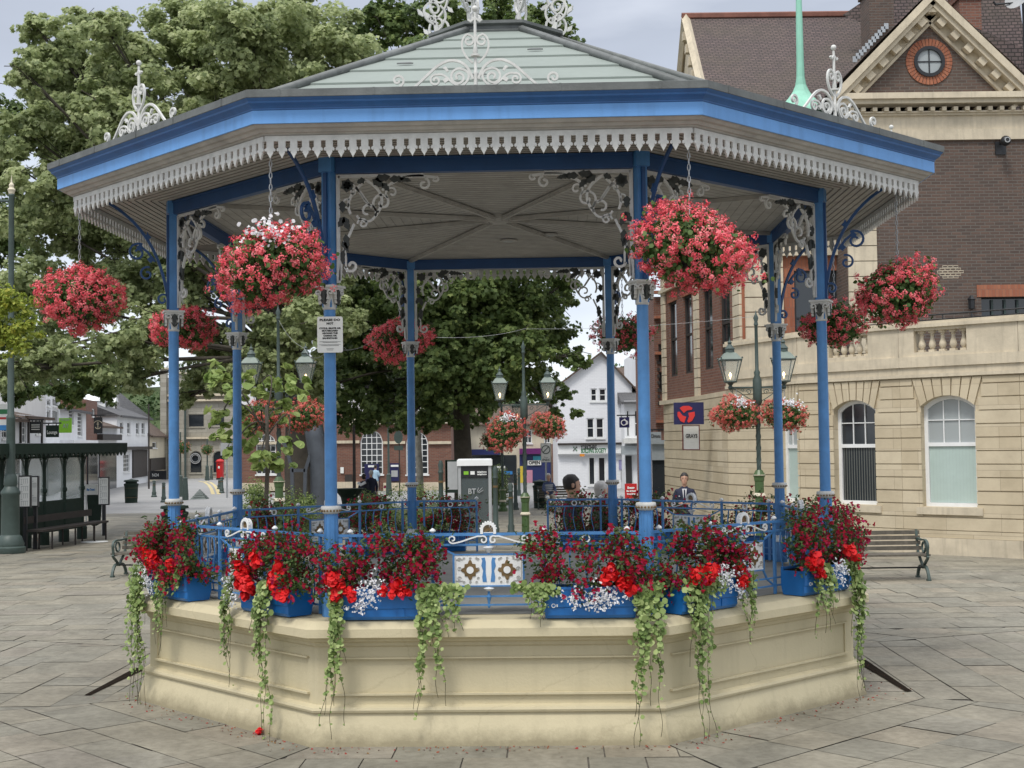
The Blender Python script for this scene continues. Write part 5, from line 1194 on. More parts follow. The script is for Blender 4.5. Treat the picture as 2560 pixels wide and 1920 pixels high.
def tri(root, f, x0, x1, z0, z1, th):
    c = MB(); cx_, cz_ = x0+(x1-x0)*.40, (z0+z1)/2-.02; R_ = (z1-z0)*.34
    for q in range(3):
        a = math.radians(90+120*q); L = []
        for t in (-46, -20, 20, 46): L.append((cx_+R_*1.18*math.cos(a+math.radians(t)), cz_+R_*1.18*math.sin(a+math.radians(t))))
        i0 = (cx_+R_*.34*math.cos(a+math.radians(62)), cz_+R_*.34*math.sin(a+math.radians(62))); i1 = (cx_+R_*.50*math.cos(a-math.radians(10)), cz_+R_*.50*math.sin(a-math.radians(10))); i2 = (cx_+R_*.95*math.cos(a-math.radians(52)), cz_+R_*.95*math.sin(a-math.radians(52)))
        prism(c, f, [i0, L[3], L[2], L[1], L[0], i2, i1][::-1], th/2, th/2+.02)
    c.build('emblem', mat('sign_red', (.62, .03, .025), .5), root, world=True)
plate('bank_sign', 'navy projecting bank sign with a red three part knot emblem', 'sign', 1686, 1006, 1760, 1061, 33, NAVY, extra=tri, thick=.12)
plate('restaurant_sign', 'white board in a dark red frame below the navy bank sign', 'sign', 1707, 1063, 1748, 1124, 33.5, SIGNW, [('GRAYS', .52, .55, .22, .72)], frame=DKR)
plate('sandwich_board', 'red A-board with white print at the back of the bandstand', 'sign', 1560, 1209, 1590, 1246, 30, RED, [('Events', .5, .72, .2, .6), ('Bar & Food', .5, .5, .14, .75), ('Open Daily', .5, .3, .14, .7)], tm=SIGNW)
# brick bank with arched windows and timbered storey above
r_, f, zt = house('red brown brick bank with white arched windows under a cream band', 600, 1128, 66, 1034, None, BRICKM, TILEB,
    [(901, 1076, 957, 1186, 4, 7, 'arch'), (1015, 1080, 1070, 1186, 4, 7, 'arch'), (640, 1085, 690, 1186, 4, 7, 'arch')], name='brick_bank')
sect(600, 1103, 899, 1110, 0, .12, STONES, 'stone_band', r_, 66, f); sect(958, 1103, 1013, 1110, 0, .12, STONES, 'stone_band', r_, 66, f); sect(1071, 1103, 1128, 1110, 0, .12, STONES, 'stone_band', r_, 66, f)
sect(860, 1046, 1128, 1060, 0, .25, RENDC, 'fascia', r_, 66, f); sect(600, 1206, 899, 1226, 0, .15, STONES, 'base_course', r_, 66, f); sect(958, 1206, 1128, 1226, 0, .15, STONES, 'base_course', r_, 66, f)
sect(911, 1160, 947, 1218, -.05, .08, NAVY, 'door', r_, 66, f); sect(920, 1163, 936, 1168, .082, .10, SIGNW, 'door_plate', r_, 66, f); sect(974, 1158, 998, 1203, .0, .12, NAVY, 'cash_machine', r_, 66, f); sect(977, 1162, 996, 1167, .122, .14, SIGNW, 'machine_header', r_, 66, f); sect(978, 1176, 994, 1192, .122, .135, MULL, 'machine_screen', r_, 66, f)
sect(851, 1168, 859, 1183, .02, .08, SIGNW, 'notice_case', r_, 66, f); sect(862, 1186, 880, 1205, .02, .08, TIMB, 'wall_grille', r_, 66, f)
for px_ in (929, 1043): sect(px_-4, 1062, px_+4, 1075, 0, .15, STONES, 'keystone', r_, 66, f)
c = MB(); text_mesh(c, f, 'nbs', .30, Xat(989, 66), hz(989, 1053, 66), .26, 0, 1.0, bold=.012); c.build('lettering', SHOPB, r_, world=True)
c = MB(); cx_, cz_ = Xat(962, 66), hz(962, 1053, 66); prism(c, f, [(cx_+.13*math.cos(q*PI/3), cz_+.13*math.sin(q*PI/3)) for q in range(6)], .25, .28); c.build('emblem', LOGOB, r_, world=True)
wn_ = [(x, y_, x+16, y_+22, 2, 3) for x in (640, 700, 780, 800, 912, 932, 1010, 1060) for y_ in (955, 990)]
house('black and white timbered upper storeys above the brick bank', 600, 1128, 67.5, 940, ('eave', 890), RENDW, TILEB, wn_, name='timbered_building', wf=TIMB)
# shops at the end of the square
r_, f, zt = house('row of shops with purple and blue fascias behind the kiosk', 1130, 1394, 76, 1060, ('eave', 1010), RENDC, TILEB, [(1150, 1070, 1165, 1100, 2, 2), (1310, 1075, 1330, 1108, 2, 2), (1360, 1075, 1376, 1108, 2, 2)], name='shop_row')
sect(1178, 1123, 1250, 1137, 0, .4, SHOPB, 'fascia', r_, 76, f); sect(1298, 1121, 1352, 1135, 0, .4, PURP, 'fascia', r_, 76, f); sect(1178, 1138, 1290, 1222, .01, .1, GLASS, 'shop_window', r_, 76, f); sect(1298, 1136, 1376, 1215, .01, .1, SHOPB, 'shop_window', r_, 76, f)
sect(1378, 1110, 1393, 1222, 0, .2, BRICKM, 'brick_pier', r_, 76, f); sect(1299, 1165, 1312, 1210, .11, .14, YELL, 'poster', r_, 76, f); sect(1314, 1175, 1330, 1212, .11, .14, PINK, 'poster', r_, 76, f); sect(1332, 1140, 1352, 1150, .11, .14, TEALC, 'poster', r_, 76, f)
sect(1240, 1165, 1262, 1176, .11, .14, SIGNW, 'poster', r_, 76, f); sect(1240, 1178, 1280, 1186, .11, .14, LOGOB, 'poster', r_, 76, f)
c = MB(); fbox(c, f, Xat(1318, 76), Xat(1352, 76), .15, .18, hz(1335, 1163, 76), hz(1335, 1151, 76)); ow = c.build('open_sign', SIGNW, r_, world=True)
c = MB(); text_mesh(c, f, 'OPEN', .26, Xat(1335, 76), hz(1335, 1157, 76), .19, 0, .65, bold=.01); c.build('lettering', SIGNB, ow, world=True)
# the old town hall
r_, f, zt = house('grey stone town hall with round arches and corner turrets', 408, 640, 96, 985, None, STONEG, SLATE, [(470, 1035, 511, 1068, 1, 1), (527, 1030, 562, 1065, 1, 1), (474, 1127, 505, 1183, 1, 1, 'arch'), (531, 1127, 562, 1183, 1, 1, 'arch')], name='town_hall', wf=STONEG)
for a_, b_, y_ in ((405, 420, 924), (447, 464, 935)): sect(a_, y_, b_, 1196, 0, .5, STONEG, 'turret', r_, 96, f); sect(a_-2, y_-4, b_+2, y_, -.3, .7, STONES, 'turret_cap', r_, 96, f)
sect(405, 998, 640, 1003, 0, .3, STONES, 'string_course', r_, 96, f); sect(405, 1092, 640, 1097, 0, .3, STONES, 'string_course', r_, 96, f); sect(420, 985, 640, 990, 0, .35, STONES, 'parapet', r_, 96, f); sect(420, 945, 447, 1000, 0, .2, STONEG, 'tower_wall', r_, 96, f)
c = MB(); ribbon(c, f, spiral(Xat(488, 96), hz(488, 1146, 96), .36, .36, 0, 360, 20), .06, .03, b=.0); ribbon(c, f, spiral(Xat(488, 96), hz(488, 1146, 96), .26, .26, 0, 360, 20), .04, .03, b=.0); c.build('arch_emblem', MULL, r_, world=True)
plate('barrier_banner', 'long black cafe barrier banner with NO4 in white', 'banner', 362, 1177, 416, 1199, 88, BLACK, [('NO4', .5, .5, .5, .3)], tm=SIGNW, thick=.1)
# houses along the left side of the square
SW_, SBd = 'shop_window', 'shop_band'
H = [('white shop with dark tiled roof behind the tall lamp column', -70, 48, 1040, ('eave', 985), RENDW, TILEB, [(5, 1062, 22, 1096, 2, 2), (-30, 1062, -10, 1096, 2, 2)], [(-60, 1120, 44, 1250, 0, .08, GLASS, SW_), (-60, 1110, 44, 1120, 0, .2, SHOPG, SBd)]),
     ('white house with brown tiled roof and timber corner posts', 50, 114, 1036, ('eave', 1000, .9, .9), RENDW, TILEB, [(56, 1048, 66, 1108, 1, 3), (88, 1044, 98, 1085, 1, 2)], [(49, 1046, 51, 1108, 0, .06, TIMB, 'timber_post'), (68, 1044, 71, 1108, 0, .06, TIMB, 'timber_post'), (102, 1044, 104, 1108, 0, .06, TIMB, 'timber_post'), (54, 1125, 100, 1245, 0, .08, GLASS, SW_), (52, 1112, 112, 1124, 0, .3, SHOPB, SBd)]),
     ('tall white house with big sash bays and a flat parapet', 114, 150, 985, None, RENDW, SLATE, [(117, 998, 126, 1015, 1, 1), (117, 1025, 126, 1046, 1, 1), (131, 996, 147, 1016, 2, 1), (131, 1024, 147, 1060, 2, 1)], [(116, 1130, 148, 1240, 0, .08, GLASS, SW_), (114, 1108, 150, 1118, 0, .5, RENDW, SBd)]),
     ('white bay fronted house under a dark slate roof', 150, 215, 1017, ('eave', 985), RENDW, SLATE, [(172, 1022, 184, 1062, 1, 4), (194, 1030, 206, 1090, 1, 6)], [(152, 1128, 212, 1245, 0, .08, GLASS, SW_), (150, 1100, 215, 1112, 0, .6, RENDW, SBd)]),
     ('narrow brown brick house with quoined edge', 215, 243, 998, None, BRICKM, SLATE, [(230, 1022, 238, 1042, 1, 2)], [(217, 1130, 241, 1235, 0, .08, GLASS, SW_)]),
     ('low brown tiled house behind the anchor sign', 243, 292, 1062, ('eave', 1018, .2, .5), RENDW, TILEB, [], [(246, 1120, 288, 1230, 0, .08, GLASS, SW_), (243, 1085, 292, 1100, 0, .3, TIMB, SBd)]),
     ('long white building with dark roof and two white dormers', 292, 370, 1036, ('eave', 990, -.3, -.3), RENDW, SLATE, [(300, 1055, 308, 1085, 1, 2), (318, 1055, 326, 1085, 1, 2), (340, 1056, 348, 1086, 1, 2), (354, 1056, 362, 1086, 1, 2), (308, 1135, 324, 1180, 3, 4)], [(330, 1125, 366, 1195, 0, .08, TIMB, SW_), (292, 1117, 370, 1125, 0, .3, TIMB, SBd)]),
     ('cream plastered house with brown tiled roof beside the stone hall', 370, 414, 1087, ('eave', 1003), RENDC, TILEB, [(381, 1105, 392, 1120, 1, 1)], [(374, 1146, 412, 1178, 0, .08, TIMB, SW_)])]
for lb, a_, b_, y_, rf, wm, rm, ws, sc_ in H:
    r_, f, zt = house(lb, a_, b_, (dline(a_), dline(b_)), y_, rf, wm, rm, ws, name='town_house', dep=6, sects=sc_)
    if 'dormers' in lb:
        for a0 in (3.2, 6.2):
            c = MB(); fr_ = Fr(f.p(a0, -1.2, zt+.55), f.x, f.y); fbox(c, fr_, -.45, .45, -1.6, 0, -.5, .35); prism(c, fr_, [(-.55, .35), (.55, .35), (0, .75)], -1.6, .06); do = c.build('dormer', WHITEB, r_, world=True)
            c = MB(); fbox(c, fr_, -.25, .25, .0, .03, -.2, .28); c.build('pane', GLASS, do, world=True)
house('house with tall grey steep roof behind the street row', 246, 305, 90, 1040, ('eave', 976, .3, 1.5), STONEG, SLATE, [], name='back_house')
ESTATE = 1  #plate('estate_board', 'white agency board with green and red bars above the bus shelter at the left edge', 'sign', -6, 1010, 25, 1076, 45, SIGNW, extra=lambda r, f, x0, x1, z0, z1, th: [MBb(f, x0+.02, x1-.05, th, z0, z1, a, b, m, r) for a, b, m in ((.62, .80, GRT), (.42, .50, RED), (.0, .2, LOGOB))])
def MBb(f, x0, x1, th, z0, z1, a, b, m, r):
    c = MB(); fbox(c, f, x0, x1, th/2, th/2+.01, z0+(z1-z0)*a, z0+(z1-z0)*b); c.build('colour_bar', m, r, world=True)
plate('estate_board', 'white agency board with green, red and blue bars at the left edge', 'sign', -6, 1010, 25, 1076, 45, SIGNW, extra=lambda r, f, x0, x1, z0, z1, th: [MBb(f, x0+.02, x1-.05, th, z0, z1, a, b, m, r) for a, b, m in ((.62, .80, GRT), (.42, .50, RED), (.0, .2, LOGOB))])
plate('shop_sign', 'black hanging sign with three pale lines on the hipped roof house', 'sign', 75, 1054, 104, 1083, 50, BLACK, hang=.1, extra=lambda r, f, x0, x1, z0, z1, th: [MBb(f, x0+.06, x1-.06, th, z0, z1, a, a+.06, SIGNW, r) for a in (.3, .5, .68)])
plate('shop_sign', 'dark green hanging shop sign with pale script', 'sign', 115, 1063, 147, 1093, 50, GREEN, [('Lounge', .5, .4, .42, .8)], tm=SIGNW, hang=.1)
plate('to_let_board', 'lime green TO LET board above the bus shelter', 'sign', 148, 1045, 179, 1082, 52, GREENS, [('TO LET', .5, .87, .16, .75), ('AY', .55, .45, .42, .5)], tm=SHOPG)
def anch(root, f, x0, x1, z0, z1, th):
    c = MB(); cx_, cz_, h = (x0+x1)/2, (z0+z1)/2, (z1-z0); ribbon(c, f, [(cx_, cz_-.22*h), (cx_, cz_+.14*h)], .03*h, .02, b=th/2+.01); ribbon(c, f, spiral(cx_, cz_-.05*h, .16*h, .16*h, 200, 340, 12), .035*h, .02, b=th/2+.012); ribbon(c, f, [(cx_-.08*h, cz_+.08*h), (cx_+.08*h, cz_+.08*h)], .03*h, .02, b=th/2+.012); ribbon(c, f, spiral(cx_, cz_+.17*h, .035*h, .035*h, 0, 360, 10), .02*h, .02, b=th/2+.012); ribbon(c, f, spiral(cx_, cz_, .28*h, .28*h, 30, 150, 12), .03*h, .02, b=th/2+.012); c.build('anchor_emblem', STONES, root, world=True)
plate('pub_sign', 'black hanging pub sign with a pale anchor', 'sign', 235, 1043, 256, 1084, 52, BLACK, extra=anch, hang=.1)
# far wooded hill
rs = np.random.RandomState(9)
c = MB(); n_ = 40
HILLM = mat('hill_grass', (.06, .09, .03), .9)
vs = [(-260+i*14, 600, 0) for i in range(n_+1)]+[(-260+i*14, 680, 26+10*math.sin(i*.3)+4*math.sin(i*.9)) for i in range(n_+1)]+[(-260+i*14, 800, 10) for i in range(n_+1)]
c.add(vs, [(j*(n_+1)+i, j*(n_+1)+i+1, (j+1)*(n_+1)+i+1, (j+1)*(n_+1)+i) for j in range(2) for i in range(n_)]); struct(c.build('hill', HILLM))
FARL = leafmat('far_tree_leaf', (.035, .07, .02), (.09, .14, .05), trans=.1)
P = []; 
for i in range(240):
    x = rs.uniform(-240, 120); y = rs.uniform(610, 680); z = (y-600)/80*(26+10*math.sin((x+260)/14*.3))
    q = rdir(rs, 60); P.append(q*[7, 5, 6]+[x, y, z+5])
P = np.vstack(P); o = cloud_obj('far_wood', [cloud(P, rdir(rs, len(P), .6), rs.uniform(1.2, 2.8, len(P)), LOBED, rs)+(0,)], FARL); o['kind'] = 'stuff'

# ------------------------------------------------------------------ STREET FURNITURE
HOOD = mat('lantern_hood', (.16, .20, .17), .5, .2, 8)
def spiral_pole(c, x, y, z0, z1, r, m=0):
    lathe(c, [(r, z0), (r, z1)], 10, (x, y, 0), m)
    for s in range(2):
        pts = []; n_ = int((z1-z0)/.03)
        for i in range(n_+1): a = i/n_*(z1-z0)/.22*PI+s*PI; pts.append((x+r*math.cos(a), y+r*math.sin(a), z0+(z1-z0)*i/n_))
        tube(c, pts, r*.22, 4, m)
def lantern(parent, x, z, sc=1.):
    """four-sided tapering street lantern with a pitched hood"""
    c = MB(); L = (x, 0, z)
    def fr4(r0, z0, r1, z1, m=0): lathe(c, [(r0*sc, z0*sc), (r1*sc, z1*sc)], 4, L, m, ph=PI/4)
    lathe(c, [(.03*sc, -.14*sc), (.05*sc, -.10*sc), (.03*sc, -.06*sc), (.06*sc, -.02*sc), (.13*sc, 0), (.13*sc, .02*sc)], 8, L)
    for q in range(4):
        a = PI/4+PI/2*q; tube(c, [(x+.13*sc*math.cos(a), .13*sc*math.sin(a), z), (x+.27*sc*math.cos(a), .27*sc*math.sin(a), z+.42*sc)], .010*sc, 4)
        b_ = a+PI/2; tube(c, [(x+.27*sc*math.cos(a), .27*sc*math.sin(a), z+.42*sc), (x+.27*sc*math.cos(b_), .27*sc*math.sin(b_), z+.42*sc)], .014*sc, 4)
        sphere(c, (x+.28*sc*math.cos(a), .28*sc*math.sin(a), z+.455*sc), .02*sc, 5, 4)
    lo = c.build('lantern', GREENG, parent)
    c = MB(); lathe(c, [(.275*sc, .43*sc), (.16*sc, .54*sc), (.10*sc, .565*sc)], 4, L, 0, ph=PI/4); lathe(c, [(.09*sc, .56*sc), (.085*sc, .62*sc), (.10*sc, .63*sc), (.05*sc, .69*sc), (.03*sc, .72*sc), (.045*sc, .75*sc), (.012*sc, .79*sc), (.002, .86*sc)], 10, L, 1); c.build('hood', [HOOD, GREENG], lo)
    c = MB(); lathe(c, [(.125*sc, .02*sc), (.265*sc, .42*sc)], 4, L, 0, ph=PI/4, cap=False); c.build('glass', LAMPG, lo)
    c = MB(); lathe(c, [(.004, .06*sc), (.010*sc, .10*sc), (.024*sc, .125*sc), (.026*sc, .15*sc), (.012*sc, .175*sc), (.003, .19*sc)], 8, L); c.build('bulb', FLAME, lo)
def lamp_post(px, Y, ztop, zlan, zarm, zcollar, arm, label, sc=1., arms=(-1, 1), group='twin lantern lamp posts in the square'):
    x0 = Xat(px, Y); root = empty('lamp_post', (x0, Y, 0), label, 'lamp post', group); c = MB()
    lathe(c, [(.16, 0), (.16, .1), (.12, .16), (.13, .25), (.085, .30), (.085, zcollar-.12), (.095, zcollar-.10), (.10, zcollar-.04), (.12, zcollar), (.10, zcollar+.03), (.06, zcollar+.10)], 12, (0, 0, 0))
    c.build('pedestal', GREENL, root)
    c = MB(); lathe(c, [(.105, zcollar-.40), (.12, zcollar-.38), (.10, zcollar-.34), (.088, zcollar-.33)], 12); lathe(c, [(.122, zcollar-.002), (.122, zcollar+.012)], 12); c.build('gilt_band', RENDC, root)
    c = MB(); spiral_pole(c, 0, 0, zcollar+.08, zarm-.25, .042); lathe(c, [(.055, zarm-.30), (.085, zarm-.25), (.085, zarm+.18), (.05, zarm+.26), (.06, zarm+.32), (.035, zarm+.36), (.03, ztop-.3), (.045, ztop-.28), (.03, ztop-.22), (.05, ztop-.15), (.02, ztop-.08), (.001, ztop)], 10); c.build('shaft', GREENG, root, smooth=True, auto=40)
    c = MB(); f = Fr((0, 0, 0), (1, 0, 0), (0, -1, 0))
    for s in arms:
        fbox(c, f, min(0, s*arm), max(0, s*arm), -.015, .015, zarm+.02, zarm+.05)
        ribbon(c, f, [(s*a, z) for a, z in bez((.06, zarm-.22), (.15, zarm-.20), (.32, zarm-.05), (arm*.92, zarm+.02))], .014, .02)
        ribbon(c, f, [(s*a, z) for a, z in spiral(arm*.32, zarm-.05, .055, .015, 0, 400, 16)], .012, .02); ribbon(c, f, [(s*a, z) for a, z in spiral(arm*.55, zarm-.02, .035, .01, 0, 400, 14)], .010, .02); ribbon(c, f, [(s*a, z) for a, z in spiral(arm*.97, zarm-.02, .03, .01, 90, 420, 12)], .010, .02)
        lathe(c, [(.02, zarm), (.03, zarm+.04), (.022, zarm+.08), (.02, zlan-.08*sc)], 8, (s*arm, 0, 0))
        tube(c, [(s*arm*.95, 0, zarm-.02), (s*arm*.80, 0, zarm-.22)], .006, 4)
    c.build('arm', GREENG, root)
    for s in arms: lantern(root, s*arm, zlan, sc)
    return root, x0
def zY(px, py, Y): return at(px, py, Y).z
def lampset(px, Y, ytop, ylan, yarm, ycol, armpx, label, sc, baskets, group='twin lantern lamp posts in the square', arms=(-1, 1)):
    r, x0 = lamp_post(px, Y, zY(px, ytop, Y), zY(px, ylan, Y), zY(px, yarm, Y), zY(px, ycol, Y), armpx*Y/FPX, label, sc, arms, group)
    for bx, by, wx, wz, lb, sd, kw in baskets:
        p = at(bx, by, Y-.03); basket(p, wx*Y/FPX, wz*Y/FPX, lb, sd, top=zY(px, yarm, Y), pet=GERP, group='salmon baskets on the lamp posts', fsz=1.15, **kw)
lampset(697, 27, 762, 958, 983, 1204, 68, 'lamp post with two lanterns seen left of the notice column', .95,
        [(650, 1040, 50, 38, 'salmon basket on the left arm of the lamp post by the notice column', 61, dict(nclus=300, green=.2, jag=.18)), (758, 1040, 52, 38, 'salmon basket on the right arm of the lamp post by the notice column', 62, dict(nclus=300, green=.2, jag=.18))])
lampset(1311, 30, 850, 1000, 1016, 1243, 60, 'lamp post with two lanterns in the middle of the open bay', .90,
        [(1265, 1078, 46, 46, 'salmon basket with pale streaks on the left arm of the middle lamp post', 63, dict(nclus=330, green=.1, white=1)), (1370, 1064, 42, 31, 'small salmon basket on the right arm of the middle lamp post', 64, dict(nclus=280))])
lampset(1896, 25, 775, 955, 973, 1188, 67, 'lamp post with two lanterns in front of the stone building', 1.0,
        [(1842, 1035, 58, 38, 'salmon basket with cream flowers on the left arm before the stone building', 65, dict(nclus=340, green=.1, white=1)), (1962, 1036, 56, 38, 'salmon basket with white centre on the right arm before the stone building', 66, dict(nclus=300, green=.3, white=1))])
lampset(1255, 45, 935, 1048, 1062, 1225, 40, 'small distant lamp post with dim lanterns behind the middle lamp post', .95,
        [(1232, 1100, 30, 26, 'dark red basket under the distant lanterns', 67, dict(nclus=120, green=.3))])
# tall plain lamp column at the left edge
g = gnd(26, 1384); r = empty('lamp_column', (g.x, g.y, 0), 'tall green lamp column with ringed base at the left edge', 'lamp column')
d_ = g.y; c = MB(); lathe(c, [(.31, 0), (.33, .04), (.33, .14), (.29, .17), (.30, .22), (.24, .38), (.20, .42), (.19, 1.30), (.21, 1.33), (.21, 1.38), (.13, 1.50), (.15, 1.56), (.14, 1.70), (.11, 1.78)], 20); c.build('pedestal', GREENG, r, smooth=True, auto=35)
for q in range(12): a = 2*PI*q/12; 
c = MB(); lathe(c, [(.10, 1.76), (.095, 3.0), (.10, 3.02), (.10, 3.06), (.075, 3.1), (.07, 4.4), (.085, 4.42), (.085, 4.5), (.065, 4.55), (.06, 8.0), (.07, 8.02), (.05, 8.1)], 14); o = c.build('shaft', GREENG, r, smooth=True, auto=35)
zt = zY(36, 480, d_)
c = MB(); lathe(c, [(.06, zt-.05), (.07, zt), (.09, zt+.05), (.05, zt+.10), (.06, zt+.16), (.02, zt+.22), (.001, zt+.40)], 12); c.build('finial', RENDC, r)
c = MB(); tube(c, [(0, 0, zt-.2), (-2.5, 0, zt-.2)], .03, 6); c.build('arm', GREENG, r)
me = o.data
for v in me.vertices:
    if v.co.z > 7.9: v.co.z += zt-8.1
# bus shelter
GA, GB = gnd(-60, 1392), gnd(262, 1338); dv = (GB-GA); Ls = dv.length; fs = Fr((GA.x, GA.y, 0), dv, (dv.y, -dv.x, 0)); bs = empty('bus_shelter', ((GA+GB)/2), 'dark green cast iron bus shelter with glass panels and timetables', 'bus shelter')
def apx(px): return along(GA, GB, px)
posts = [apx(p) for p in (5, 65, 110, 160, 205)]
for i, a in enumerate(posts):
    for bb in (0, -1.5):
        q = fs.p(a, bb, 0); c = MB(); lathe(c, [(.13, 0), (.13, .30), (.11, .33), (.10, .36), (.055, .42), (.055, 1.25), (.08, 1.28), (.08, 1.34), (.055, 1.38), (.05, 2.05), (.09, 2.10), (.05, 2.14), (.05, 2.30)], 12, (q.x, q.y, 0))
        for s in (-1, 1): ribbon(c, Fr(fs.p(a, bb, 0), fs.x, fs.y), [(s*x, z) for x, z in bez((.05, 1.75), (.10, 2.0), (.22, 2.15), (.42, 2.25))], .025, .025)
        c.build('post', GREEN, bs, world=True)
c = MB(); a0, a1 = apx(-40), apx(285); fbox(c, fs, a0, a1, -1.8, .35, 2.30, 2.42); fbox(c, fs, a0, a1, .33, .38, 2.22, 2.46); fbox(c, fs, a0, a1, -.03, .03, 2.18, 2.30)
for q in range(30): a = a0+(a1-a0)*(q+.5)/30; prism(c, fs, [(a-.09, 2.22), (a+.09, 2.22), (a, 2.12)], .34, .37)
c.build('canopy', GREEN, bs, world=True)
for i in range(4):
    c = MB(); fbox(c, fs, posts[i]+.07, posts[i+1]-.07, -.03, .03, .30, 1.05); c.build('lower_panel', GREEN, bs, world=True)
    c = MB(); fbox(c, fs, posts[i]+.07, posts[i+1]-.07, -.01, .01, 1.06, 2.1); c.build('glass_panel', SHG, bs, world=True)
    c = MB(); fbox(c, fs, posts[i]+.06, posts[i+1]-.06, -.04, .04, 1.0, 1.06); fbox(c, fs, posts[i]+.06, posts[i+1]-.06, -.04, .04, 2.1, 2.16); c.build('glazing_rail', GREEN, bs, world=True)
c = MB(); fbox(c, fs, posts[0]+.3, posts[4]-.3,   .45, .85, .44, .49); fbox(c, fs, posts[0]+.3, posts[4]-.3, .37, .40, .62, .78)
for a in (posts[1]-.3, posts[2], posts[3], posts[4]-.35):
    for bb in (.48, .80): fbox(c, fs, a-.015, a+.015, bb-.015, bb+.015, 0.0, .44)
c.build('bench', TIMB, bs, world=True)
for px0, px1, py_, lb in ((155, 178, 1122, 'orange'),): pass
c = MB()
for px0, px1, py0, py1 in ((226, 254, 1115, 1120), (222, 256, 1124, 1128), (280, 298, 1119, 1123)):
    x0, x1 = Xat(px0, 52), Xat(px1, 52); box(c, ((x0+x1)/2, 52, zY(240, (py0+py1)/2, 52)), (x1-x0, .1, (py1-py0)/FPX*52))
    if px0 == 222: pass
hl = empty('heater_lights', (Xat(250, 52), 52, 2.1), 'glowing orange lights seen under the shelter canopy', 'heater'); hp = [c]
c.build('tube', HEATG, hl, world=True)
def timetable(px0, px1, py0, py1, dy, label, rows_=4, wd=.10, group='bus timetables'):
    p = at((px0+px1)/2, py1, dy); z1 = zY((px0+px1)/2, py0, dy); x0, x1 = Xat(px0, dy), Xat(px1, dy); r = empty('timetable', (p.x, dy, 0), label, 'timetable', group); f = Fr((0, dy, 0), (1, 0, 0), (0, -1, 0))
    c = MB(); fbox(c, f, x0-.02, x1+.02, -wd, -.004, p.z-.03, z1+.03); fbox(c, f, (x0+x1)/2-.04, (x0+x1)/2+.04, -wd, -.02, 0, p.z-.03); c.build('case', BLACK, r, world=True)
    c = MB(); fbox(c, f, x0, x1, -.004, .004, p.z, z1); c.build('sheet', SIGNW, r, world=True)
    c = MB(); W = x1-x0; H_ = z1-p.z
    for q in range(rows_):
        z = z1-H_*(q+.55)/rows_-.02; fbox(c, f, x0+W*.15, x1-W*.12, .005, .007, z+.06, z+.068); fbox(c, f, x0+W*.12, x0+W*.3, .005, .007, z+.10, z+.115)
        for s in range(4): a = x0+W*(.18+.2*s); fbox(c, f, a, a+.008, .005, .007, z-.04, z+.06)
    c.build('print', MULL, r, world=True); return r
timetable(49, 74, 1192, 1266, 30.6, 'large white timetable case on the shelter front, left of two')
timetable(80, 93, 1193, 1264, 31, 'narrow timetable with a red header next to the larger white case', 2)
timetable(247, 270, 1195, 1260, 35.4, 'timetable case on its own post at the right end of the shelter'); 
timetable(16, 46, 1186, 1230, 34, 'plain white sheet seen behind the tall lamp column', 1)
nt_ = plate('notice_board', 'white winged notice above a dark panel beside the timetable post', 'notice board', 212, 1211, 244, 1237, 35.8, SIGNW, [('Bus Travel', .5, .5, .3, .6)], tm=LOGOB)
c = MB(); f = Fr((0, 35.8, 0), (1, 0, 0), (0, -1, 0)); x0, x1 = Xat(216, 35.8), Xat(252, 35.8); z0, z1 = zY(230, 1315, 35.8), zY(230, 1236, 35.8)
prism(c, f, [(x0+.04, z0+.06), (x0+.14, z0), (x1-.14, z0), (x1-.04, z0+.06), (x1, z1-.12), (x1, z1), (x0, z1), (x0, z1-.12)], -.12, -.06); c.build('dark_panel', GREEN, nt_, world=True)
c = MB(); fbox(c, f, x0-.05, x0-.02, -.12, -.08, 0, z1); fbox(c, f, x1+.0, x1+.03, -.12, -.08, 0, z1); c.build('leg', SIGNW, nt_, world=True)
# benches
def bench(loc, rz, label, L=1.7):
    r = empty('park_bench', loc, label, 'bench', rz=rz); WOOD = MATS.get('weathered_oak') or mat('weathered_oak', (.13, .115, .09), .85, .4, 6, .3, streak=.5)
    c = MB()
    for q in range(4): box(c, (0, -.20+.115*q, .42), (L, .09, .03))
    c.build('seat', WOOD, r); c = MB()
    for q in range(4): box(c, (0, .26+.025*q, .50+.085*q), (L, .03, .065))
    c.build('backrest', WOOD, r)
    for s in (-1, 1):
        c = MB(); f = Fr((s*L*.47, 0, 0), (0, -1, 0), (-1, 0, 0)); 
        ribbon(c, f, bez((.30, .03), (.24, .22), (.12, .26), (.02, .20))+bez((.02, .20), (-.10, .26), (-.26, .20), (-.30, .03))[1:], .035, .045)
        ribbon(c, f, [(.32, .02), (.24, .02)], .03, .06); ribbon(c, f, [(-.34, .02), (-.26, .02)], .03, .06)
        ribbon(c, f, bez((.02, .20), (.10, .30), (.22, .32), (.27, .40)), .03, .04); ribbon(c, f, bez((.0, .20), (-.1, .30), (-.20, .36), (-.27, .45)), .03, .04); ribbon(c, f, [(.26, .40), (-.26, .40)], .03, .04)
        ribbon(c, f, [(-.25, .42), (-.34, .80)], .03, .04); ribbon(c, f, [(.24, .42), (.27, .56)]+bez((.27, .56), (.26, .68), (.10, .66), (-.05, .65))+[(-.30, .66)], .03, .04); ribbon(c, f, spiral(.06, .53, .10, .07, 0, 360, 16), .02, .03)
        c.build('end_frame', GREENG, r)
    c = MB(); tube(c, [(-L*.47, 0, .2), (L*.47, 0, .2)], .014, 5); c.build('stretcher', BLACK, r)
    return r
gb = gnd(2312, 1449); ang = math.radians(4); bench((gb.x-.82, gb.y, 0), 0.0, 'weathered slatted bench on the right in front of the stone building')
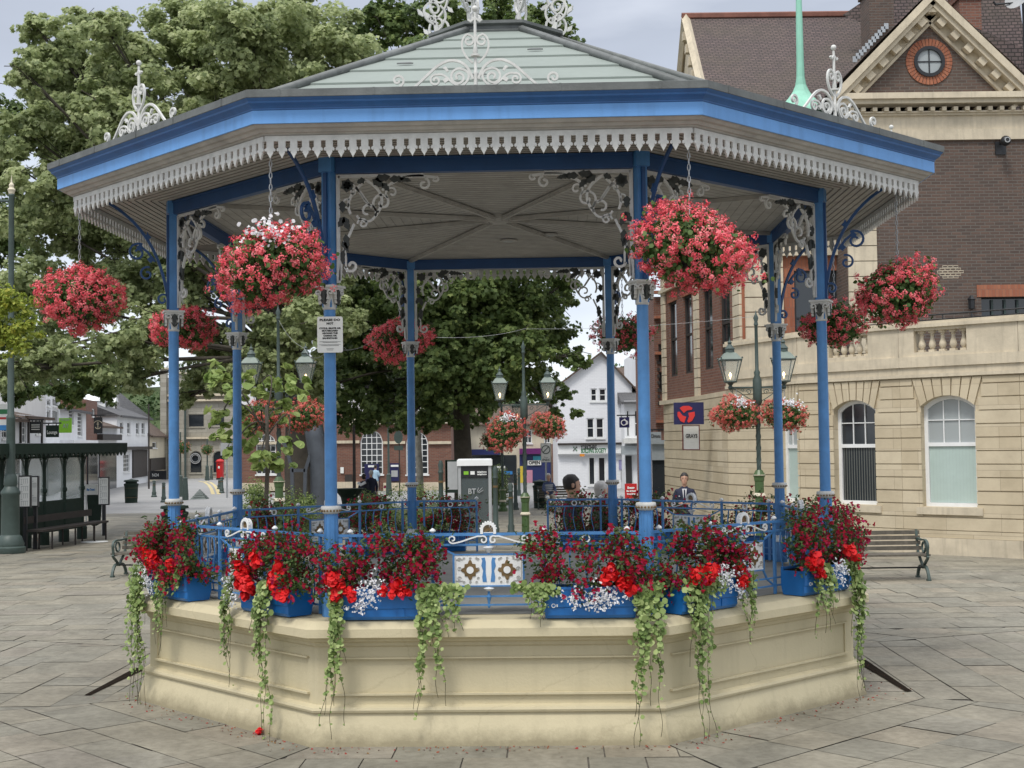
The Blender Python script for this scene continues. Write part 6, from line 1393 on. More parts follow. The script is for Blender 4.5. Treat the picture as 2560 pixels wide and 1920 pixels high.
gb = gnd(290, 1442); bench((gb.x+.86, gb.y-.0, 0), math.radians(-8), 'bench on the left with a scrolled iron arm, half hidden by flowers', 1.8)
# bins, bollards, posts
def bin_(px, py, Y, label, w_=.28, h_=.98):
    x = Xat(px, Y); r = empty('litter_bin', (x, Y, 0), label, 'litter bin', 'dark green litter bins'); c = MB(); lathe(c, [(w_*.9, 0), (w_*.92, .03), (w_*.9, .05), (w_*.95, .30), (w_*.97, .31), (w_*.95, .33), (w_, .70), (w_*1.06, .74)], 18); c.build('drum', GREEN, r, smooth=True, auto=35)
    c = MB(); lathe(c, [(w_*1.08, .74), (w_*1.08, .80), (w_*.85, .82), (w_*.85, h_-.10), (w_*1.1, h_-.09), (w_*1.06, h_-.03), (w_*.4, h_), (.02, h_+.03)], 18); c.build('lid', GREEN, r, smooth=True, auto=35)
    c = MB(); 
    for z in (.22, .62): lathe(c, [(w_*.985, z), (w_*1.0, z+.005), (w_*.985, z+.01)], 18, cap=False)
    c.build('band', GILT, r); return r
bin_(328, 0, 56, 'litter bin standing alone on the pale paving on the left'); bin_(436, 0, 31.5, 'litter bin behind the left column of the bandstand', .30); bin_(1348, 0, 47, 'litter bin right of the middle lamp post', .24)
def bollard(px, Y, h_, label, r_=.09, nm='bollard', grp='cast iron bollards', mt=None):
    r = empty(nm, (Xat(px, Y), Y, 0), label, nm, grp); c = MB(); lathe(c, [(r_*1.5, 0), (r_*1.5, .06), (r_*1.1, .10), (r_*1.2, .22), (r_*.9, .26), (r_*.75, h_*.82), (r_*1.0, h_*.84), (r_*.7, h_*.88), (r_*.95, h_*.94), (r_*.5, h_)], 12); o = c.build('shaft', mt or GREENG, r, smooth=True, auto=40)
    c = MB(); lathe(c, [(r_*.88, h_*.70), (r_*.9, h_*.71), (r_*.88, h_*.73)], 12); c.build('ring', GILT, r); return r
for px, Y, h_, lb in ((385, 62, .78, 'bollard between the lone bin and the left column'), (409, 56, .85, 'bollard just left of the left column'), (548, 72, .5, 'short bollard left of the pillar box foot'), (554, 66, .8, 'bollard in front of the pillar box'), (528, 92, 1.0, 'distant bollard before the stone arches'), (516, 92, 1.0, 'second distant bollard before the stone arches'),
                      (1101, 34, 1.9, 'tall green post beside the noticeboard'), (1237, 33, 1.75, 'tall dark post right of the kiosk'), (1275, 34, 1.3, 'green post behind the open bay, middle of the group'), (1287, 46, 1.25, 'green post behind the open bay, smaller one further back'), (1296, 58, 1.2, 'farthest green post on the path')):
    bollard(px, Y, h_, lb, .09 if h_ < 1.2 else .075)
r = empty('traffic_cone_block', (Xat(499, 59), 59, 0), 'grey ribbed pyramid block standing in the roadway', 'road block'); c = MB(); 
for q in range(5): lathe(c, [(.50-.10*q, .09*q), (.42-.10*q, .09*q+.075)], 4, ph=PI/4)
c.build('block', GREENG, r)
# poles with signs
def pole(px, Y, ytop, label, nm='sign_pole', r_=.04, mt=None, base=True, cat='pole'):
    r = empty(nm, (Xat(px, Y), Y, 0), label, cat); c = MB(); zt = zY(px, ytop, Y); pr = ([(.14, 0), (.14, .2), (.10, .9), (.11, .95)] if base else [(r_, 0)])+[(r_, 1.0), (r_*.8, zt)]; lathe(c, pr, 10); c.build('shaft', mt or GREENG, r); return r, zt
r, zt = pole(463, 58, 985, 'tall slim lamp column in front of the stone town hall', 'lamp_column', .05, cat='lamp column')
r, zt = pole(451, 62, 1080, 'short cast lamp post carrying a tiny basket before the town hall', 'lamp_post', .04, cat='lamp post')
basket(at(458, 1119, 61.8), .32, .28, 'tiny pale basket before the town hall, left one', 71, pet=GERP, nclus=60, green=.5, group='far baskets by the town hall')
r, zt = pole(518, 90, 1098, 'distant basket pole between the stone arches', 'basket_pole', .05, cat='pole')
basket(at(518, 1124, 89.8), .42, .36, 'tiny pink basket between the stone arches, right one', 72, pet=GERP, nclus=60, green=.3, group='far baskets by the town hall')
r, zt = pole(262*1+110, 74, 1010, 'thin dark pole before the cream plastered house', 'pole', .05, mt=TIMB, base=False)
r, zt = pole(567, 60, 1104, 'grey pole with the backs of two road signs', 'sign_pole', .04, GALV, False, 'road sign'); c = MB(); f = Fr((0, -.05, 0), (1, 0, 0), (0, -1, 0)); fbox(c, f, -.27, .22, -.01, .01, zt-.62, zt-.06); c.build('sign_back', MULL, r); c = MB(); fbox(c, f, -.05, .25, -.01, .01, zt-.02, zt+.12); c.build('blue_plate', LOGOB, r)
r, zt = pole(971, 60, 1046, 'grey lamp column in front of the brick bank', 'lamp_column', .05, cat='lamp column')
r, zt = pole(998, 58, 1090, 'dark pole with the back of a round road sign', 'sign_pole', .03, TIMB, False, 'road sign'); c = MB(); f = Fr((0, -.05, 0), (1, 0, 0), (0, -1, 0)); prism(c, f, [(.19*math.cos(q*PI/12)-.03, zt-.05+.28*math.sin(q*PI/12)) for q in range(24)], -.012, .012); fbox(c, f, -.22, .17, -.012, .012, zt-.62, zt-.42); c.build('sign_back', GREENG, r)
r, zt = pole(885, 40, 1062, 'dark iron post by the brick bank with a stone bowl at its foot', 'iron_post', .05, TIMB, True, 'post')
r, zt = pole(1364, 50, 1100, 'grey post carrying the zone ends sign', 'sign_post', .035, GALV, False, 'road sign'); c = MB(); f = Fr((0, -.06, 0), (1, 0, 0), (0, -1, 0)); w_, zA_, zB_ = .19, zY(1364, 1108, 50), zY(1364, 1156, 50); fbox(c, f, -w_, w_, -.01, .01, zB_, zA_); so_ = c.build('board', SIGNW, r)
c = MB(); cz_ = zA_-.24; ribbon(c, f, spiral(0, cz_, .15, .15, 0, 360, 24), .03, .01, b=.015); ribbon(c, f, [(-.11, cz_-.11), (.11, cz_+.11)], .03, .01, b=.016); ribbon(c, f, [(-w_+.01, zB_+.01), (w_-.01, zB_+.01), (w_-.01, zA_-.01), (-w_+.01, zA_-.01), (-w_+.01, zB_+.01)], .012, .006, b=.012); text_mesh(c, f, 'Zone', .07, 0, zB_+.19, .014, 0, .16); text_mesh(c, f, 'ENDS', .11, 0, zB_+.09, .014, 0, .27, bold=.004); c.build('lettering', GREENG, so_)
# pillar box
r = empty('pillar_box', (Xat(550, 92), 92, 0), 'red cylindrical pillar box beside the town hall arches', 'post box'); c = MB(); lathe(c, [(.27, 0), (.27, .12)], 18, m=1); lathe(c, [(.25, .12), (.25, 1.18), (.29, 1.20), (.29, 1.28), (.20, 1.38), (.02, 1.43)], 18); c.build('body', [RED, BLACK], r, smooth=True, auto=40); c = MB(); box(c, (-.02, -.25, 1.07), (.18, .02, .035)); c.build('slot', BLACK, r); c = MB(); box(c, (-.03, -.255, .85), (.12, .01, .16)); c.build('plate', SIGNW, r)
# telephone kiosk
Y = 28; x0, x1 = Xat(1144, Y), Xat(1227, Y); z1 = zY(1185, 1150, Y); r = empty('telephone_kiosk', ((x0+x1)/2, Y, 0), 'glass telephone kiosk with white roof and BT piper lettering', 'phone kiosk'); f = Fr((0, Y, 0), (1, 0, 0), (0, -1, 0))
c = MB(); 
for xx in (x0+.03, x1-.03):
    for bb in (-.03, -.65): fbox(c, f, xx-.03, xx+.03, bb-.03, bb+.03, 0, z1-.1)
fbox(c, f, x0+.06, x1-.06, -.06, -.001, .1, .2); fbox(c, f, x0, x1, -.68, 0.0, 0, .09); c.build('frame', MULL, r, world=True)
c = MB(); fbox(c, f, x0-.02, x1+.02, -.70, .03, z1-.12, z1); fbox(c, f, x0, x1, -.68, .01, z1, z1+.02); c.build('roof', WHITEB, r, world=True)
KG = clearglass('kiosk_glass', (.10, .12, .12), .72); c = MB(); fbox(c, f, x0+.06, x1-.06, -.035, -.025, .2, z1-.36); c.build('door_glass', KG, r, world=True); c = MB(); fbox(c, f, x0+.04, x1-.04, -.66, -.645, .2, z1-.36)
for xx in (x0+.03, x1-.03): fbox(c, f, xx-.004, xx+.004, -.62, -.06, .2, z1-.2)
c.build('side_glass', KG, r, world=True)
c = MB(); fbox(c, f, x0+.06, x1-.06, -.05, -.004, z1-.36, z1-.12); pn = c.build('header_panel', BLACK, r, world=True)
c = MB(); zc_ = z1-.27; fbox(c, f, x0+.12, x0+.22, -.004, .001, zc_-.035, zc_+.035, 0); c.build('yellow_plate', GREENS, pn, world=True); c = MB(); fbox(c, f, x0+.26, x0+.35, -.004, .001, zc_-.035, zc_+.035); 
for z in (.02, -.03): text_mesh(c, f, 'telephone', .05, x0+.50, zc_+z, .002, 0, .20, bold=.002)
c.build('lettering', SIGNW, pn, world=True)
c = MB(); text_mesh(c, f, 'BT', .16, (x0+x1)/2-.06, z1-.66, .0, 0, .16, bold=.004)
for a, b_ in (((.06, -.02), (.16, .08)), ((.08, -.03), (.18, .03)), ((.05, .0), (.08, .08))): ribbon(c, f, [((x0+x1)/2+a[0], z1-.66+a[1]), ((x0+x1)/2+b_[0], z1-.66+b_[1])], .012, .006, b=.0)
c.build('logo', MULL, r, world=True)
c = MB(); fbox(c, f, x0+.2, x1-.2, -.60, -.45, .7, 1.4); c.build('telephone', BLACK, r, world=True)
# notice case left of the kiosk
Y = 33; x0, x1 = Xat(1117, Y), Xat(1143, Y); r = empty('notice_case', ((x0+x1)/2, Y, 0), 'grey parish notice case between the green post and the kiosk', 'notice board'); f = Fr((0, Y, 0), (1, 0, 0), (0, -1, 0)); c = MB(); fbox(c, f, x0-.03, x1+.2, -.06, 0, zY(1130, 1232, Y), zY(1130, 1150, Y)); fbox(c, f, x0-.05, x0, -.05, -.0, 0, zY(1130, 1150, Y)); c.build('frame', GREEN, r, world=True); c = MB(); fbox(c, f, x0+.01, x1, .001, .01, zY(1130, 1224, Y), zY(1130, 1154, Y)); c.build('sheet', MULL, r, world=True)
# steel sculpture behind the lamp post: curved fins and a V of struts
Y = 36; STEEL = mat('dull_grey_steel', (.085, .095, .11), .45, .3, 1.5, .05, metal=.4); gx = Xat(765, Y); r = empty('steel_sculpture', (gx, Y, 0), 'grey steel sculpture of curved fins round the dark tree trunk', 'sculpture'); f = Fr((0, Y, 0), (1, 0, 0), (0, -1, 0))
def zy(py): return zY(765, py, Y)
c = MB(); X_ = lambda px: Xat(px, Y)
n_ = 8; vs = []
for i in range(n_+1):
    z = zy(1062)+(0-zy(1062))*i/n_
    for q in range(9):
        a = -1.2+2.4*q/8; rad = .26+.06*i/n_; vs.append((X_(795)+.22*math.sin(i/n_*2.6)-.1+rad*math.sin(a)*.95, Y-.2-rad*math.cos(a), z+(.25*math.cos(a) if i == 0 else 0)))
c.add(vs, [(i*9+q, i*9+q+1, (i+1)*9+q+1, (i+1)*9+q) for i in range(n_) for q in range(8)]); o = c.build('curved_fin', STEEL, r, world=True, smooth=True); md = o.modifiers.new('s', 'SOLIDIFY'); md.thickness = .03
for pts in ([(700, 1080), (722, 1120), (735, 1170), (737, 1300)], [(810, 1085), (785, 1125), (768, 1175), (765, 1300)], [(735, 1175), (768, 1175)]):
    c = MB(); ribbon(c, f, [(X_(a), zy(b_)) for a, b_ in pts], .09, .12, b=.35); c.build('strut', STEEL, r, world=True)
# small granite bowls / dark planter by the bank
r = empty('stone_bowl', (Xat(872, 39), 39, 0), 'dark stone planter bowl left of the embracing couple', 'planter'); c = MB(); lathe(c, [(.35, 0), (.35, .5), (.2, .55), (.25, .8), (.42, 1.02), (.45, 1.05), (.38, 1.05)], 14); c.build('bowl', GREEN, r)
# manhole covers, odd flat things
c = MB(); p = gnd(236, 1356); lathe(c, [(.33, .016), (.33, .02)], 20, (p.x, p.y, 0)); tag(c.build('manhole_cover', SIGNW, None), 'pale round cover set in the paving by the shelter', 'manhole cover')
# overhead cable with string of fittings
def cable(pts, r_, label, name='overhead_cable'):
    c = MB(); P = []
    for (a, b_) in zip(pts, pts[1:]):
        for i in range(10): t = i/10; P.append(Vector(a).lerp(Vector(b_), t)-Vector((0, 0, 4*t*(1-t)*(Vector(a)-Vector(b_)).length*.012)))
    P.append(Vector(pts[-1])); tube(c, P, r_*.4, 4); return tag(c.build(name, MULL, None), label, 'cable')
lp = at(697, 800, 27); ap_ = BC+Vector((R*math.cos(colang(0)), R*math.sin(colang(0)), 3.13))
cable([lp, at(760, 870, 20), ap_], .006, 'pale cable sagging from the lamp post to the notice column'); cable([ap_, at(950, 830, 19), at(1311, 822, 30), at(1896, 790, 25.2)], .008, 'thin wire strung across the square behind the bandstand')
0 and cable([at(1000, 940, 40), at(1311, 870, 30.2)], .008, 'slack wire rising to the middle lamp post')
# ------------------------------------------------------------------ PEOPLE
def skin_mb(mb, verts, edges, m=0, sub=2):
    me = bpy.data.meshes.new('k'); me.from_pydata([v[0] for v in verts], [], []); me.edges.add(len(edges)); me.edges.foreach_set('vertices', [i for e in edges for i in e]); me.update()
    o = bpy.data.objects.new('k', me); COL.objects.link(o)
    o.modifiers.new('k', 'SKIN'); q = o.modifiers.new('u', 'SUBSURF'); q.levels = sub; q.render_levels = sub
    for i, v in enumerate(verts): me.skin_vertices[0].data[i].radius = v[1] if isinstance(v[1], tuple) else (v[1], v[1])
    me.skin_vertices[0].data[0].use_root = True
    nm = bpy.data.meshes.new_from_object(o.evaluated_get(bpy.context.evaluated_depsgraph_get()))
    mb.add([tuple(v.co) for v in nm.vertices], [tuple(p.vertices) for p in nm.polygons], m)
    bpy.data.objects.remove(o); bpy.data.meshes.remove(nm); bpy.data.meshes.remove(me)
def loft(mb, tab, k, dz=0, n=18, m=0, fn=None):
    vs = []
    for z, rx, ry, y in tab:
        for j in range(n):
            a = 2*PI*j/n; p = (rx*math.cos(a), y+ry*math.sin(a), z+dz)
            if fn: p = fn(p, a, z)
            vs.append(tuple(q*k for q in p))
    r_ = len(tab); fs = [(i*n+j, i*n+(j+1) % n, (i+1)*n+(j+1) % n, (i+1)*n+j) for i in range(r_-1) for j in range(n)]
    mb.add(vs, fs+[tuple(range(n-1, -1, -1)), tuple((r_-1)*n+j for j in range(n))], m)
HEAD = [(1.42, .070, .068, -.012), (1.47, .057, .060, -.006), (1.515, .053, .060, .002), (1.535, .046, .070, .018), (1.548, .050, .082, .020), (1.575, .060, .090, .014), (1.61, .068, .095, .008), (1.65, .074, .099, .004), (1.685, .077, .100, .0), (1.72, .072, .094, -.004), (1.748, .057, .076, -.008), (1.765, .034, .046, -.008), (1.771, .010, .014, -.008)]
TORSO = [(.83, .172, .118, 0), (.92, .170, .120, 0), (1.02, .155, .112, 0), (1.12, .158, .115, 0), (1.24, .180, .125, .003), (1.33, .190, .122, .0), (1.39, .182, .105, -.005), (1.43, .145, .085, -.010), (1.455, .100, .072, -.012), (1.475, .070, .064, -.010), (1.49, .064, .063, -.008)]
HAIRB = mat('dark_hair', (.018, .014, .012), .6, .3, 30, .3); HAIRG = mat('grey_hair', (.50, .49, .47), .7, .25, 30, .3); SUIT = mat('navy_suit', (.012, .016, .04), .8, .1); SHIRTW = mat('white_shirt', (.7, .7, .72), .8); JEANS = mat('blue_jeans', (.05, .07, .14), .9); KHAKI = mat('stone_trousers', (.42, .38, .30), .9)
SHIRTL = mat('light_blue_shirt', (.35, .50, .62), .8); OLIVE = mat('grey_green_coat', (.10, .115, .095), .9); NAVYT = mat('dark_navy_top', (.02, .02, .035), .9); SHOE = mat('black_shoe', (.015, .013, .012), .5); EYE = mat('eye_dark', (.02, .015, .012), .3); LIP = mat('lip', (.33, .13, .10), .5)
def person(loc, rz, label, H=1.75, top=None, legs=None, hair=None, arms='down', seated=False, tie=False, stripes=False, long_coat=False, hairlen=0, tilt=0.):
    k = H/1.75; r = empty('person', loc, label, 'person', rz=rz); top = top or NAVYT; legs = legs or JEANS
    S = lambda *v: (v[0]*k, v[1]*k, v[2]*k)
    hz_ = .50 if seated else .93; dz = hz_-.93
    V = [(S(0, 0, .95+dz), (.13*k, .09*k)), (S(0, .0, 1.15+dz), (.12*k, .085*k)), (S(0, 0, 1.38+dz), (.12*k, .07*k))]; E_ = [(0, 1), (1, 2)]
    def addv(p, rr_, par): V.append((S(*p), rr_*k)); E_.append((par, len(V)-1)); return len(V)-1
    armv = []; legv = []
    for s in (-1, 1):
        if arms == 'down': el, wr, pm_ = (s*.235, -.03, 1.13+dz), (s*.25, .05, .90+dz), (s*.25, .075, .83+dz)
        elif arms == 'front': el, wr, pm_ = (s*.235, -.02, 1.14+dz), (s*.11, .22, 1.12+dz), (s*.05, .27, 1.14+dz)
        else: el, wr, pm_ = (s*.23, .12, 1.15+dz), (s*.15, .34, 1.10+dz), (s*.13, .40, 1.08+dz)
        a = addv((s*.165, -.005, 1.385+dz), .050, 2); b_ = addv(el, .040, a); c_ = addv(wr, .026, b_); p_ = addv(pm_, .034, c_); armv.append((a, b_, c_))
        d = Vector(pm_)-Vector(wr); d.normalize(); side = d.cross(Vector((s, 0, 0))); side = side.normalized() if side.length > .2 else Vector((0, 0, 1))
        for q, Lf in ((-1.5, .062), (-.5, .075), (.5, .072), (1.5, .058)):
            b0 = Vector(pm_)+side*(q*.017)+d*.03; m1 = b0+d*Lf*.5; m2 = b0+d*Lf+Vector((-s*.012, .012, -.006)); i0 = addv(b0, .010, p_); i1 = addv(m1, .009, i0); addv(m2, .0075, i1)
        t0 = Vector(wr)+d*.03+side*.03; i0 = addv(t0, .011, p_); addv(t0+d*.04+side*.02, .009, i0)
        if seated: kn, an, to = (s*.11, .42, .50), (s*.11, .44, .08), (s*.12, .58, .04)
        else: kn, an, to = (s*.10, .02, .50), (s*.105, -.01, .09), (s*.115, .15, .035)
        a = addv((s*.09, 0, hz_-.02), .078, 0); b_ = addv(kn, .054, a); m_ = addv(tuple((Vector(kn)+Vector(an))/2+Vector((0, -.015, .05))), .048, b_); c_ = addv(an, .036, m_); t_ = addv(to, .030, c_); legv.append((a, b_, m_, c_, t_))
    c = MB(); skin_mb(c, V, E_); loft(c, HEAD, k, dz)
    for s in (-1, 1): loft(c, [(1.615, .008, .012, 0), (1.63, .012, .018, 0), (1.665, .013, .022, 0), (1.68, .006, .012, 0)], k, dz, 8, 0, lambda p, a, z: (p[0]+s*.079, p[1]-.004, p[2]))
    p = Vector((0, .098, 1.632+dz)); c.add([tuple((p+Vector(v))*k) for v in ((0, -.004, .040), (-.016, -.006, -.010), (.016, -.006, -.010), (0, .026, -.008), (0, -.002, -.020))], [(0, 1, 3), (0, 3, 2), (1, 4, 3), (3, 4, 2)])
    c.build('body', SKIN, r, smooth=True)
    def chainmb(c, idx, grow): skin_mb(c, [(V[v][0], V[v][1]+grow*k) for v in idx], [(i, i+1) for i in range(len(idx)-1)])
    c = MB(); loft(c, TORSO if not long_coat else [(.62, .22, .18, 0), (.75, .21, .165, 0), (.90, .19, .14, 0)]+TORSO[2:], k, dz if not long_coat else dz, 20)
    for A_ in armv: chainmb(c, A_, .016)
    for A_ in armv: q = V[A_[0]][0]; sphere(c, (q[0]*.93, q[1], q[2]-.012*k), .064*k, 12, 8)
    c.build('coat' if long_coat else 'jacket' if tie else 'shirt', top, r, smooth=True)
    c = MB(); loft(c, [(.80, .168, .113, 0), (.97, .160, .112, 0)], k, dz, 18)
    for L_ in legv: chainmb(c, L_[:4], .022)
    c.build('trousers', legs, r, smooth=True)
    for L_ in legv: c = MB(); skin_mb(c, [(V[L_[3]][0], .046*k), (V[L_[4]][0], .040*k)], [(0, 1)]); c.build('shoe', SHOE, r, smooth=True)
    low = 1.555 if hairlen else 1.60; rs_ = random.Random(int(H*1000)); c = MB()
    tab = [(low-.01, .060, .070, -.012)]+[(z, rx*1.09+.004, ry*1.07+.004, y-.007) for z, rx, ry, y in HEAD if z >= low]; tab[-1] = (1.785, .012, .016, -.01); tab[-2] = (1.780, .038, .05, -.01)
    def hf(p, a, z):
        j = 1+.025*math.sin(a*5+z*60)+.02*math.sin(a*9-z*90)
        if math.sin(a) > .30 and z < 1.715: return (p[0]*.88, p[1]*.86, p[2])
        return (p[0]*j, p[1]*j, p[2])
    loft(c, tab, k, dz, 28, 0, hf); c.build('hair', hair or HAIRB, r, smooth=True)
    for s in (-1, 1):
        c = MB(); sphere(c, (s*.031*k, .090*k, (1.652+dz)*k), .0095*k, 8, 6); c.build('eye', EYE, r)
        c = MB(); ribbon(c, Fr((s*.031*k, .099*k, (1.672+dz)*k), (1, 0, 0), (0, 1, 0)), [(-.016*k, -.002*k), (0, .003*k), (.016*k, -.002*k)], .005*k, .006*k); c.build('eyebrow', hair or HAIRB, r)
    c = MB(); ribbon(c, Fr((0, .101*k, (1.586+dz)*k), (1, 0, 0), (0, 1, 0)), [(-.021*k, 0), (0, .002*k), (.021*k, 0)], .008*k, .008*k); c.build('mouth', LIP, r)
    if tie:
        f = Fr((0, .124*k, 0), (1, 0, 0), (0, 1, 0)); c = MB(); prism(c, f, [(0, 1.05*k), (.05*k, 1.44*k), (-.05*k, 1.44*k)], -.01, .012); c.build('shirt_front', SHIRTW, r); c = MB(); prism(c, f, [(0, 1.08*k), (.026*k, 1.14*k), (.012*k, 1.42*k), (-.012*k, 1.42*k), (-.026*k, 1.14*k)], .012, .02); c.build('tie', SUIT, r); c = MB(); prism(c, f, [(.09*k, 1.27*k), (.13*k, 1.28*k), (.115*k, 1.30*k)], -.01, .0); c.build('pocket_square', SHIRTW, r)
    if stripes:
        for z in (1.12, 1.19, 1.26, 1.33): c = MB(); loft(c, [(z, .186, .128, 0), (z+.025, .190, .130, 0)], k, dz); c.build('stripe', SIGNW, r)
    return r
def pat(px, Y): return (Xat(px, Y), Y, 0)
def hgt_at(px, py, Y): return zY(px, py, Y)
person(pat(1428, 17.9), math.radians(-80), 'dark haired man in a dark top behind the rail, facing right', hgt_at(1428, 1192, 17.9), NAVYT, JEANS, HAIRB)
person(pat(1503, 18.3), math.radians(-62), 'white haired person in a grey green coat behind the rail', hgt_at(1503, 1208, 18.3), OLIVE, KHAKI, HAIRG, long_coat=True, hairlen=1)
person(pat(1709, 27.), math.radians(172), 'man in a navy suit and tie looking down at his hands', hgt_at(1709, 1185, 27), SUIT, SUIT, HAIRB, arms='front', tie=True, tilt=.02)
person(pat(909, 44), math.radians(-25), 'shorter figure of the couple seen from behind, white scarf on the shoulder', 1.55*hgt_at(909, 1186, 44)/1.55, NAVYT, JEANS, HAIRB, hairlen=1)
person(pat(927, 44.2), math.radians(25), 'taller grey haired figure of the couple seen from behind in a dark coat', hgt_at(927, 1177, 44.2), SUIT, JEANS, HAIRG, long_coat=True)
person(pat(938, 60), math.radians(-10), 'man in a light blue shirt standing at the bank door', hgt_at(938, 1163, 60), SHIRTL, KHAKI, HAIRB, arms='front')
r = person(pat(1370, 46), math.radians(190), 'elderly man in a striped blue shirt seated beside the right hand bin', 1.62, JEANS, KHAKI, HAIRG, arms='lap', seated=True, stripes=True)
gb = Xat(1370, 46); bench((gb+.3, 46.2, 0), 0, 'far bench under the seated man in the striped shirt', 1.4)
pw_ = [o for o in bpy.data.objects if str(o.get('label', '')).startswith('shorter figure')][0]; pw_['label'] = 'shorter figure of the couple seen from behind, with a white scarf'
c = MB(); f = Fr((0, -.13, 0), (1, 0, 0), (0, -1, 0)); hh = hgt_at(909, 1186, 44)/1.75; ribbon(c, f, [(-.19*hh, 1.40*hh), (-.05*hh, 1.30*hh), (.17*hh, 1.41*hh)], .08, .08); c.build('scarf', SHIRTW, pw_)

# ------------------------------------------------------------------ TREES AND SHRUBS
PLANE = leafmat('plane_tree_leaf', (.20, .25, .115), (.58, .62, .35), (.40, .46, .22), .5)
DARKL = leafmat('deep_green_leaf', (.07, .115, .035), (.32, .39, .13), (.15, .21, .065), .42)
LIME = leafmat('catalpa_leaf', (.18, .27, .07), (.38, .45, .16), trans=.35)
YEL = leafmat('yellow_green_leaf', (.25, .33, .05), (.60, .55, .10), (.36, .42, .08), .45)
def tree(label, base, Y, lobes, n, leaf, lsz, seed, trunk_r, trunk_top, shape=LOBED, bark=None, name='tree', sub=44, dpt=1.0, lean=0, thin=1., cat='tree', sprd=1.):
    """lobes: (x, y, r) measured on the 2212 px wide view; each is a ball of twig clumps at its own distance"""
    K = 2560/2212; rs = np.random.RandomState(seed); b = Vector((Xat(base*K, Y), Y, 0)); root = empty(name, b, label, cat)
    L = []
    for i, lb in enumerate(lobes):
        yy = Y+(lb[3] if len(lb) > 3 else rs.uniform(-1, 1)*3.0*dpt); p = at(lb[0]*K, lb[1]*K, yy); L.append((p, lb[2]*K*yy/FPX))
    tot = sum(r*r for _, r in L); parts = []
    tp = b+Vector((lean, 0, trunk_top)); c = MB(); bk = bark or BARK
    rsr = random.Random(seed)
    pts = [b+Vector((lean*t*t, 0, trunk_top*t))+Vector((rsr.uniform(-.05, .05), rsr.uniform(-.05, .05), 0)) for t in (0, .02, .1, .3, .6, 1)]
    c2 = MB(); tube(c2, [p-b for p in pts], [trunk_r*1.45, trunk_r*1.25, trunk_r*1.05, trunk_r, trunk_r*.9, trunk_r*.75], 14); c2.build('trunk', bk, root, smooth=True)
    c3 = MB()
    for p, r in L:
        if r < .5 and rsr.random() < .5: continue
        s0 = b+Vector((lean, 0, trunk_top*rsr.uniform(.75, 1))); mid = s0.lerp(p, .5)+Vector((rsr.uniform(-.5, .5), rsr.uniform(-.5, .5), rsr.uniform(.1, .9)))
        q = [tuple(v) for v in bez(tuple(s0-b), tuple(mid-b), tuple(mid.lerp(p, .5)-b), tuple(p-b), 8)]; r0 = trunk_r*.15; tube(c3, q, [r0*(1-.085*i)+.01 for i in range(9)], 6)
        for _ in range(4):
            e = p+Vector((rsr.gauss(0, 1), rsr.gauss(0, 1), rsr.gauss(0, .7)))*r*.55; tube(c3, [tuple(Vector(q[-3])), tuple((p.lerp(e, .5)-b)+Vector((0, 0, .1))), tuple(e-b)], [r0*.3, r0*.2, .012], 4)
    c3.build('limbs', bk, root, smooth=True)
    for p, r in L:
        m = int(n*r*r/tot); ns = max(6, int(sub*thin)); d = rdir(rs, ns); cr = rs.uniform(.1, 1.08, (ns, 1)); cc = d*cr*r*sprd*[1, 1, .85]; sr = rs.uniform(.15, .36, ns)*r
        w = rs.randint(0, ns, m); o = rdir(rs, m); o[:, 2] *= .6; P = cc[w]+o*(sr[w]*rs.random(m)**.4)[:, None]
        P[:, 2] -= .25*sr[w]*rs.random(m)
        # stray twigs at the rim
        Nn = o*.7+rdir(rs, m, .9)*.8+cc[w]/r*.4
        tn = np.clip(rs.normal(.45, .22, m)+(rs.random(ns)[w]-.5)*.35, 0, 1)
        S = rs.uniform(.7, 1.3, m)*lsz; parts.append(cloud(P+np.array(p-b), Nn, S, shape, rs, tint=tn)+(0,))
    cloud_obj('crown', parts, leaf, root)
    return root
# the great plane tree behind the left half of the bandstand
tree('great plane tree with the broad dark trunk, filling the sky left of the bandstand', 645, 37,
     [(120, 110, 85), (75, 60, 45), (60, 160, 55), (60, 290, 90), (20, 380, 70), (190, 200, 110), (280, 110, 90), (180, 55, 60), (180, 330, 130), (330, 240, 120), (400, 90, 110), (470, 190, 120), (520, 60, 110), (640, 50, 110), (610, 180, 130), (740, 110, 110), (740, 230, 110),
      (80, 470, 110), (200, 500, 120), (60, 620, 90), (160, 660, 110), (290, 600, 110), (250, 740, 90), (340, 700, 80), (100, 760, 80), (300, 420, 130), (430, 600, 90), (560, 620, 80), (420, 420, 120), (460, 730, 60), (430, 810, 50), (400, 860, 30), (580, 760, 90), (650, 680, 90), (600, 850, 50), (560, 450, 130), (350, 300, 150), (150, 140, 90), (110, 220, 90), (230, 170, 100), (130, 400, 100), (230, 60, 60), (420, 40, 90), (520, 300, 150), (240, 250, 120), (560, 100, 130), (640, 620, 120), (700, 700, 90), (500, 780, 80), (380, 620, 110), (690, 830, 60), (650, 880, 45), (20, 800, 55), (290, 820, 45)],
     240000, PLANE, .140, 101, .36, 5.6)
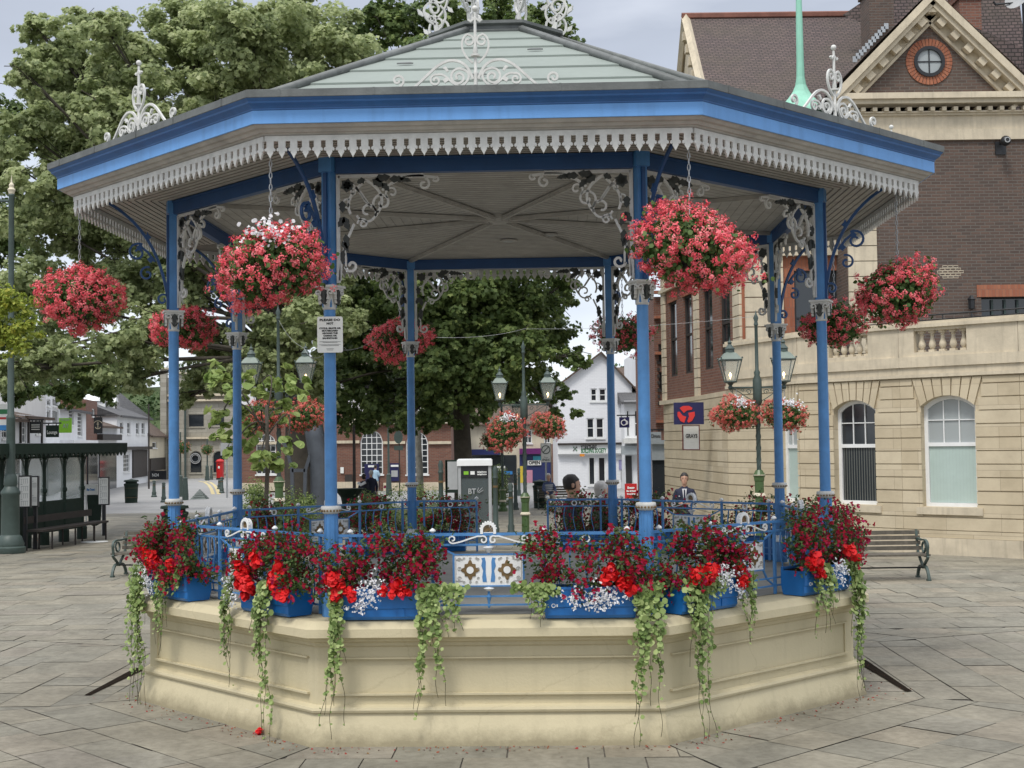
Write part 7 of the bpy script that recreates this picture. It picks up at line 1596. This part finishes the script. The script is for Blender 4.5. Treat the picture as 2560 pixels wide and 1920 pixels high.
tree('dark plane tree over the middle of the square, hanging behind the open bay', 1000, 43,
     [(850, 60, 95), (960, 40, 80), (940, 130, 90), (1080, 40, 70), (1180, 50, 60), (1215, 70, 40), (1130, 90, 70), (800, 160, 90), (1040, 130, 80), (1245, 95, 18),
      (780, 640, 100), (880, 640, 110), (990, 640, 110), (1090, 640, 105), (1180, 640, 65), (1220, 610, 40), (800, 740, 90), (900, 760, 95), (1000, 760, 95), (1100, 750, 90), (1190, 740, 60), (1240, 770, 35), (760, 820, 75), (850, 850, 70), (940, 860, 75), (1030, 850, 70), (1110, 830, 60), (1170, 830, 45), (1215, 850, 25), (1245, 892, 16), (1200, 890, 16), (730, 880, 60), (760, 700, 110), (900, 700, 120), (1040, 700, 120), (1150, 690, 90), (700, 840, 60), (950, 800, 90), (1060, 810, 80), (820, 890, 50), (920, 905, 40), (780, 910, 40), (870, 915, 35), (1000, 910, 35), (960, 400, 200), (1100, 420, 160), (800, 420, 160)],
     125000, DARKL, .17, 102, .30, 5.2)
tree('plane tree at the far left with drooping dark boughs over the roofs', -75, 45,
     [(20, 700, 90), (110, 770, 80), (190, 800, 70), (50, 840, 50), (-40, 500, 140), (-60, 700, 120), (260, 800, 60), (310, 760, 50), (345, 700, 40), (230, 850, 30), (140, 850, 40), (-80, 300, 150)],
     36000, DARKL, .17, 103, .4, 5.5)
tree('yellow green robinia branch end at the left edge in front of the plane tree', -110, 26, [(20, 650, 45, 0), (60, 700, 40, .2), (10, 720, 50, 0), (-60, 660, 90, 0), (45, 750, 25, 0), (75, 650, 20, 0)], 6500, YEL, .085, 104, .18, 4.0, OVAL)
tree('slender pale barked birch leaning before the brick bank', 908, 50, [(880, 830, 50), (930, 840, 50), (900, 780, 60), (950, 900, 25)], 6000, DARKL, .15, 105, .13, 4.6, OVAL, BIRCH, lean=-.25)
tree('pair trunked pale tree left of the distant lanterns', 1003, 52, [(1000, 860, 60), (1050, 840, 50), (960, 850, 50)], 6000, DARKL, .17, 106, .24, 5.0, LOBED, BIRCH)
tree('young catalpa with large lime green leaves beside the left lamp post', 575, 25, [(500, 830, 32, -.3), (530, 880, 30, .2), (480, 900, 26, 0), (560, 830, 30, .3), (600, 820, 28, .2), (470, 800, 18, 0), (500, 970, 22, 0), (560, 985, 28, -.2), (610, 880, 22, .3), (640, 840, 22, 0), (590, 1000, 24, .2), (540, 940, 18, .1), (620, 960, 18, 0), (480, 940, 18, 0)],
     560, LIME, .17, 107, .045, 3.1, np.array([(0, -.5), (.3, -.42), (.45, -.1), (.32, .22), (0, .6), (-.32, .22), (-.45, -.1), (-.3, -.42)]), sub=10, sprd=1.7)
def shrub(label, cx, cy0, cy1, hw, Y, seed, leaf, n=3500, lsz=.06, shape=OVAL, name='shrub', top=None, dp=.8):
    K = 2560/2212; rs = np.random.RandomState(seed); x = Xat(cx*K, Y); W = hw*K*Y/FPX; zt = at(cx*K, cy0*K, Y).z; root = empty(name, (x, Y, 0), label, 'shrub')
    ns = 30; cc = rs.uniform([-W, -dp, .1], [W, dp, 1], (ns, 3)); cc[:, 2] *= zt*.9*(1-.45*(cc[:, 0]/W)**2); w = rs.randint(0, ns, n); o = rdir(rs, n); P = cc[w]+o*(rs.random(n)**.4*.28)[:, None]; P[:, 2] = np.abs(P[:, 2])
    cloud_obj('foliage', [cloud(P, o+rdir(rs, n, .8), rs.uniform(.7, 1.4, n)*lsz, shape, rs)+(0,)], leaf, root)
    c = MB(); 
    for q in range(7): tube(c, [(rs.normal()*.08, rs.normal()*.08, 0), tuple(cc[q]*.6), tuple(cc[q])], [.03, .02, .008], 5)
    c.build('stem', BARK, root); return root
shrub('spreading juniper between the slim back column and the kiosk', 885, 1040, 1090, 75, 34, 111, DARKL, 9000, .05, DROP)
shrub('clipped dark shrub behind the left lamp post', 555, 1035, 1100, 40, 29, 112, DARKL, 6000, .05); shrub('dark shrub at the foot of the sculpture', 640, 1045, 1100, 40, 31, 113, DARKL, 5000, .05)
shrub('shrubs under the distant lanterns behind the kiosk', 1075, 1000, 1090, 18, 50, 114, DARKL, 3000, .08); shrub('low shrub in front of the embracing couple', 800, 1065, 1100, 40, 38, 115, DARKL, 4000, .06)
shrub('creeper tuft growing on the terrace by the brick wing', 2115, 628, 690, 22, 29.5, 116, PLANE, 10, .01) if 0 else None
